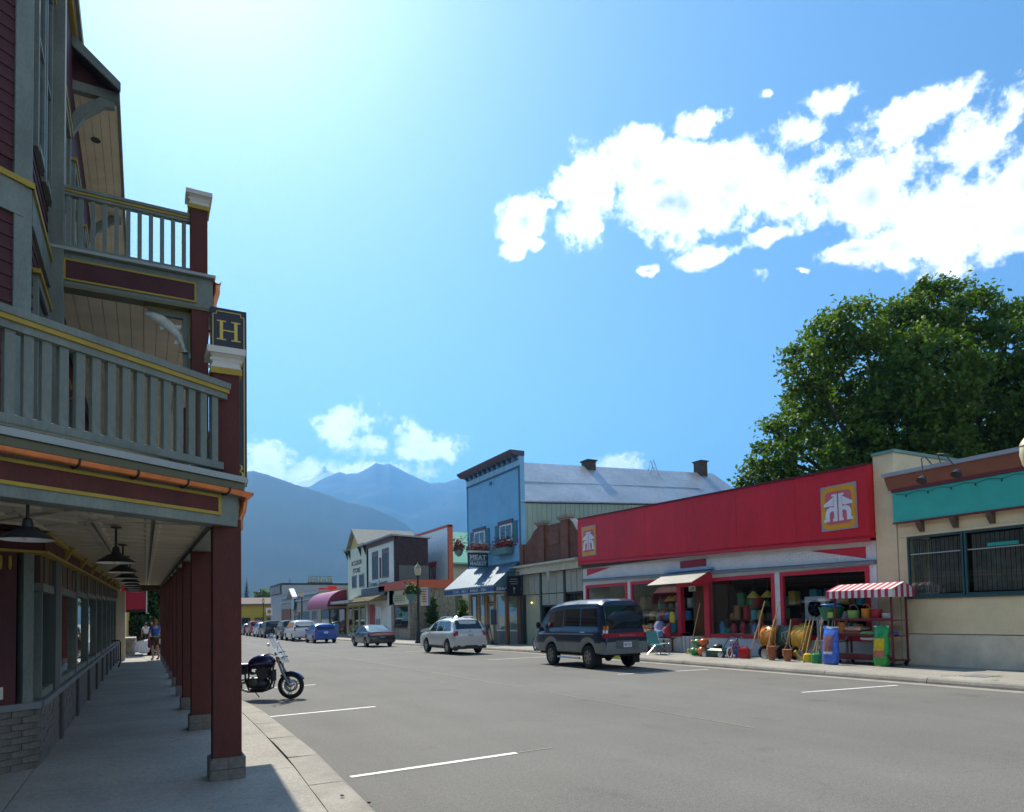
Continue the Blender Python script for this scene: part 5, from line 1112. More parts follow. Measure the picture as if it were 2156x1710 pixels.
obj('sign_gable', MB().prism([fp_(93, 5.6, .2), fp_(93, 5.3, .2), fp_(95.3, 4.2, .2), fp_(95.3, 4.5, .2)], (-.6, 0, 0)), m_gs, gs); obj('sign_gable', MB().prism([fp_(93, 5.6, .2), fp_(93, 5.3, .2), fp_(90.7, 4.2, .2), fp_(90.7, 4.5, .2)], (-.6, 0, 0)), M['white'], gs)
g2 = thing('grey_block', 'plain grey two-storey block with bracketed front parapet far down the street', 'building', (XF, 108, 0), world=True)
obj('wall', rb(MB(), 103.2, 113, ZG, 6.6, -20, .0), mat('grey_block_wall', (.34, .35, .36), .85, var=.06), g2); obj('cap', rb(MB(), 103.1, 113.1, 6.6, 6.85, -20, .1), M['darkm'], g2)
obj('parapet', rb(MB(), 103.4, 112.8, 5.3, 6.55, .0, .12), M['navy'], g2)
for k in range(6): obj('bracket', rb(MB(), 103.8 + 1.5 * k, 104.4 + 1.5 * k, 5.4, 6.5, .12, .3), MATS['grey_block_wall'], g2)
rsn = thing('rooftop_sign', 'low rooftop sign frame with yellowish letters on the grey block', 'sign', (25, 104, 6.85), world=True)
x0 = at_y(648, 1220, 104).x; x1 = at_y(700, 1220, 104).x
obj('frame', MB().box((x0, 104, 6.9), (x1, 104.1, 7.0)).box((x0, 104.1, 7.9), (x1, 104.15, 7.95)), M['darkm'], rsn); random.seed(3)
for k in range(9): obj('letter', MB().box((x0 + (x1 - x0) * k / 9, 103.95, 7.0), (x0 + (x1 - x0) * (k + .62) / 9, 104, 7.0 + random.uniform(.6, .95))), mat('letter_olive', (.32, .30, .13), .7), rsn)
# yellow building closing the view
yb = thing('yellow_building', 'long olive-yellow building with brown roof band at the end of the street', 'building', (20, 122, 0), world=True)
a = at_y(498, 1262, 122); b = at_y(640, 1262, 122); m_yb = mat('mustard', (.42, .31, .03), .8, var=.08)
obj('wall', MB().box((a.x, 122, -.5), (b.x, 126, 4.2)), m_yb, yb); obj('roof', MB().prism([(a.x - .4, 121.4, 4.1), (a.x - .4, 121.4, 4.3), (a.x - .4, 124, 5.4), (a.x - .4, 126.5, 5.4), (a.x - .4, 126.5, 4.1)], (b.x - a.x + .8, 0, 0)), mat('brown_roof', (.14, .09, .075), .8), yb)
obj('canopy', MB().box((a.x + 4.5, 120.2, 2.6), (b.x, 122, 2.85)), mat('plum_dark', (.09, .06, .07), .8), yb)
for k in range(5): x = a.x + .8 + 2.0 * k; w = obj('window', MB().box((x, 121.93, .3), (x + 1.3, 122, 2.0)), M['darkm'], yb); obj('pane', MB().box((x + .08, 121.9, .38), (x + 1.22, 121.93, 1.92)), M['cglass'], w)
bns = thing('street_banner', 'white banner with orange emblem on the far lamp post', 'banner', (15.4, 102.5, 2.2), world=True)
obj('cloth', MB().box((15.1, 102.5, 2.2), (16.0, 102.53, 3.3)), M['white'], bns); obj('emblem', MB().lathe([(.28, 0), (.28, .01)], (15.55, 102.49, 2.75), 12, (0, 1, 0)), mat('emblem_orange', (.6, .22, .05), .6), bns)
# ------------------------------------------------------------------ left side beyond the arcade
lf = thing('cream_corner_shop', 'cream shop beyond the arcade with square red awning', 'shop', (-1.2, 38, 0), world=True)
obj('wall', MB().box((-8, 37.5, -.3), (-1.02, 49, 5.5)), mat('left_cream', (.50, .44, .30), .8, var=.1), lf)
a = at_y(257, 1232, 38); b = at_y(306, 1288, 38); m_ra = mat('red_awning_cloth', (.33, .012, .03), .6, var=.06)
aw = obj('awning', MB().loft([[(-1.0, y, b.z + .15), (b.x, y, b.z + .1), (b.x - .03, y, a.z - .35), (-.55, y, a.z + .1), (-1.0, y, a.z + .15)] for y in (37.6, 42.0)]), m_ra, lf)
obj('awning_valance', MB().box((-1.0, 37.57, b.z - .02), (b.x + .02, 37.6, b.z + .12)), mat('awning_dark', (.05, .01, .015), .8), aw)
obj('awning_pole', MB().box((b.x + .02, 37.55, b.z - .1), (b.x + .08, 37.61, a.z - .3)), M['capst'], aw)
ly_ = thing('yellow_front_shop', 'shop with yellow pilasters farther along the arcade pavement', 'shop', (-1.3, 56, 0), world=True)
obj('wall', MB().box((-8, 49.2, -.4), (-1.25, 66, 4.5)), mat('left_brown', (.10, .06, .04), .8, var=.3), ly_)
for y in (50, 53.5, 57, 60.5): obj('pilaster', MB().box((-1.25, y, -.4), (-1.0, y + .7, 3.2)), mat('pilaster_yellow', (.52, .38, .06), .7), ly_)
R = [[(-1.25, y, 3.2), (.1, y, 2.55), (.1, y, 2.35), (-1.25, y, 3.0)] for y in (58, 59, 60, 61, 62)]
aw = obj('awning', MB().loft(R), mat('maroon_awning', (.22, .03, .04), .6), ly_)
for k in range(2): obj('awning_stripe', MB().prism([(-1.25, 58.8 + 1.4 * k, 3.215), (.11, 58.8 + 1.4 * k, 2.565), (.11, 59.4 + 1.4 * k, 2.565), (-1.25, 59.4 + 1.4 * k, 3.215)], (0, 0, .01)), M['white'], aw)
gl2 = thing('low_roof_house', 'far house with orange roof seen at the end of the arcade', 'house', (.5, 120, 0), world=True)
obj('wall', MB().box((-4, 120, -.5), (3.4, 126, 4.4)), M['white'], gl2); obj('roof', MB().prism([(-4.4, 119.6, 4.3), (3.8, 119.6, 4.3), (2.6, 122, 6.2), (-3.4, 122, 6.2)], (0, 4, 0)), mat('orange_roof', (.55, .22, .04), .7), gl2)
obj('window', MB().box((1, 119.93, 1.2), (2.6, 120, 3)), M['cglass'], gl2); obj('door', MB().box((-1, 119.93, -.3), (0, 120, 2.2)), M['brown'], gl2)
stp = thing('stone_planter', 'low stone planter block against the cream shop past the arcade', 'planter', (-.72, 42.5, 0), world=True)
obj('block', MB().box((-1.0, 40.3, -.1), (-.45, 44.5, .72)), m_st, stp); obj('coping', MB().box((-1.02, 40.25, .72), (-.42, 44.55, .80)), M['conc'], stp)
bn = thing('bench', 'dark slatted bench on the sunny pavement past the arcade', 'bench', (-.4, 50, gz(50) + SW))
for k in range(4): obj('seat_slat', MB().box((-.45 + .12 * k, -.75, .42), (-.36 + .12 * k, .75, .46)), M['darkm'], bn)
for k in range(3): obj('back_slat', MB().box((-.52 - .02 * k, -.75, .52 + .13 * k), (-.48 - .02 * k, .75, .61 + .13 * k)), M['darkm'], bn)
for y in (-.65, .65): obj('leg', MB().box((-.46, y - .03, 0), (-.40, y + .03, .42)).box((-.02, y - .03, 0), (.03, y + .03, .42)), M['darkm'], bn)
# ------------------------------------------------------------------ vehicles
def build_car(name, label, S, loc, rotz=0.0, group='parked cars along the far kerb', detail=2):
    """local axes: x across, y forward from the rear bumper, z up"""
    t = thing(name, label, S.get('cat', 'car'), loc, rotz, group)
    L, Wd, top, belt, sill = S['L'], S['W'], S['top'], S['belt'], S.get('sill', .26)
    wy, wr = S['wheels'], S.get('wr', .32); ra = wr + S.get('gap', .06); body, dark = S['paint'], M['black']
    tum = S.get('tumble', .20)
    ys = sorted(set([round(L * k / 44, 3) for k in range(45)] + [round(y + ra * math.cos(a), 3) for y in wy for a in [math.pi * k / 12 for k in range(13)]] + [p[0] for p in top]))
    def hw(y):
        e = min(y, L - y); r = .42 if y < L / 2 else .55
        return Wd / 2 * (1 - (.075 if y < L / 2 else .12) * max(0, 1 - e / r) ** 2)
    def zb(y):
        z = sill + (.06 if min(y, L - y) < .25 else 0)
        for c in wy:
            if abs(y - c) <= ra: z = max(z, wr + math.sqrt(max(0, ra * ra - (y - c) ** 2)))
        return z
    def section(y):
        tp = interp(top, y); b = min(interp(belt, y), tp - .02); z0 = min(zb(y), b - .05); h = hw(y); gh_ = tp - b
        return [(h - .05, z0), (h - .008, z0 + .04), (h + .004, z0 + (b - z0) * .45), (h, z0 + (b - z0) * .82), (h - .025, b), (h - .045, b + gh_ * .05), (h - .045 - tum * gh_ * .86, b + gh_ * .84), (h - .06 - tum * gh_ - min(.10, gh_ * .3), tp - min(.03, gh_ * .1)), (h * .45, tp + .004), (0, tp + .01)]
    rings = []
    for y in ys:
        s = section(y); rings.append([(x, y, z) for x, z in s] + [(-x, y, z) for x, z in s[-2::-1]])
    mb = MB(); n = len(rings[0]); two = S.get('lower'); mb.v = [p for r in rings for p in r]
    for k in range(len(rings) - 1):
        for i in range(n):
            j = (i + 1) % n; mb.f.append((k * n + i, k * n + j, (k + 1) * n + j, (k + 1) * n + i))
            mb.m.append(1 if i == n - 1 else (2 if two and i in (0, 1, n - 2, n - 3) else 0))
    for r_, s_ in ((0, 1), (len(rings) - 1, -1)): mb.f.append(tuple(range(r_ * n, r_ * n + n))[::-s_]); mb.m.append(2 if two else 0)
    obj('body', mb, [body, dark, two or body], t, smooth=True, ang=32)
    def sx(y, z):
        s = section(y)
        for (x0, z0), (x1, z1) in zip(s, s[1:]):
            if z0 <= z <= z1 and z1 > z0: return x0 + (x1 - x0) * (z - z0) / (z1 - z0)
        return s[0][0] if z < s[0][1] else s[7][0]
    def ry(z):       # rear surface position at height z
        for (y0, z0), (y1, z1) in zip(top, top[1:]):
            if z0 <= z <= z1: return y0 + (y1 - y0) * (z - z0) / max(1e-6, z1 - z0)
        return 0
    def side_patch(name_, quad, m_, o=.006, side=(-1, 1), par=t):   # quad: lower-rear, lower-front, upper-front, upper-rear as (y, z)
        for sd_ in side:
            mb = MB(); nu, nv = 5, 3; (a, b, c, d) = quad
            for i in range(nu):
                for j in range(nv):
                    P = []
                    for (u, v) in ((i / nu, j / nv), ((i + 1) / nu, j / nv), ((i + 1) / nu, (j + 1) / nv), (i / nu, (j + 1) / nv)):
                        y = (a[0] * (1 - u) + b[0] * u) * (1 - v) + (d[0] * (1 - u) + c[0] * u) * v; z = (a[1] * (1 - u) + b[1] * u) * (1 - v) + (d[1] * (1 - u) + c[1] * u) * v
                        P.append((sd_ * (sx(y, z) + o), y, z))
                    mb.poly(P)
            obj(name_, mb, m_, par)
    def rear_patch(name_, z0, z1, f0, f1, m_, o=.008, par=t, xc=None):
        mb = MB(); y0, y1 = ry(z0), ry(z1); nn = Vector((0, -(z1 - z0), (y1 - y0))).normalized() * o
        w0, w1 = hw(y0) * f0, (sx(y1, min(z1, interp(top, y1) - .04)) if False else hw(y1) * f1)
        xs = (-1, -.5, 0, .5, 1)
        for a_, b_ in zip(xs, xs[1:]):
            mb.poly([Vector((w0 * a_, y0, z0 + .012 * (1 - a_ * a_))) + nn, Vector((w0 * b_, y0, z0 + .012 * (1 - b_ * b_))) + nn, Vector((w1 * b_, y1, z1 + .012 * (1 - b_ * b_))) + nn, Vector((w1 * a_, y1, z1 + .012 * (1 - a_ * a_))) + nn])
        return obj(name_, mb, m_, par)
    for q in S['side_windows']: side_patch('window', q, M['cglass'])
    if 'rear_glass' in S: rear_patch('rear_window', *S['rear_glass'], M['cglass'])
    if 'windshield' in S:
        y0, y1 = S['windshield']; mb = MB(); z0, z1 = interp(top, y0), interp(top, y1)
        nn = Vector((0, abs(z0 - z1), abs(y0 - y1))).normalized() * .022
        mb.poly([Vector((-hw(y0) * .78, y0, z0)) + nn, Vector((hw(y0) * .78, y0, z0)) + nn, Vector((hw(y1) * .70, y1, z1)) + nn, Vector((-hw(y1) * .70, y1, z1)) + nn]); obj('windshield', mb, M['cglass'], t)
    for z0, z1, inw, dep, m_ in S['tail']:
        for s_ in (-1, 1):
            mb = MB(); R = []
            for z in (z0, (z0 + z1) / 2, z1):
                y = ry(z); xo = sx(y + .08, z) + .008
                R.append([(s_ * (xo - inw), y - .012, z), (s_ * (xo - .05), y - .012, z), (s_ * xo, y + .05, z), (s_ * xo, y + dep, z), (s_ * (xo - .06), y + dep, z), (s_ * (xo - inw), y + .05, z)])
            obj('taillight', mb.loft(R), m_, t, smooth=True)
    pz = S.get('plate', .85); py = ry(pz) - .012
    p = obj('license_plate', MB().box((-.155, py - .012, pz - .075), (.155, py + .02, pz + .075)), M['plate'], t)
    if detail > 1:
        tx = MB(); text(tx, '408 TDK', (-.125, py - .0135, pz - .035), (1, 0, 0), (0, 0, 1), .075, .25, .01); obj('plate_number', tx, M['navy'], p)
    bz0, bz1, bm2 = S.get('bumper', (.34, .58, body))
    mb = MB(); R = []
    for x in (-1, -.92, -.6, 0, .6, .92, 1):
        w = Wd / 2 * .985; y = -.055 + .10 * abs(x) ** 3; R.append([(x * w, y, bz0 + .02), (x * w, y - .012, (bz0 + bz1) / 2), (x * w, y, bz1), (x * w, y + .25, bz1), (x * w, y + .25, bz0 + .02)])
    obj('bumper', mb.loft(R), bm2, t, smooth=True)
    mb = MB(); R = []
    for x in (-1, -.9, -.5, 0, .5, .9, 1):
        w = Wd / 2 * .95; y = L + .03 - .2 * abs(x) ** 3; R.append([(x * w, y, bz0), (x * w, y + .02, (bz0 + bz1) / 2), (x * w, y, bz1), (x * w, y - .2, bz1), (x * w, y - .2, bz0)])
    obj('bumper', mb.loft(R), bm2, t, smooth=True)
    for s_ in (-1, 1):
        hz = interp(top, L - .12) - .16; obj('headlight', MB().ball((s_ * Wd * .36, L - .10, hz), (.16, .10, .075), 10, 6), M['whl'], t, smooth=True)
        my = S.get('mirror', L * .66); mz = interp(belt, my) + .06
        obj('mirror', MB().loft([[(s_ * (Wd / 2 - .04), my, mz - .03), (s_ * (Wd / 2 + .04), my - .02, mz - .06), (s_ * (Wd / 2 + .18), my, mz - .05), (s_ * (Wd / 2 + .18), my, mz + .07), (s_ * (Wd / 2 + .02), my, mz + .08)], [(s_ * (Wd / 2 - .04), my + .06, mz - .03), (s_ * (Wd / 2 + .04), my + .08, mz - .05), (s_ * (Wd / 2 + .16), my + .09, mz - .04), (s_ * (Wd / 2 + .16), my + .09, mz + .06), (s_ * (Wd / 2 + .02), my + .08, mz + .06)]]), S.get('mirror_mat', body), t)
        for y in wy:
            x = s_ * (Wd / 2 - .10); tw = .10
            wh = obj('wheel', MB().lathe([(wr * .62, -tw), (wr * .9, -tw), (wr * .985, -tw * .75), (wr, -tw * .3), (wr, tw * .3), (wr * .985, tw * .75), (wr * .9, tw), (wr * .62, tw)], (x, y, wr), 26, (1, 0, 0), caps=False), M['black'], t, smooth=True)
            rm = MB(); o_ = x + s_ * (tw - .015); rm.lathe([(wr * .64, 0), (wr * .60, s_ * .02), (wr * .55, -s_ * .03), (.01, -s_ * .035)], (o_, y, wr), 22, (1, 0, 0)) if s_ > 0 else rm.lathe([(wr * .64, 0), (wr * .60, -.02), (wr * .55, .03), (.01, .035)], (o_, y, wr), 22, (1, 0, 0))
            obj('rim_back', rm, mat('rim_dark', (.05, .05, .055), .5), wh, smooth=True)
            sp = MB(); ns = S.get('spokes', 5)
            sp.torus((o_, y, wr), (1, 0, 0), wr * .60, .016, 24, 6)
            for k in range(ns):
                a = 6.2832 * k / ns + .3; c, s2 = math.cos(a), math.sin(a); q = wr * .09
                sp.prism([(o_ - .012, y + c * .02 - s2 * q, wr + s2 * .02 + c * q), (o_ - .012, y + c * .02 + s2 * q, wr + s2 * .02 - c * q), (o_ - .012, y + c * wr * .6 + s2 * q * .8, wr + s2 * wr * .6 - c * q * .8), (o_ - .012, y + c * wr * .6 - s2 * q * .8, wr + s2 * wr * .6 + c * q * .8)], (.024, 0, 0))
            sp.lathe([(.055, -.02), (.055, .02)], (o_, y, wr), 12, (1, 0, 0)); obj('rim', sp, S.get('rim', M['alloy']), wh)
    S['_f'] = dict(sx=sx, ry=ry, side=side_patch, rear=rear_patch, hw=hw)
    return t
def paint(n, c, metal=.25, rough=.28): return mat(n, c, rough, metal, var=.04, scale=3, coat=.5, fine=.03, fscale=8)
# ---- dark two-tone high-roof van
VAN = dict(cat='van', L=4.35, W=1.66, wheels=(.92, 3.12), wr=.335, gap=.075, sill=.44, tumble=.10, spokes=6, mirror=3.55,
           top=[(0, .78), (.03, 1.02), (.05, 1.14), (.10, 1.5), (.18, 1.84), (.25, 1.94), (.45, 2.0), (1.6, 2.02), (2.5, 1.99), (3.0, 1.93), (3.35, 1.84), (3.6, 1.6), (4.0, 1.2), (4.15, 1.05), (4.35, .8)],
           belt=[(0, 1.12), (2.6, 1.13), (3.2, 1.10), (4.0, 1.0), (4.35, .8)], paint=paint('van_navy', (.014, .028, .052)), lower=paint('van_grey', (.17, .20, .19), .3, .45), plate=.70, bumper=(.42, .56, mat('van_bumper', (.16, .16, .155), .6)), rim=mat('dusty_rim', (.28, .25, .19), .6, metal=.3),
           side_windows=[((.42, 1.22), (1.35, 1.22), (1.36, 1.74), (.50, 1.74)), ((1.41, 1.22), (2.35, 1.22), (2.34, 1.73), (1.42, 1.74)), ((2.41, 1.20), (3.45, 1.17), (3.18, 1.66), (2.42, 1.72))],
           rear_glass=(1.14, 1.80, .90, .83), tail=[(1.12, 1.24, .12, .10, M['orgl']), (1.03, 1.115, .11, .10, M['whl']), (.90, 1.025, .12, .12, M['redl'])])
van = build_car('passenger_van', 'dark navy and grey-green high-roof van parked before the hardware shop', VAN, (12.06, 15.75, 0), RAD(1.2)); van.scale = (.95, .90, 1.0)
Fv = VAN['_f']
Fv['rear']('reflector_band', .90, 1.02, .86, .86, mat('red_band', (.33, .012, .03), .35), .010, van)
tx = MB(); text(tx, 'MONTERO', (-.28, Fv['ry'](.95) - .02, .935), (1, 0, 0), (0, 0, 1), .05, .6, .005); obj('tailgate_lettering', tx, mat('band_letters', (.45, .2, .22), .5), van)
Fv['side']('rub_strip', ((.1, .99), (3.9, .97), (3.9, .995), (.1, 1.015)), mat('van_strip', (.28, .32, .33), .5), .012, (-1, 1), van)
Fv['side']('door_line', ((1.375, .5), (1.385, .5), (1.39, 1.2), (1.38, 1.2)), M['black'], .008, (-1, 1), van); Fv['side']('door_line', ((2.375, .5), (2.385, .5), (2.39, 1.2), (2.38, 1.2)), M['black'], .008, (-1, 1), van)
Fv['side']('door_handle', ((1.05, 1.04), (1.33, 1.04), (1.33, 1.065), (1.05, 1.065)), M['alloy'], .015, (-1,), van)
for s_ in (-1, 1): obj('mud_flap', MB().box((s_ * .72 - .13, .50, .14), (s_ * .72 + .13, .53, .46)), M['black'], van)
obj('plate_recess', MB().box((-.42, -.02, .60), (.42, .0, .82)), mat('van_recess', (.10, .12, .12), .6), van)
obj('tow_hitch', MB().box((-.5, -.03, .33), (-.32, .02, .40)), mat('hitch_yellow', (.5, .5, .03), .5), van)
obj('axle', MB().tube([(-.7, .92, .33), (.7, .92, .33)], .05).ball((-.05, .92, .32), .13, 10, 6), M['black'], van); obj('underbody', MB().box((-.65, .2, .36), (.65, 4.1, .5)), M['black'], van)
obj('side_step', MB().tube([(-.84, 1.35, .30), (-.84, 2.65, .30)], .03), M['alloy'], van)
obj('nudge_bar', MB().tube([(-.72, 4.35, .4), (-.75, 4.45, .62), (-.72, 4.4, .82)], .035).tube([(.72, 4.35, .4), (.75, 4.45, .62), (.72, 4.4, .82)], .035).tube([(-.74, 4.45, .62), (.74, 4.45, .62)], .03), M['chrome'], van)
obj('fender_mirror', MB().ball((-.92, 3.75, 1.25), (.09, .06, .12), 8, 6).tube([(-.8, 3.7, 1.1), (-.92, 3.75, 1.25)], .015), M['black'], van)
# ---- silver-white wagon
SUV = dict(cat='suv', L=4.5, W=1.78, wheels=(.88, 3.48), wr=.335, sill=.30, tumble=.26, mirror=2.95,
           top=[(0, .74), (.03, .92), (.10, 1.05), (.20, 1.16), (.42, 1.48), (.55, 1.58), (.9, 1.64), (1.8, 1.66), (2.4, 1.60), (2.75, 1.48), (3.35, 1.10), (3.6, 1.04), (4.2, .92), (4.42, .78), (4.5, .6)],
           belt=[(0, 1.02), (1, 1.02), (3.2, .98), (4.5, .8)], paint=paint('suv_white', (.60, .60, .54), .1, .3), plate=.86, bumper=(.36, .60, paint('suv_white', (1, 1, 1))),
           side_windows=[((.50, 1.08), (1.30, 1.06), (1.32, 1.50), (.72, 1.50)), ((1.36, 1.06), (2.15, 1.05), (2.10, 1.51), (1.38, 1.50)), ((2.21, 1.05), (3.1, 1.03), (2.62, 1.42), (2.18, 1.50))],
           rear_glass=(1.14, 1.52, .80, .70), tail=[(.84, 1.06, .20, .16, M['redl'])])
suv = build_car('wagon', 'white wagon with roof rails parked behind the dark van', SUV, (11.92, 26.05, 0), RAD(.6)); suv.scale = (.86, .90, .92); Fs = SUV['_f']
for s_ in (-1, 1): obj('roof_rail', MB().tube([(s_ * .56, .8, 1.62), (s_ * .57, .9, 1.70), (s_ * .57, 1.9, 1.71), (s_ * .57, 2.25, 1.66), (s_ * .57, 2.35, 1.60)], .022, 6), M['alloy'], suv)
obj('lower_bumper', MB().loft([[(x * .84, -.06 + .1 * abs(x) ** 3, .26), (x * .86, -.07 + .1 * abs(x) ** 3, .42), (x * .86, .2, .42), (x * .84, .2, .26)] for x in (-1, -.8, 0, .8, 1)]), mat('grey_plastic', (.05, .05, .05), .6), suv)
Fs['side']('sill_trim', ((1.3, .31), (3.05, .31), (3.05, .40), (1.3, .40)), MATS['grey_plastic'], .008, (-1, 1), suv)
for y in (1.33, 2.18): Fs['side']('door_line', ((y, .42), (y + .012, .42), (y + .012, 1.02), (y, 1.02)), mat('gap_dark', (.12, .12, .11), .7), .004, (-1, 1), suv)
for y in (1.45, 2.3): Fs['side']('door_handle', ((y, .90), (y + .2, .90), (y + .2, .93), (y, .93)), M['alloy'], .014, (-1, 1), suv)
obj('badge', MB().lathe([(.05, -.01), (.05, .0)], (.0, Fs['ry'](1.03) - .015, 1.03), 12, (0, 1, 0)), M['chrome'], suv); obj('underbody', MB().box((-.65, .2, .24), (.65, 4.2, .36)), M['black'], suv)
# ---- dark grey saloon
SED = dict(L=4.55, W=1.74, wheels=(.95, 3.58), wr=.30, sill=.24, tumble=.34, mirror=3.0,
           top=[(0, .66), (.03, .82), (.08, .95), (.25, 1.0), (.62, 1.02), (1.0, 1.16), (1.55, 1.36), (2.1, 1.40), (2.6, 1.36), (2.9, 1.24), (3.4, .96), (3.7, .92), (4.2, .82), (4.45, .7), (4.55, .52)],
           belt=[(0, .88), (1, .92), (3.2, .88), (4.55, .7)], paint=paint('saloon_grey', (.05, .06, .062), .5, .25), plate=.58, bumper=(.30, .62, paint('saloon_grey', (1, 1, 1))),
           side_windows=[((1.05, .97), (1.95, .95), (1.95, 1.28), (1.5, 1.28)), ((2.0, .95), (3.15, .93), (2.7, 1.22), (2.02, 1.28))], tail=[(.72, .90, .30, .2, M['redl'])], windshield=(3.35, 2.75))
sed = build_car('saloon_car', 'dark grey saloon parked beside the hanging basket lamp post', SED, (12.3, 39.3, gz(40.5)), RAD(.5)); sed.scale = (.92, .92, .95); Fd = SED['_f']
mb = MB(); mb.poly([(-.60, .70, 1.055), (.60, .70, 1.055), (.50, 1.5, 1.365), (-.50, 1.5, 1.365)]); obj('rear_window', mb, mat('pale_glass', (.10, .16, .17), .05, coat=.5), sed)
Fd['rear']('reflector_band', .74, .88, .80, .82, M['redl'], .012, sed)
# ---- blue hatchback, white people carrier, green suv, jeep, silver suv, red suv, dark car
HAT = dict(L=3.9, W=1.68, wheels=(.62, 3.08), wr=.29, sill=.24, tumble=.24, top=[(0, .70), (.04, .92), (.14, 1.02), (.34, 1.34), (.5, 1.43), (1.2, 1.50), (1.9, 1.47), (2.3, 1.36), (3.0, .98), (3.5, .85), (3.8, .7), (3.9, .5)], belt=[(0, .95), (3, .9), (3.9, .7)], paint=paint('hatch_blue', (.02, .075, .33), .2), plate=.80, bumper=(.32, .58, paint('hatch_blue', (1, 1, 1))),
           side_windows=[((.45, 1.0), (1.5, .98), (1.5, 1.36), (.68, 1.34)), ((1.56, .98), (2.7, .95), (2.2, 1.30), (1.58, 1.36))], rear_glass=(1.02, 1.36, .80, .70), tail=[(.80, 1.0, .16, .14, M['redl'])])
build_car('hatchback', 'bright blue hatchback in the row of parked cars', HAT, (11.95, 52.1, gz(53)), detail=1)
MPV = dict(cat='van', L=4.8, W=1.9, wheels=(.95, 3.8), wr=.33, sill=.28, tumble=.2, top=[(0, .8), (.03, 1.0), (.1, 1.1), (.3, 1.55), (.5, 1.70), (1.5, 1.76), (2.6, 1.72), (3.0, 1.58), (3.8, 1.1), (4.3, .98), (4.7, .8), (4.8, .6)], belt=[(0, 1.05), (3.4, 1.0), (4.8, .8)], paint=paint('mpv_white', (.60, .61, .60), .1), plate=.75, bumper=(.36, .66, paint('mpv_white', (1, 1, 1))),
           side_windows=[((.5, 1.14), (1.7, 1.1), (1.7, 1.56), (.65, 1.56)), ((1.78, 1.1), (2.7, 1.08), (2.65, 1.56), (1.8, 1.56)), ((2.78, 1.08), (3.6, 1.05), (2.95, 1.48), (2.75, 1.55))], rear_glass=(1.14, 1.60, .82, .76), tail=[(.9, 1.2, .14, .1, M['redl'])])
build_car('people_carrier', 'white people carrier parked in front of the blue hatchback', MPV, (11.75, 58.6, gz(59)), detail=1)
BOX = dict(cat='suv', L=4.4, W=1.78, wheels=(.8, 3.3), wr=.36, sill=.36, tumble=.14, top=[(0, .8), (.03, 1.05), (.08, 1.15), (.2, 1.6), (.35, 1.74), (1.5, 1.78), (2.5, 1.74), (2.8, 1.6), (3.2, 1.2), (4.2, 1.1), (4.38, .9), (4.4, .6)], belt=[(0, 1.1), (3, 1.08), (4.4, 1.0)], paint=paint('suv_green', (.03, .055, .05)), plate=.75, bumper=(.42, .64, M['darkm']),
           side_windows=[((.35, 1.18), (1.3, 1.16), (1.3, 1.62), (.45, 1.62)), ((1.38, 1.16), (2.1, 1.14), (2.1, 1.62), (1.4, 1.62)), ((2.18, 1.14), (3.0, 1.12), (2.65, 1.55), (2.2, 1.62))], rear_glass=(1.2, 1.62, .84, .80), tail=[(.85, 1.1, .12, .1, M['redl'])])
build_car('off_roader', 'dark green off-roader half hidden behind the white people carrier', BOX, (11.8, 64.6, gz(65)), detail=1)
J = dict(BOX, paint=paint('jeep_black', (.02, .025, .03)), L=4.0, wheels=(.7, 3.0)); J['top'] = [(y * .91, z) for y, z in BOX['top']]; J['belt'] = [(y * .91, z) for y, z in BOX['belt']]; J['side_windows'] = [tuple((y * .91, z) for y, z in q) for q in BOX['side_windows']]
jp = build_car('off_roader', 'black off-roader with a spare wheel on its tailgate', J, (11.7, 74.0, gz(75)), detail=1)
obj('spare_wheel', MB().lathe([(.2, -.02), (.33, -.03), (.36, -.1), (.36, -.16), (.32, -.2), (.12, -.2)], (.12, 0, .98), 20, (0, 1, 0)), M['black'], jp, smooth=True); obj('spare_rim', MB().lathe([(.2, -.2), (.18, -.22), (.03, -.21)], (.12, 0, .98), 16, (0, 1, 0)), M['alloy'], jp)
S2 = dict(SUV, paint=paint('suv_silver', (.48, .50, .52), .4)); S2['bumper'] = (.36, .6, S2['paint']); build_car('wagon', 'silver wagon parked ahead of the black off-roader', S2, (11.75, 79.5, gz(80)), detail=1)
S3 = dict(BOX, paint=paint('suv_red', (.30, .02, .02))); build_car('off_roader', 'red off-roader near the far end of the parked row', S3, (11.7, 85.6, gz(86)), detail=1)
S4 = dict(HAT, paint=paint('far_black', (.03, .03, .035))); S4['bumper'] = (.32, .58, S4['paint']); build_car('hatchback', 'small black car last in the parked row', S4, (11.8, 92.5, gz(93)), detail=1)
# left kerb and the gap beside the butcher
S5 = dict(SED, paint=paint('saloon_white', (.66, .67, .68), .1)); S5['bumper'] = (.30, .62, S5['paint']); build_car('saloon_car', 'white saloon glimpsed between the arcade posts', S5, (4.0, 38.5, gz(38)), RAD(97), group='cars on the hotel side', detail=1)
S6 = dict(SED, paint=paint('saloon_black', (.015, .015, .018))); S6['bumper'] = (.30, .62, S6['paint']); build_car('saloon_car', 'black car facing the street in the gap behind the white wagon', S6, (21.2, 44.3, gz(44) + SW), RAD(90), group='cars in the gap', detail=1)
S7 = dict(BOX, paint=paint('pickup_teal', (.22, .34, .33))); build_car('off_roader', 'pale teal off-roader parked behind the black car in the gap', S7, (22.5, 46.6, gz(46) + SW), RAD(90), group='cars in the gap', detail=1)
# a few far cars down the left side, seen past the arcade
S8 = dict(HAT, paint=paint('far_blue', (.25, .40, .55))); build_car('hatchback', 'pale blue car glimpsed behind the pedestrians past the arcade', S8, (1.9, 76, gz(76)), RAD(95), group='cars on the hotel side', detail=1)
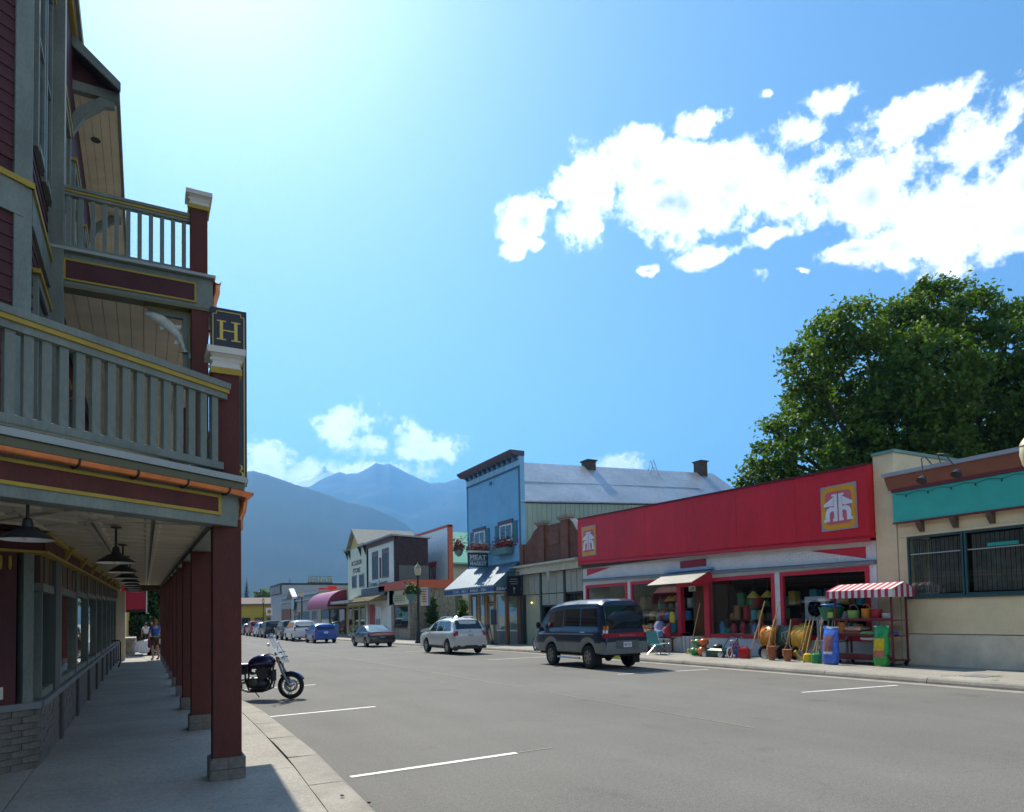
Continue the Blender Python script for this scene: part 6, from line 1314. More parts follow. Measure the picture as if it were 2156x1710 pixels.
# ------------------------------------------------------------------ motorcycle
mc = thing('motorcycle', 'blue naked motorcycle with tall clear windscreen parked at the near kerb', 'motorcycle', (1.50, 15.0, 0), math.atan2(-.45, .89), scale=.87)
m_mb = paint('bike_blue', (.009, .009, .055), .2, .25); WB, wr = 1.42, .305      # local x forward, rear wheel at 0
for x in (0, WB):
    wd = .075 if x == 0 else .058
    wh = obj('wheel', MB().lathe([(.215, -wd), (.25, -wd), (.29, -wd * .7), (.305, 0), (.29, wd * .7), (.25, wd), (.215, wd)], (x, 0, wr), 28, (0, 1, 0), caps=False), M['black'], mc, smooth=True)
    rm = MB().torus((x, 0, wr), (0, 1, 0), .215, .016, 26, 6)
    for k in range(3):
        a = 2.094 * k + .4; 
        for da in (-.16, .16): rm.tube([(x + .04 * math.cos(a), 0, wr + .04 * math.sin(a)), (x + .21 * math.cos(a + da), 0, wr + .21 * math.sin(a + da))], .014, 6)
    rm.lathe([(.045, -.06), (.045, .06)], (x, 0, wr), 12, (0, 1, 0)); obj('rim', rm, mat('bike_rim', (.55, .52, .42), .35, metal=.6), wh)
    for s_ in ((-1, 1) if x else (1,)): obj('brake_disc', MB().torus((x, s_ * .065, wr), (0, 1, 0), .12, .022, 22, 4), M['alloy'], wh)
def sweep(secs):    # (x, z, half width, half height)
    return MB().loft([[(x, hwd * math.cos(u), z + hh * math.sin(u)) for u in [6.2832 * k / 14 for k in range(14)]] for x, z, hwd, hh in secs])
obj('tank', sweep([(.44, .80, .05, .04), (.48, .815, .11, .10), (.56, .84, .15, .14), (.70, .875, .175, .165), (.84, .885, .175, .165), (.96, .87, .15, .14), (1.04, .85, .09, .09), (1.06, .84, .04, .04)]), m_mb, mc, smooth=True)
obj('seat', sweep([(-.32, .89, .05, .03), (-.25, .885, .10, .05), (.0, .84, .13, .055), (.22, .79, .15, .06), (.42, .79, .12, .06), (.50, .80, .07, .04)]), mat('bike_seat', (.02, .02, .025), .35), mc, smooth=True)
obj('tail_cowl', sweep([(-.42, .84, .03, .02), (-.36, .82, .09, .06), (-.1, .77, .13, .08), (.2, .71, .14, .08), (.42, .68, .11, .06)]), m_mb, mc, smooth=True)
obj('grab_rail', MB().tube([(.05, .15, .86), (-.2, .16, .95), (-.36, .10, .97), (-.36, -.10, .97), (-.2, -.16, .95), (.05, -.15, .86)], .012, 6), M['chrome'], mc)
obj('taillight', MB().ball((-.42, 0, .82), (.04, .07, .035), 10, 6), M['redl'], mc, smooth=True)
m_en = mat('engine_dark', (.03, .03, .031), .45, metal=.3, var=.35, scale=18)
en = obj('engine', sweep([(.40, .40, .06, .06), (.44, .40, .13, .12), (.56, .38, .17, .15), (.72, .37, .18, .15), (.86, .36, .15, .12), (.92, .36, .08, .07)]), m_en, mc, smooth=True)
cyl = MB().obox((.80, 0, .60), (.105, 0, .05), (0, .16, 0), (-.05, 0, .13)); obj('cylinder_block', cyl, m_en, en)
for k in range(7): obj('cooling_fin', MB().obox((.845 - .0115 * k, 0, .49 + .034 * k), (.125, 0, .055), (0, .185, 0), (-.002, 0, .005)), mat('engine_fin', (.09, .09, .09), .5, metal=.4), en)
obj('cylinder_head', sweep([(.62, .74, .10, .03), (.66, .745, .17, .055), (.80, .735, .18, .06), (.88, .72, .12, .04)]), m_en, en, smooth=True)
for s_ in (-1, 1):
    for k in range(2): obj('carburettor', MB().tube([(.60, s_ * (.05 + .08 * k), .60), (.50, s_ * (.05 + .08 * k), .63)], .03, 8), m_en, en, smooth=True)
    obj('side_panel', MB().prism([(.30, s_ * .135, .58), (.46, s_ * .14, .60), (.48, s_ * .13, .74), (.28, s_ * .125, .72)], (0, s_ * .02, 0)), mat('side_black', (.02, .02, .03), .35), mc)
for s_ in (-1, 1): obj('engine_cover', MB().lathe([(.10, 0), (.10, .03), (.07, .045), (.0, .045)], (.62, s_ * .20, .42), 16, (0, s_, 0)), mat('cover_dark', (.07, .07, .07), .4, metal=.4), en, smooth=True)
obj('frame', MB().tube([(1.06, 0, .90), (.98, -.10, .70), (.95, -.12, .36), (.86, -.14, .24), (.5, -.14, .24), (.42, -.12, .45), (.40, -.1, .7)], .022, 8).tube([(1.06, 0, .90), (.98, .10, .70), (.95, .12, .36), (.86, .14, .24), (.5, .14, .24), (.42, .12, .45), (.40, .1, .7)], .022, 8).tube([(.40, .09, .68), (-.3, .09, .80)], .018, 6).tube([(.40, -.09, .68), (-.3, -.09, .80)], .018, 6), M['black'], mc, smooth=True)
for s_ in (-1, 1):
    fk = obj('fork', MB().tube([(1.12, s_ * .10, .98), (1.24, s_ * .10, .66)], .026, 10).tube([(1.24, s_ * .10, .66), (WB + .005, s_ * .10, wr - .02)], .033, 10), mat('fork_grey', (.16, .17, .19), .4, metal=.4), mc, smooth=True)
    obj('swing_arm', MB().tube([(.45, s_ * .10, .42), (0, s_ * .11, wr)], .03, 8), mat('swing_alu', (.35, .33, .22), .4, metal=.6), mc)
    obj('exhaust_header', MB().tube([(.93, s_ * .12, .56), (1.02, s_ * .12, .45), (.98, s_ * .11, .26), (.8, s_ * .1, .19), (.45, s_ * .11, .19)], .021, 8), M['darkm'], mc, smooth=True)
    obj('foot_peg', MB().tube([(.36, s_ * .14, .38), (.36, s_ * .24, .38)], .014, 6), M['alloy'], mc)
    obj('mirror', MB().tube([(1.02, s_ * .28, 1.08), (1.02, s_ * .34, 1.22)], .007, 5).ball((1.02, s_ * .35, 1.27), (.022, .062, .045), 12, 8), M['chrome'], mc, smooth=True)
    obj('grip', MB().tube([(1.0, s_ * .24, 1.055), (.93, s_ * .38, 1.03)], .019, 8), M['black'], mc, smooth=True); obj('lever', MB().tube([(1.05, s_ * .25, 1.05), (1.03, s_ * .38, 1.03)], .006, 5), M['alloy'], mc)
    obj('turn_signal', MB().ball((1.19, s_ * .17, .90), (.04, .03, .028), 8, 6), M['orgl'], mc, smooth=True)
obj('muffler', MB().tube([(.45, -.13, .20), (.25, -.16, .30), (.12, -.17, .38)], .024, 8).tube([(.12, -.17, .38), (-.36, -.18, .56)], .052, 12), mat('muffler_alu', (.5, .48, .40), .3, metal=.8), mc, smooth=True)
obj('front_fender', MB().loft([[(WB + (wr + .03 + o_) * math.cos(a), y, wr + (wr + .03 + o_) * math.sin(a)) for y, o_ in ((-.075, -.03), (-.05, .0), (.05, .0), (.075, -.03), (.06, -.035), (-.06, -.035))] for a in [RAD(25 + 11 * k) for k in range(11)]]), m_mb, mc, smooth=True)
obj('headlight', MB().lathe([(.05, -.14), (.09, -.10), (.10, 0), (.095, .01), (.0, .015)], (1.24, 0, .90), 20, (1, 0, -.05)), M['darkm'], mc, smooth=True); obj('lens', MB().ball((1.25, 0, .90), (.03, .088, .088), 14, 8), M['whl'], mc, smooth=True)
obj('handlebar', MB().tube([(.93, -.38, 1.03), (1.02, -.22, 1.06), (1.05, -.06, 1.02), (1.05, .06, 1.02), (1.02, .22, 1.06), (.93, .38, 1.03)], .012, 8), M['chrome'], mc, smooth=True)
obj('gauge', MB().lathe([(.045, 0), (.045, .05), (.0, .05)], (1.12, .06, 1.02), 14, (-.5, 0, .8)).lathe([(.045, 0), (.045, .05), (.0, .05)], (1.12, -.06, 1.02), 14, (-.5, 0, .8)), M['chrome'], mc, smooth=True)
ws = MB(); R = []
for k in range(8):
    v = k / 7; z = .84 + .68 * v; x = 1.38 - .34 * v - .04 * v * v; w_ = .20 + .03 * math.sin(v * 3) - .10 * v ** 3
    R.append([(x - .10 * (u * u), w_ * u, z) for u in (-1, -.6, -.2, .2, .6, 1)])
obj('windscreen', ws.loft(R, closed=False), glass('windscreen', (.74, .76, .72), .16), mc, smooth=True)
obj('windscreen_bracket', MB().tube([(1.1, .12, 1.04), (1.25, .13, 1.1)], .01, 5).tube([(1.1, -.12, 1.04), (1.25, -.13, 1.1)], .01, 5).tube([(1.2, .1, .96), (1.32, .13, .98)], .01, 5).tube([(1.2, -.1, .96), (1.32, -.13, .98)], .01, 5), M['darkm'], mc)
obj('radiator', MB().box((1.0, -.15, .42), (1.04, .15, .68)), M['black'], mc); obj('chain_guard', MB().tube([(.42, .13, .46), (.05, .13, .42)], .02, 6), M['black'], mc)
obj('rear_fender', MB().loft([[((wr + .04) * math.cos(a), y, wr + (wr + .04) * math.sin(a)) for y in (-.08, .08)] + [((wr + .03) * math.cos(a), y, wr + (wr + .03) * math.sin(a)) for y in (.08, -.08)] for a in [RAD(70 + 14 * k) for k in range(8)]]), M['black'], mc)
obj('side_stand', MB().tube([(.5, .14, .22), (.58, .32, .02)], .012, 6), M['darkm'], mc)
# ------------------------------------------------------------------ street lamps
m_lp, m_gb = mat('lamp_post_black', (.03, .028, .025), .5), mat('globe_cream', (.62, .55, .33), .35, var=.05)
def street_lamp(x, y, label, dz=SW):
    t = thing('street_lamp', label, 'street lamp', (x, y, gz(y) + dz), group='acorn street lamps')
    obj('base', MB().lathe([(.22, 0), (.22, .12), (.19, .16), (.17, .5), (.14, .6), (.15, .66), (.10, .75), (.075, .9)], n=16), m_lp, t, smooth=True)
    obj('pole', MB().lathe([(.075, .88), (.062, 3.9), (.10, 3.95), (.06, 4.02), (.12, 4.12)], n=14), m_lp, t, smooth=True)
    gl_ = obj('globe', MB().lathe([(.11, 4.12), (.17, 4.22), (.21, 4.42), (.20, 4.58), (.15, 4.68)], n=20), m_gb, t, smooth=True)
    obj('cap', MB().lathe([(.215, 4.585), (.19, 4.66), (.11, 4.77), (.04, 4.84), (.025, 4.90), (.03, 4.93), (.0, 4.97)], n=18), mat('lamp_cap', (.40, .34, .18), .4, metal=.3), gl_, smooth=True)
    obj('cage', MB().torus((0, 0, 4.13), (0, 0, 1), .125, .02, 18, 6), m_lp, t)
    return t
l1 = street_lamp(14.75, 39.9, 'street lamp with flower basket and banner beside the dark grey saloon')
obj('basket_arm', MB().tube([(0, 0, 3.35), (-.3, -.15, 3.42), (-.5, -.25, 3.36)], .015, 6).tube([(0, 0, 3.3), (.75, .3, 3.3)], .015, 6), m_lp, l1)
street_lamp(15.0, 76.6, 'street lamp in front of the circle sign shop'); street_lamp(14.9, 103.5, 'street lamp before the yellow building'); street_lamp(14.9, 126, 'farthest street lamp by the yellow building')
street_lamp(15.3, 6.97, 'street lamp cut by the right edge in front of the cream shop')
blooms('flower_basket', (14.2, 39.6, gz(40) + SW + 3.0), (.42, .42, .4), 420, 'round hanging basket of greenery on the street lamp', [(m_fg, .9), (mat('lime_flower', (.25, .30, .06), .6), .25)], MB().lathe([(.06, -.45), (.25, -.3), (.36, 0)], n=12), petals=.09)
t = thing('lamp_banner', 'white banner with orange lettering and violet edge on the street lamp', 'banner', (15.1, 40.0, 2.2), world=True)
obj('cloth', MB().box((15.0, 40.16, 2.28), (15.62, 40.19, 3.42)), mat('banner_white', (.62, .58, .52), .7), t); obj('edge', MB().box((15.5, 40.15, 2.28), (15.63, 40.158, 3.42)), mat('banner_violet', (.22, .22, .45), .7), t)
tx = MB()
for k in range(5): tx.box((15.12, 40.15, 2.5 + .15 * k), (15.38, 40.158, 2.58 + .15 * k))
obj('lettering', tx, mat('banner_orange', (.55, .16, .06), .7), t)
# ------------------------------------------------------------------ goods outside the hardware shop
def print_mat(name, h, stops, noise_amt=.25):      # printed plastic: bands of colour up the sack
    m = bpy.data.materials.new(name); m.use_nodes = True; n, l = m.node_tree.nodes, m.node_tree.links; b = n['Principled BSDF']; b.inputs['Roughness'].default_value = .32
    t = n.new('ShaderNodeTexCoord'); sp = n.new('ShaderNodeSeparateXYZ'); l.new(t.outputs['Object'], sp.inputs[0]); z = n.new('ShaderNodeTexNoise'); z.inputs['Scale'].default_value = 9; z.inputs['Detail'].default_value = 4; l.new(t.outputs['Object'], z.inputs['Vector'])
    ma = n.new('ShaderNodeMath'); ma.operation = 'MULTIPLY_ADD'; l.new(z.outputs['Fac'], ma.inputs[0]); ma.inputs[1].default_value = .035; dv = n.new('ShaderNodeMath'); dv.operation = 'DIVIDE'; l.new(sp.outputs['Z'], dv.inputs[0]); dv.inputs[1].default_value = h; l.new(dv.outputs[0], ma.inputs[2])
    r = n.new('ShaderNodeValToRGB'); r.color_ramp.interpolation = 'CONSTANT'; e = r.color_ramp.elements
    while len(e) < len(stops): e.new(.5)
    for i, (p, c) in enumerate(stops): e[i].position = p; e[i].color = (*c, 1)
    l.new(ma.outputs[0], r.inputs[0]); z2 = n.new('ShaderNodeTexNoise'); z2.inputs['Scale'].default_value = 11; z2.inputs['Detail'].default_value = 3; l.new(t.outputs['Object'], z2.inputs['Vector']); mr_ = n.new('ShaderNodeMapRange'); l.new(z2.outputs['Fac'], mr_.inputs['Value']); mr_.inputs['From Min'].default_value = .35; mr_.inputs['From Max'].default_value = .65; mr_.inputs['To Min'].default_value = 1 - noise_amt; mr_.inputs['To Max'].default_value = 1 + noise_amt
    v = n.new('ShaderNodeVectorMath'); v.operation = 'SCALE'; ab_ = n.new('ShaderNodeMath'); ab_.operation = 'ABSOLUTE'; l.new(sp.outputs['Y'], ab_.inputs[0]); lt_ = n.new('ShaderNodeMath'); lt_.operation = 'LESS_THAN'; l.new(ab_.outputs[0], lt_.inputs[0]); lt_.inputs[1].default_value = .135; mx_ = n.new('ShaderNodeMix'); mx_.data_type = 'RGBA'; l.new(lt_.outputs[0], mx_.inputs['Factor']); mx_.inputs['A'].default_value = (*stops[0 if stops[0][1][2] > .3 else 1][1], 1); l.new(r.outputs[0], mx_.inputs['B']); l.new(mx_.outputs['Result'], v.inputs[0]); l.new(mr_.outputs[0], v.inputs['Scale']); l.new(v.outputs[0], b.inputs['Base Color']); return m
def bag(name, label, x, y, w, h, d, m_, lean=.05, seed=0.0):
    t = thing(name, label, 'bag', (x, y, SW)); R = []; prof = [(0, .55, .86), (.03, .85, .95), (.15, 1.1, 1.0), (.35, 1.16, 1.02), (.6, 1.05, .99), (.78, .82, .95), (.88, .45, .93), (.93, .22, .98), (1.0, .10, 1.04)]
    for k, (v, dd, ww) in enumerate(prof):
        ring = []
        for j in range(20):
            u = 6.2832 * j / 20; c, s_ = math.cos(u), math.sin(u); wob = 1 + .05 * math.sin(3 * u + 5 * v + seed) + .04 * math.sin(7 * v * 3 + 2 * u + seed)
            ring.append((d / 2 * math.copysign(abs(c) ** .8, c) * dd * wob + lean * v, w / 2 * math.copysign(abs(s_) ** .75, s_) * ww, h * v * (1 + .04 * math.sin(2.3 * s_ + seed) * v)))
        R.append(ring)
    obj('sack', MB().loft(R), m_, t, smooth=True, ang=70); obj('seam', MB().box((lean - .012, -w * .5, h * .985), (lean + .012, w * .5, h * 1.015)), M['white'], t); return t
bag('soil_bag', 'tall blue and brown plastic bag of potting soil standing on the pavement', 16.02, 12.2, .44, .98, .24, print_mat('bag_print_blue', .98, [(0, (.04, .13, .55)), (.30, (.50, .54, .62)), (.37, (.24, .11, .11)), (.80, (.05, .14, .55)), (.985, (.5, .54, .6))], .22))
bag('soil_bag', 'tall green and yellow plastic bag of plant feed near the striped rack', 16.38, 11.02, .40, 1.0, .24, print_mat('bag_print_green', 1.0, [(0, (.55, .40, .03)), (.05, (.02, .29, .05)), (.25, (.45, .13, .09)), (.42, (.66, .45, .02)), (.72, (.02, .29, .06))], .2), seed=2)
# striped rack
rk = thing('display_rack', 'red steel display rack on castors with red and white striped awning', 'rack', (16.75, 11.55, SW), world=True)
m_rk = mat('rack_red', (.16, .025, .03), .5); RX0, RX1, RY0, RY1 = 16.42, 17.12, 10.72, 12.38
for x in (RX0 + .05, RX1 - .05):
    for y in (RY0 + .04, RY1 - .04): obj('post', MB().box((x - .02, y - .02, .2), (x + .02, y + .02, 2.06)), m_rk, rk)
for z in (.27, .88, 1.28): obj('shelf', MB().box((RX0, RY0, z - .02), (RX1, RY1, z)).box((RX0 - .01, RY0, z), (RX0 + .01, RY1, z + .05)), m_rk, rk)
for x in (RX0 + .08, RX1 - .08):
    for y in (RY0 + .08, RY1 - .08): obj('castor', MB().lathe([(.03, -.02), (.06, -.015), (.06, .015), (.03, .02)], (x, y, SW + .06), 12, (0, 1, 0)), M['black'], rk)
obj('basket_front', MB().prism([(RX0, RY0, .27), (RX0 - .12, RY0 + .02, .42), (RX0 - .12, RY1 - .02, .42), (RX0, RY1, .27)], (.01, 0, 0)), mat('rack_dark', (.10, .02, .03), .6), rk)
m_aw1, m_aw2 = mat('stripe_red', (.50, .035, .09), .6), mat('stripe_white', (.70, .66, .60), .6)
n = 20; aw = MB(); aw2 = MB()
for k in range(n):
    y0, y1 = RY0 - .1 + (RY1 - RY0 + .2) * k / n, RY0 - .1 + (RY1 - RY0 + .2) * (k + 1) / n; mb = aw if k % 2 else aw2
    mb.prism([(RX0 - .12, y0, 2.06), (16.82, y0, 2.24), (16.82, y0, 2.23), (RX0 - .12, y0, 2.05)], (0, y1 - y0, 0)); mb.prism([(RX1 + .1, y0, 2.06), (16.82, y0, 2.24), (16.82, y0, 2.23), (RX1 + .1, y0, 2.05)], (0, y1 - y0, 0)); mb.box((RX0 - .125, y0, 1.86), (RX0 - .115, y1, 2.056))
for k in range(8):
    x0, x1 = RX0 - .12 + (RX1 - RX0 + .22) * k / 8, RX0 - .12 + (RX1 - RX0 + .22) * (k + 1) / 8; mb = aw if k % 2 else aw2
    zt = lambda x: 2.05 + .18 * (1 - abs(x - 16.82) / .45) if x < 16.82 else 2.05 + .18 * (1 - (x - 16.82) / .42)
    for yy in (RY0 - .11, RY1 + .1): mb.prism([(x0, yy, 1.86), (x1, yy, 1.86), (x1, yy, max(2.04, zt(x1))), (x0, yy, max(2.04, zt(x0)))], (0, .01, 0))
ao = obj('awning', aw, m_aw1, rk); obj('awning_stripe', aw2, m_aw2, ao)
def bucket(label, x, y, z, r, h, m_, name='bucket'):
    t = thing(name, label, 'bucket', (x, y, z)); obj('body', MB().lathe([(r * .8, 0), (r, h), (r * 1.04, h), (r * .95, h - .01), (r * .76, .02)], n=18), m_, t, smooth=True)
    obj('handle', MB().torus((0, 0, h), (1, 0, 0), r * .95, .007, 14, 5, 0, 3.1416), M['alloy'], t); return t
pc = lambda n_, c: mat(n_, c, .4, var=.06)
bucket('lime green bucket on the upper shelf of the striped rack', 16.62, 11.92, 1.28, .15, .26, pc('p_lime', (.24, .42, .10)))
bucket('orange bucket on the upper shelf of the striped rack', 16.62, 11.55, 1.28, .12, .30, pc('p_orange', (.62, .22, .02)))
bucket('red bucket on the upper shelf of the striped rack', 16.64, 11.27, 1.28, .14, .28, pc('p_red', (.42, .015, .03)))
bucket('pale tub on the upper shelf of the striped rack', 16.62, 10.98, 1.28, .12, .18, pc('p_pale', (.50, .55, .50)), 'tub')
bucket('orange pot on the lower left end of the striped rack', 16.6, 12.25, .88, .12, .34, pc('p_orange2', (.50, .20, .04)), 'pot')
def packet(label, x, y, z, w, d, h, m_):
    R = [[(x + sx_ * d * k_, y + sy_ * w * k_, z + zz) for sx_, sy_ in ((-.5, -.5), (.5, -.5), (.5, .5), (-.5, .5))] for k_, zz in ((.8, 0), (1, h * .3), (1, h * .7), (.75, h))]
    return tag(obj('packet', MB().loft(R), m_, smooth=True, ang=50), label, 'packet', 'packets on the striped rack')
packet('white and red sack on the middle shelf of the striped rack', 16.65, 11.85, 1.0, .46, .4, .12, mat('sack_red', (.55, .30, .24), .5, var=.5, scale=7)); packet('brown sack lying under the white sack on the rack', 16.65, 11.9, .885, .5, .4, .12, mat('sack_brown', (.30, .11, .06), .5))
packet('green packet on the middle shelf of the striped rack', 16.62, 11.4, .885, .42, .4, .11, mat('sack_green', (.14, .40, .12), .5, var=.4, scale=8)); packet('pale packet under the green one on the rack', 16.6, 11.42, .76, .42, .3, .10, mat('sack_pale', (.48, .48, .44), .5))
packet('blue packet on the middle shelf of the striped rack', 16.62, 10.98, .885, .36, .4, .10, mat('sack_blue', (.06, .18, .45), .5)); packet('white packet on the bottom shelf of the striped rack', 16.6, 11.95, .28, .5, .4, .12, mat('sack_white', (.55, .6, .56), .4)); packet('teal packet on the bottom shelf of the striped rack', 16.6, 11.4, .28, .6, .4, .10, mat('sack_teal', (.06, .30, .24), .4))
# wheelbarrows stood on end against the wall
def barrow(label, x, y, m_tray, m_hub, rot=0.0, tilt=-.12, h=.95):
    t = thing('wheelbarrow', label, 'wheelbarrow', (x, y, SW), rot, 'wheelbarrows stood on end')
    R = []
    for k, (v, wd, dp) in enumerate(((0, .12, .05), (.08, .20, .14), (.3, .27, .24), (.7, .31, .26), (.95, .32, .16), (1.0, .31, .06))):
        z = .22 + v * .78; xo = .28 - tilt * v
        R.append([(xo, -wd, z), (xo - dp * .9, -wd * .8, z), (xo - dp, 0, z), (xo - dp * .9, wd * .8, z), (xo, wd, z), (xo + .012, wd * .97, z), (xo - dp * .85, wd * .76, z), (xo - dp * .95, 0, z), (xo - dp * .85, -wd * .76, z), (xo + .012, -wd * .97, z)])
    obj('tray', MB().loft(R), m_tray, t, smooth=True, ang=60)
    wh = obj('wheel', MB().torus((-.02, .0, .20), (0, 1, 0), .15, .05, 22, 8), M['black'], t, smooth=True); obj('hub', MB().lathe([(.10, -.035), (.10, .035)], (-.02, 0, .20), 16, (0, 1, 0)), m_hub, wh)
    for s_ in (-1, 1):
        obj('handle', MB().tube([(.02, s_ * .08, .20), (.02, s_ * .22, .45), (.12, s_ * .26, .9), (.2, s_ * .27, 1.18)], .018, 7), M['wood'], t, smooth=True); obj('leg', MB().tube([(.0, s_ * .2, .45), (-.16, s_ * .2, .62), (-.16, s_ * .2, .78), (.08, s_ * .24, .85)], .012, 6), M['alloy'], t)
    return t
m_bo, m_by, m_bg = mat('barrow_orange', (.62, .22, .01), .3, var=.12, scale=4), mat('barrow_amber', (.65, .34, .02), .3, var=.12, scale=4), mat('barrow_green', (.02, .07, .05), .35)
barrow('orange wheelbarrow stood on end right of the child bicycle', 16.75, 15.1, m_bo, M['darkm']); barrow('dark green wheelbarrow between the orange and amber ones', 16.85, 14.55, m_bg, M['darkm']); barrow('amber wheelbarrow with orange wheel hub beside the tool handles', 16.8, 13.98, m_by, m_bo)
tub = thing('garden_tub', 'dark green garden tub with blue and green hose on top of the tool display', 'tub', (16.85, 12.75, 1.30)); obj('tub_body', MB().lathe([(.24, 0), (.34, .34), (.36, .34), (.33, .31), (.22, .02)], n=20), mat('tub_green', (.02, .16, .09), .4), tub, smooth=True)
obj('hose', MB().torus((0, 0, .38), (.1, 0, 1), .26, .02, 22, 6).torus((.02, .02, .42), (-.1, .1, 1), .24, .02, 22, 6), mat('hose_blue', (.05, .25, .5), .4), tub, smooth=True); obj('tag', MB().box((-.33, -.28, .05), (-.30, -.12, .2)), mat('tag_lime', (.4, .5, .1), .5), tub)
obj('stand', MB().box((-.25, -.3, -1.18), (-.2, -.25, .0)).box((.2, -.3, -1.18), (.25, -.25, .0)).box((-.25, .25, -1.18), (-.2, .3, .0)).box((.2, .25, -1.18), (.25, .3, .0)).box((-.28, -.3, -.62), (.28, .3, -.58)), mat('stand_grey', (.3, .3, .3), .5, metal=.4), tub)
# long-handled tools
random.seed(21)
tools = [('shovel', 13.55, .0), ('rake', 13.4, .02), ('shovel', 13.25, .05), ('hoe', 13.1, .0), ('rake', 12.95, .04), ('shovel', 12.8, .02), ('broom', 12.65, .03)]
whr = ['first', 'second', 'third', 'fourth', 'fifth', 'sixth', 'last']
def tool(kind, label, x0, y0, x1, y1, z1, group='long-handled tools leaning by the wheelbarrows'):
    t = thing(kind, label, kind, (x0, y0, SW), group=group); e = Vector((x1 - x0, y1 - y0, z1))
    obj('handle', MB().tube([Vector((0, 0, .08)), e], .016, 7), M['wood'], t, smooth=True)
    if kind == 'shovel': obj('blade', MB().loft([[(-.02, -.06, .30), (.02, -.06, .30), (.02, .06, .30), (-.02, .06, .30)], [(-.03, -.10, .22), (.0, -.10, .22), (.0, .10, .22), (-.03, .10, .22)], [(-.03, -.10, .10), (-.01, -.10, .10), (-.01, .10, .10), (-.03, .10, .10)], [(-.02, -.03, .0), (-.01, -.03, .0), (-.01, .03, .0), (-.02, .03, .0)]]), M['alloy'], t)
    elif kind == 'broom': obj('brush', MB().box((-.03, -.16, .06), (.03, .16, .12)).loft([[(-.03, -.16, .06), (.03, -.16, .06), (.03, .16, .06), (-.03, .16, .06)], [(-.05, -.18, 0), (.05, -.18, 0), (.05, .18, 0), (-.05, .18, 0)]]), mat('bristle', (.35, .25, .1), .9), t)
    elif kind == 'hoe': obj('blade', MB().box((-.12, -.08, .0), (-.11, .08, .1)).tube([(-.11, 0, .06), (0, 0, .12)], .01, 5), M['alloy'], t)
    else:
        mb = MB().tube([(0, -.2, .08), (0, .2, .08)], .012, 6)
        for k in range(9): mb.tube([(0, -.2 + .05 * k, .08), (-.05, -.2 + .05 * k, .0)], .006, 4)
        obj('head', mb, M['alloy'], t)
for (kind, y, l_), o_ in zip(tools, whr): tool(kind, 'wooden-handled %s, %s from the amber wheelbarrow in the leaning row' % (kind, o_), 16.55 + random.uniform(-.1, .1), y, 16.98 + random.uniform(-.08, .12), y + random.uniform(-.18, .14), 1.25 + random.uniform(-.2, .25))
tool('broom', 'single broom standing by the red door post', 16.75, 18.35, 17.0, 18.05, 1.75, None); tool('shovel', 'long wooden handle leaning over the left of the orange wheelbarrow', 16.35, 15.28, 16.9, 15.12, 1.75, None); tool('shovel', 'long wooden handle leaning over the right of the orange wheelbarrow', 16.4, 14.75, 16.95, 14.6, 1.72, None)
# lawn mower
lm = thing('lawn_mower', 'low dark green lawn mower in front of the hardware shop', 'mower', (16.25, 16.5, SW))
obj('deck', MB().loft([[(-.25, -.42, .10), (.25, -.42, .10), (.25, .40, .10), (-.25, .40, .10)], [(-.25, -.42, .22), (.25, -.42, .22), (.25, .40, .22), (-.25, .40, .22)], [(-.16, -.30, .28), (.16, -.30, .28), (.16, .3, .28), (-.16, .3, .28)]]), mat('mower_green', (.015, .10, .07), .35), lm); obj('engine', MB().lathe([(.14, .27), (.15, .36), (.10, .40), (.05, .42)], n=14), M['darkm'], lm, smooth=True)
for x in (-.26, .26):
    for y in (-.36, .34): obj('wheel', MB().lathe([(.04, -.03), (.10, -.025), (.10, .025), (.04, .03)], (x, y, .10), 14, (1, 0, 0)), M['alloy'], lm)
obj('handle', MB().tube([(-.2, -.36, .2), (-.2, -.75, .72), (.2, -.75, .72), (.2, -.36, .2)], .013, 6), M['darkm'], lm)
# child's bicycle
bk_ = thing('child_bicycle', 'small red child bicycle with pale tyres and training wheels', 'bicycle', (16.1, 15.85, SW), RAD(-75)); 
for y in (0, .62):
    w = obj('wheel', MB().torus((0, y, .17), (1, 0, 0), .15, .022, 20, 6), mat('pale_tyre', (.55, .56, .60), .6), bk_, smooth=True); sp = MB()
    for k in range(8): sp.tube([(0, y, .17), (0, y + .15 * math.cos(k * .785), .17 + .15 * math.sin(k * .785))], .004, 4)
    obj('spokes', sp, mat('pink_rim', (.35, .08, .12), .5), w)
obj('frame', MB().tube([(0, 0, .17), (0, .25, .20), (0, .52, .46)], .016, 6).tube([(0, .25, .20), (0, .2, .50)], .014, 6).tube([(0, .22, .42), (0, .52, .46)], .016, 6).tube([(0, 0, .17), (0, .22, .42)], .011, 6).tube([(0, .50, .56), (0, .53, .44), (0, .62, .17)], .014, 6), mat('kid_red', (.35, .02, .05), .35), bk_, smooth=True)
obj('saddle', MB().ball((0, .18, .53), (.05, .11, .03), 10, 6), mat('kid_white', (.6, .62, .64), .5), bk_, smooth=True); obj('handlebar', MB().tube([(-.2, .44, .64), (-.05, .5, .58), (.05, .5, .58), (.2, .44, .64)], .011, 6), M['chrome'], bk_)
for s_ in (-1, 1): obj('training_wheel', MB().lathe([(.02, -.012), (.055, -.01), (.055, .01), (.02, .012)], (s_ * .14, .02, .055), 12, (1, 0, 0)), MATS['kid_white'], bk_)
obj('pedal', MB().tube([(-.1, .25, .12), (.1, .25, .28)], .009, 5), M['alloy'], bk_)
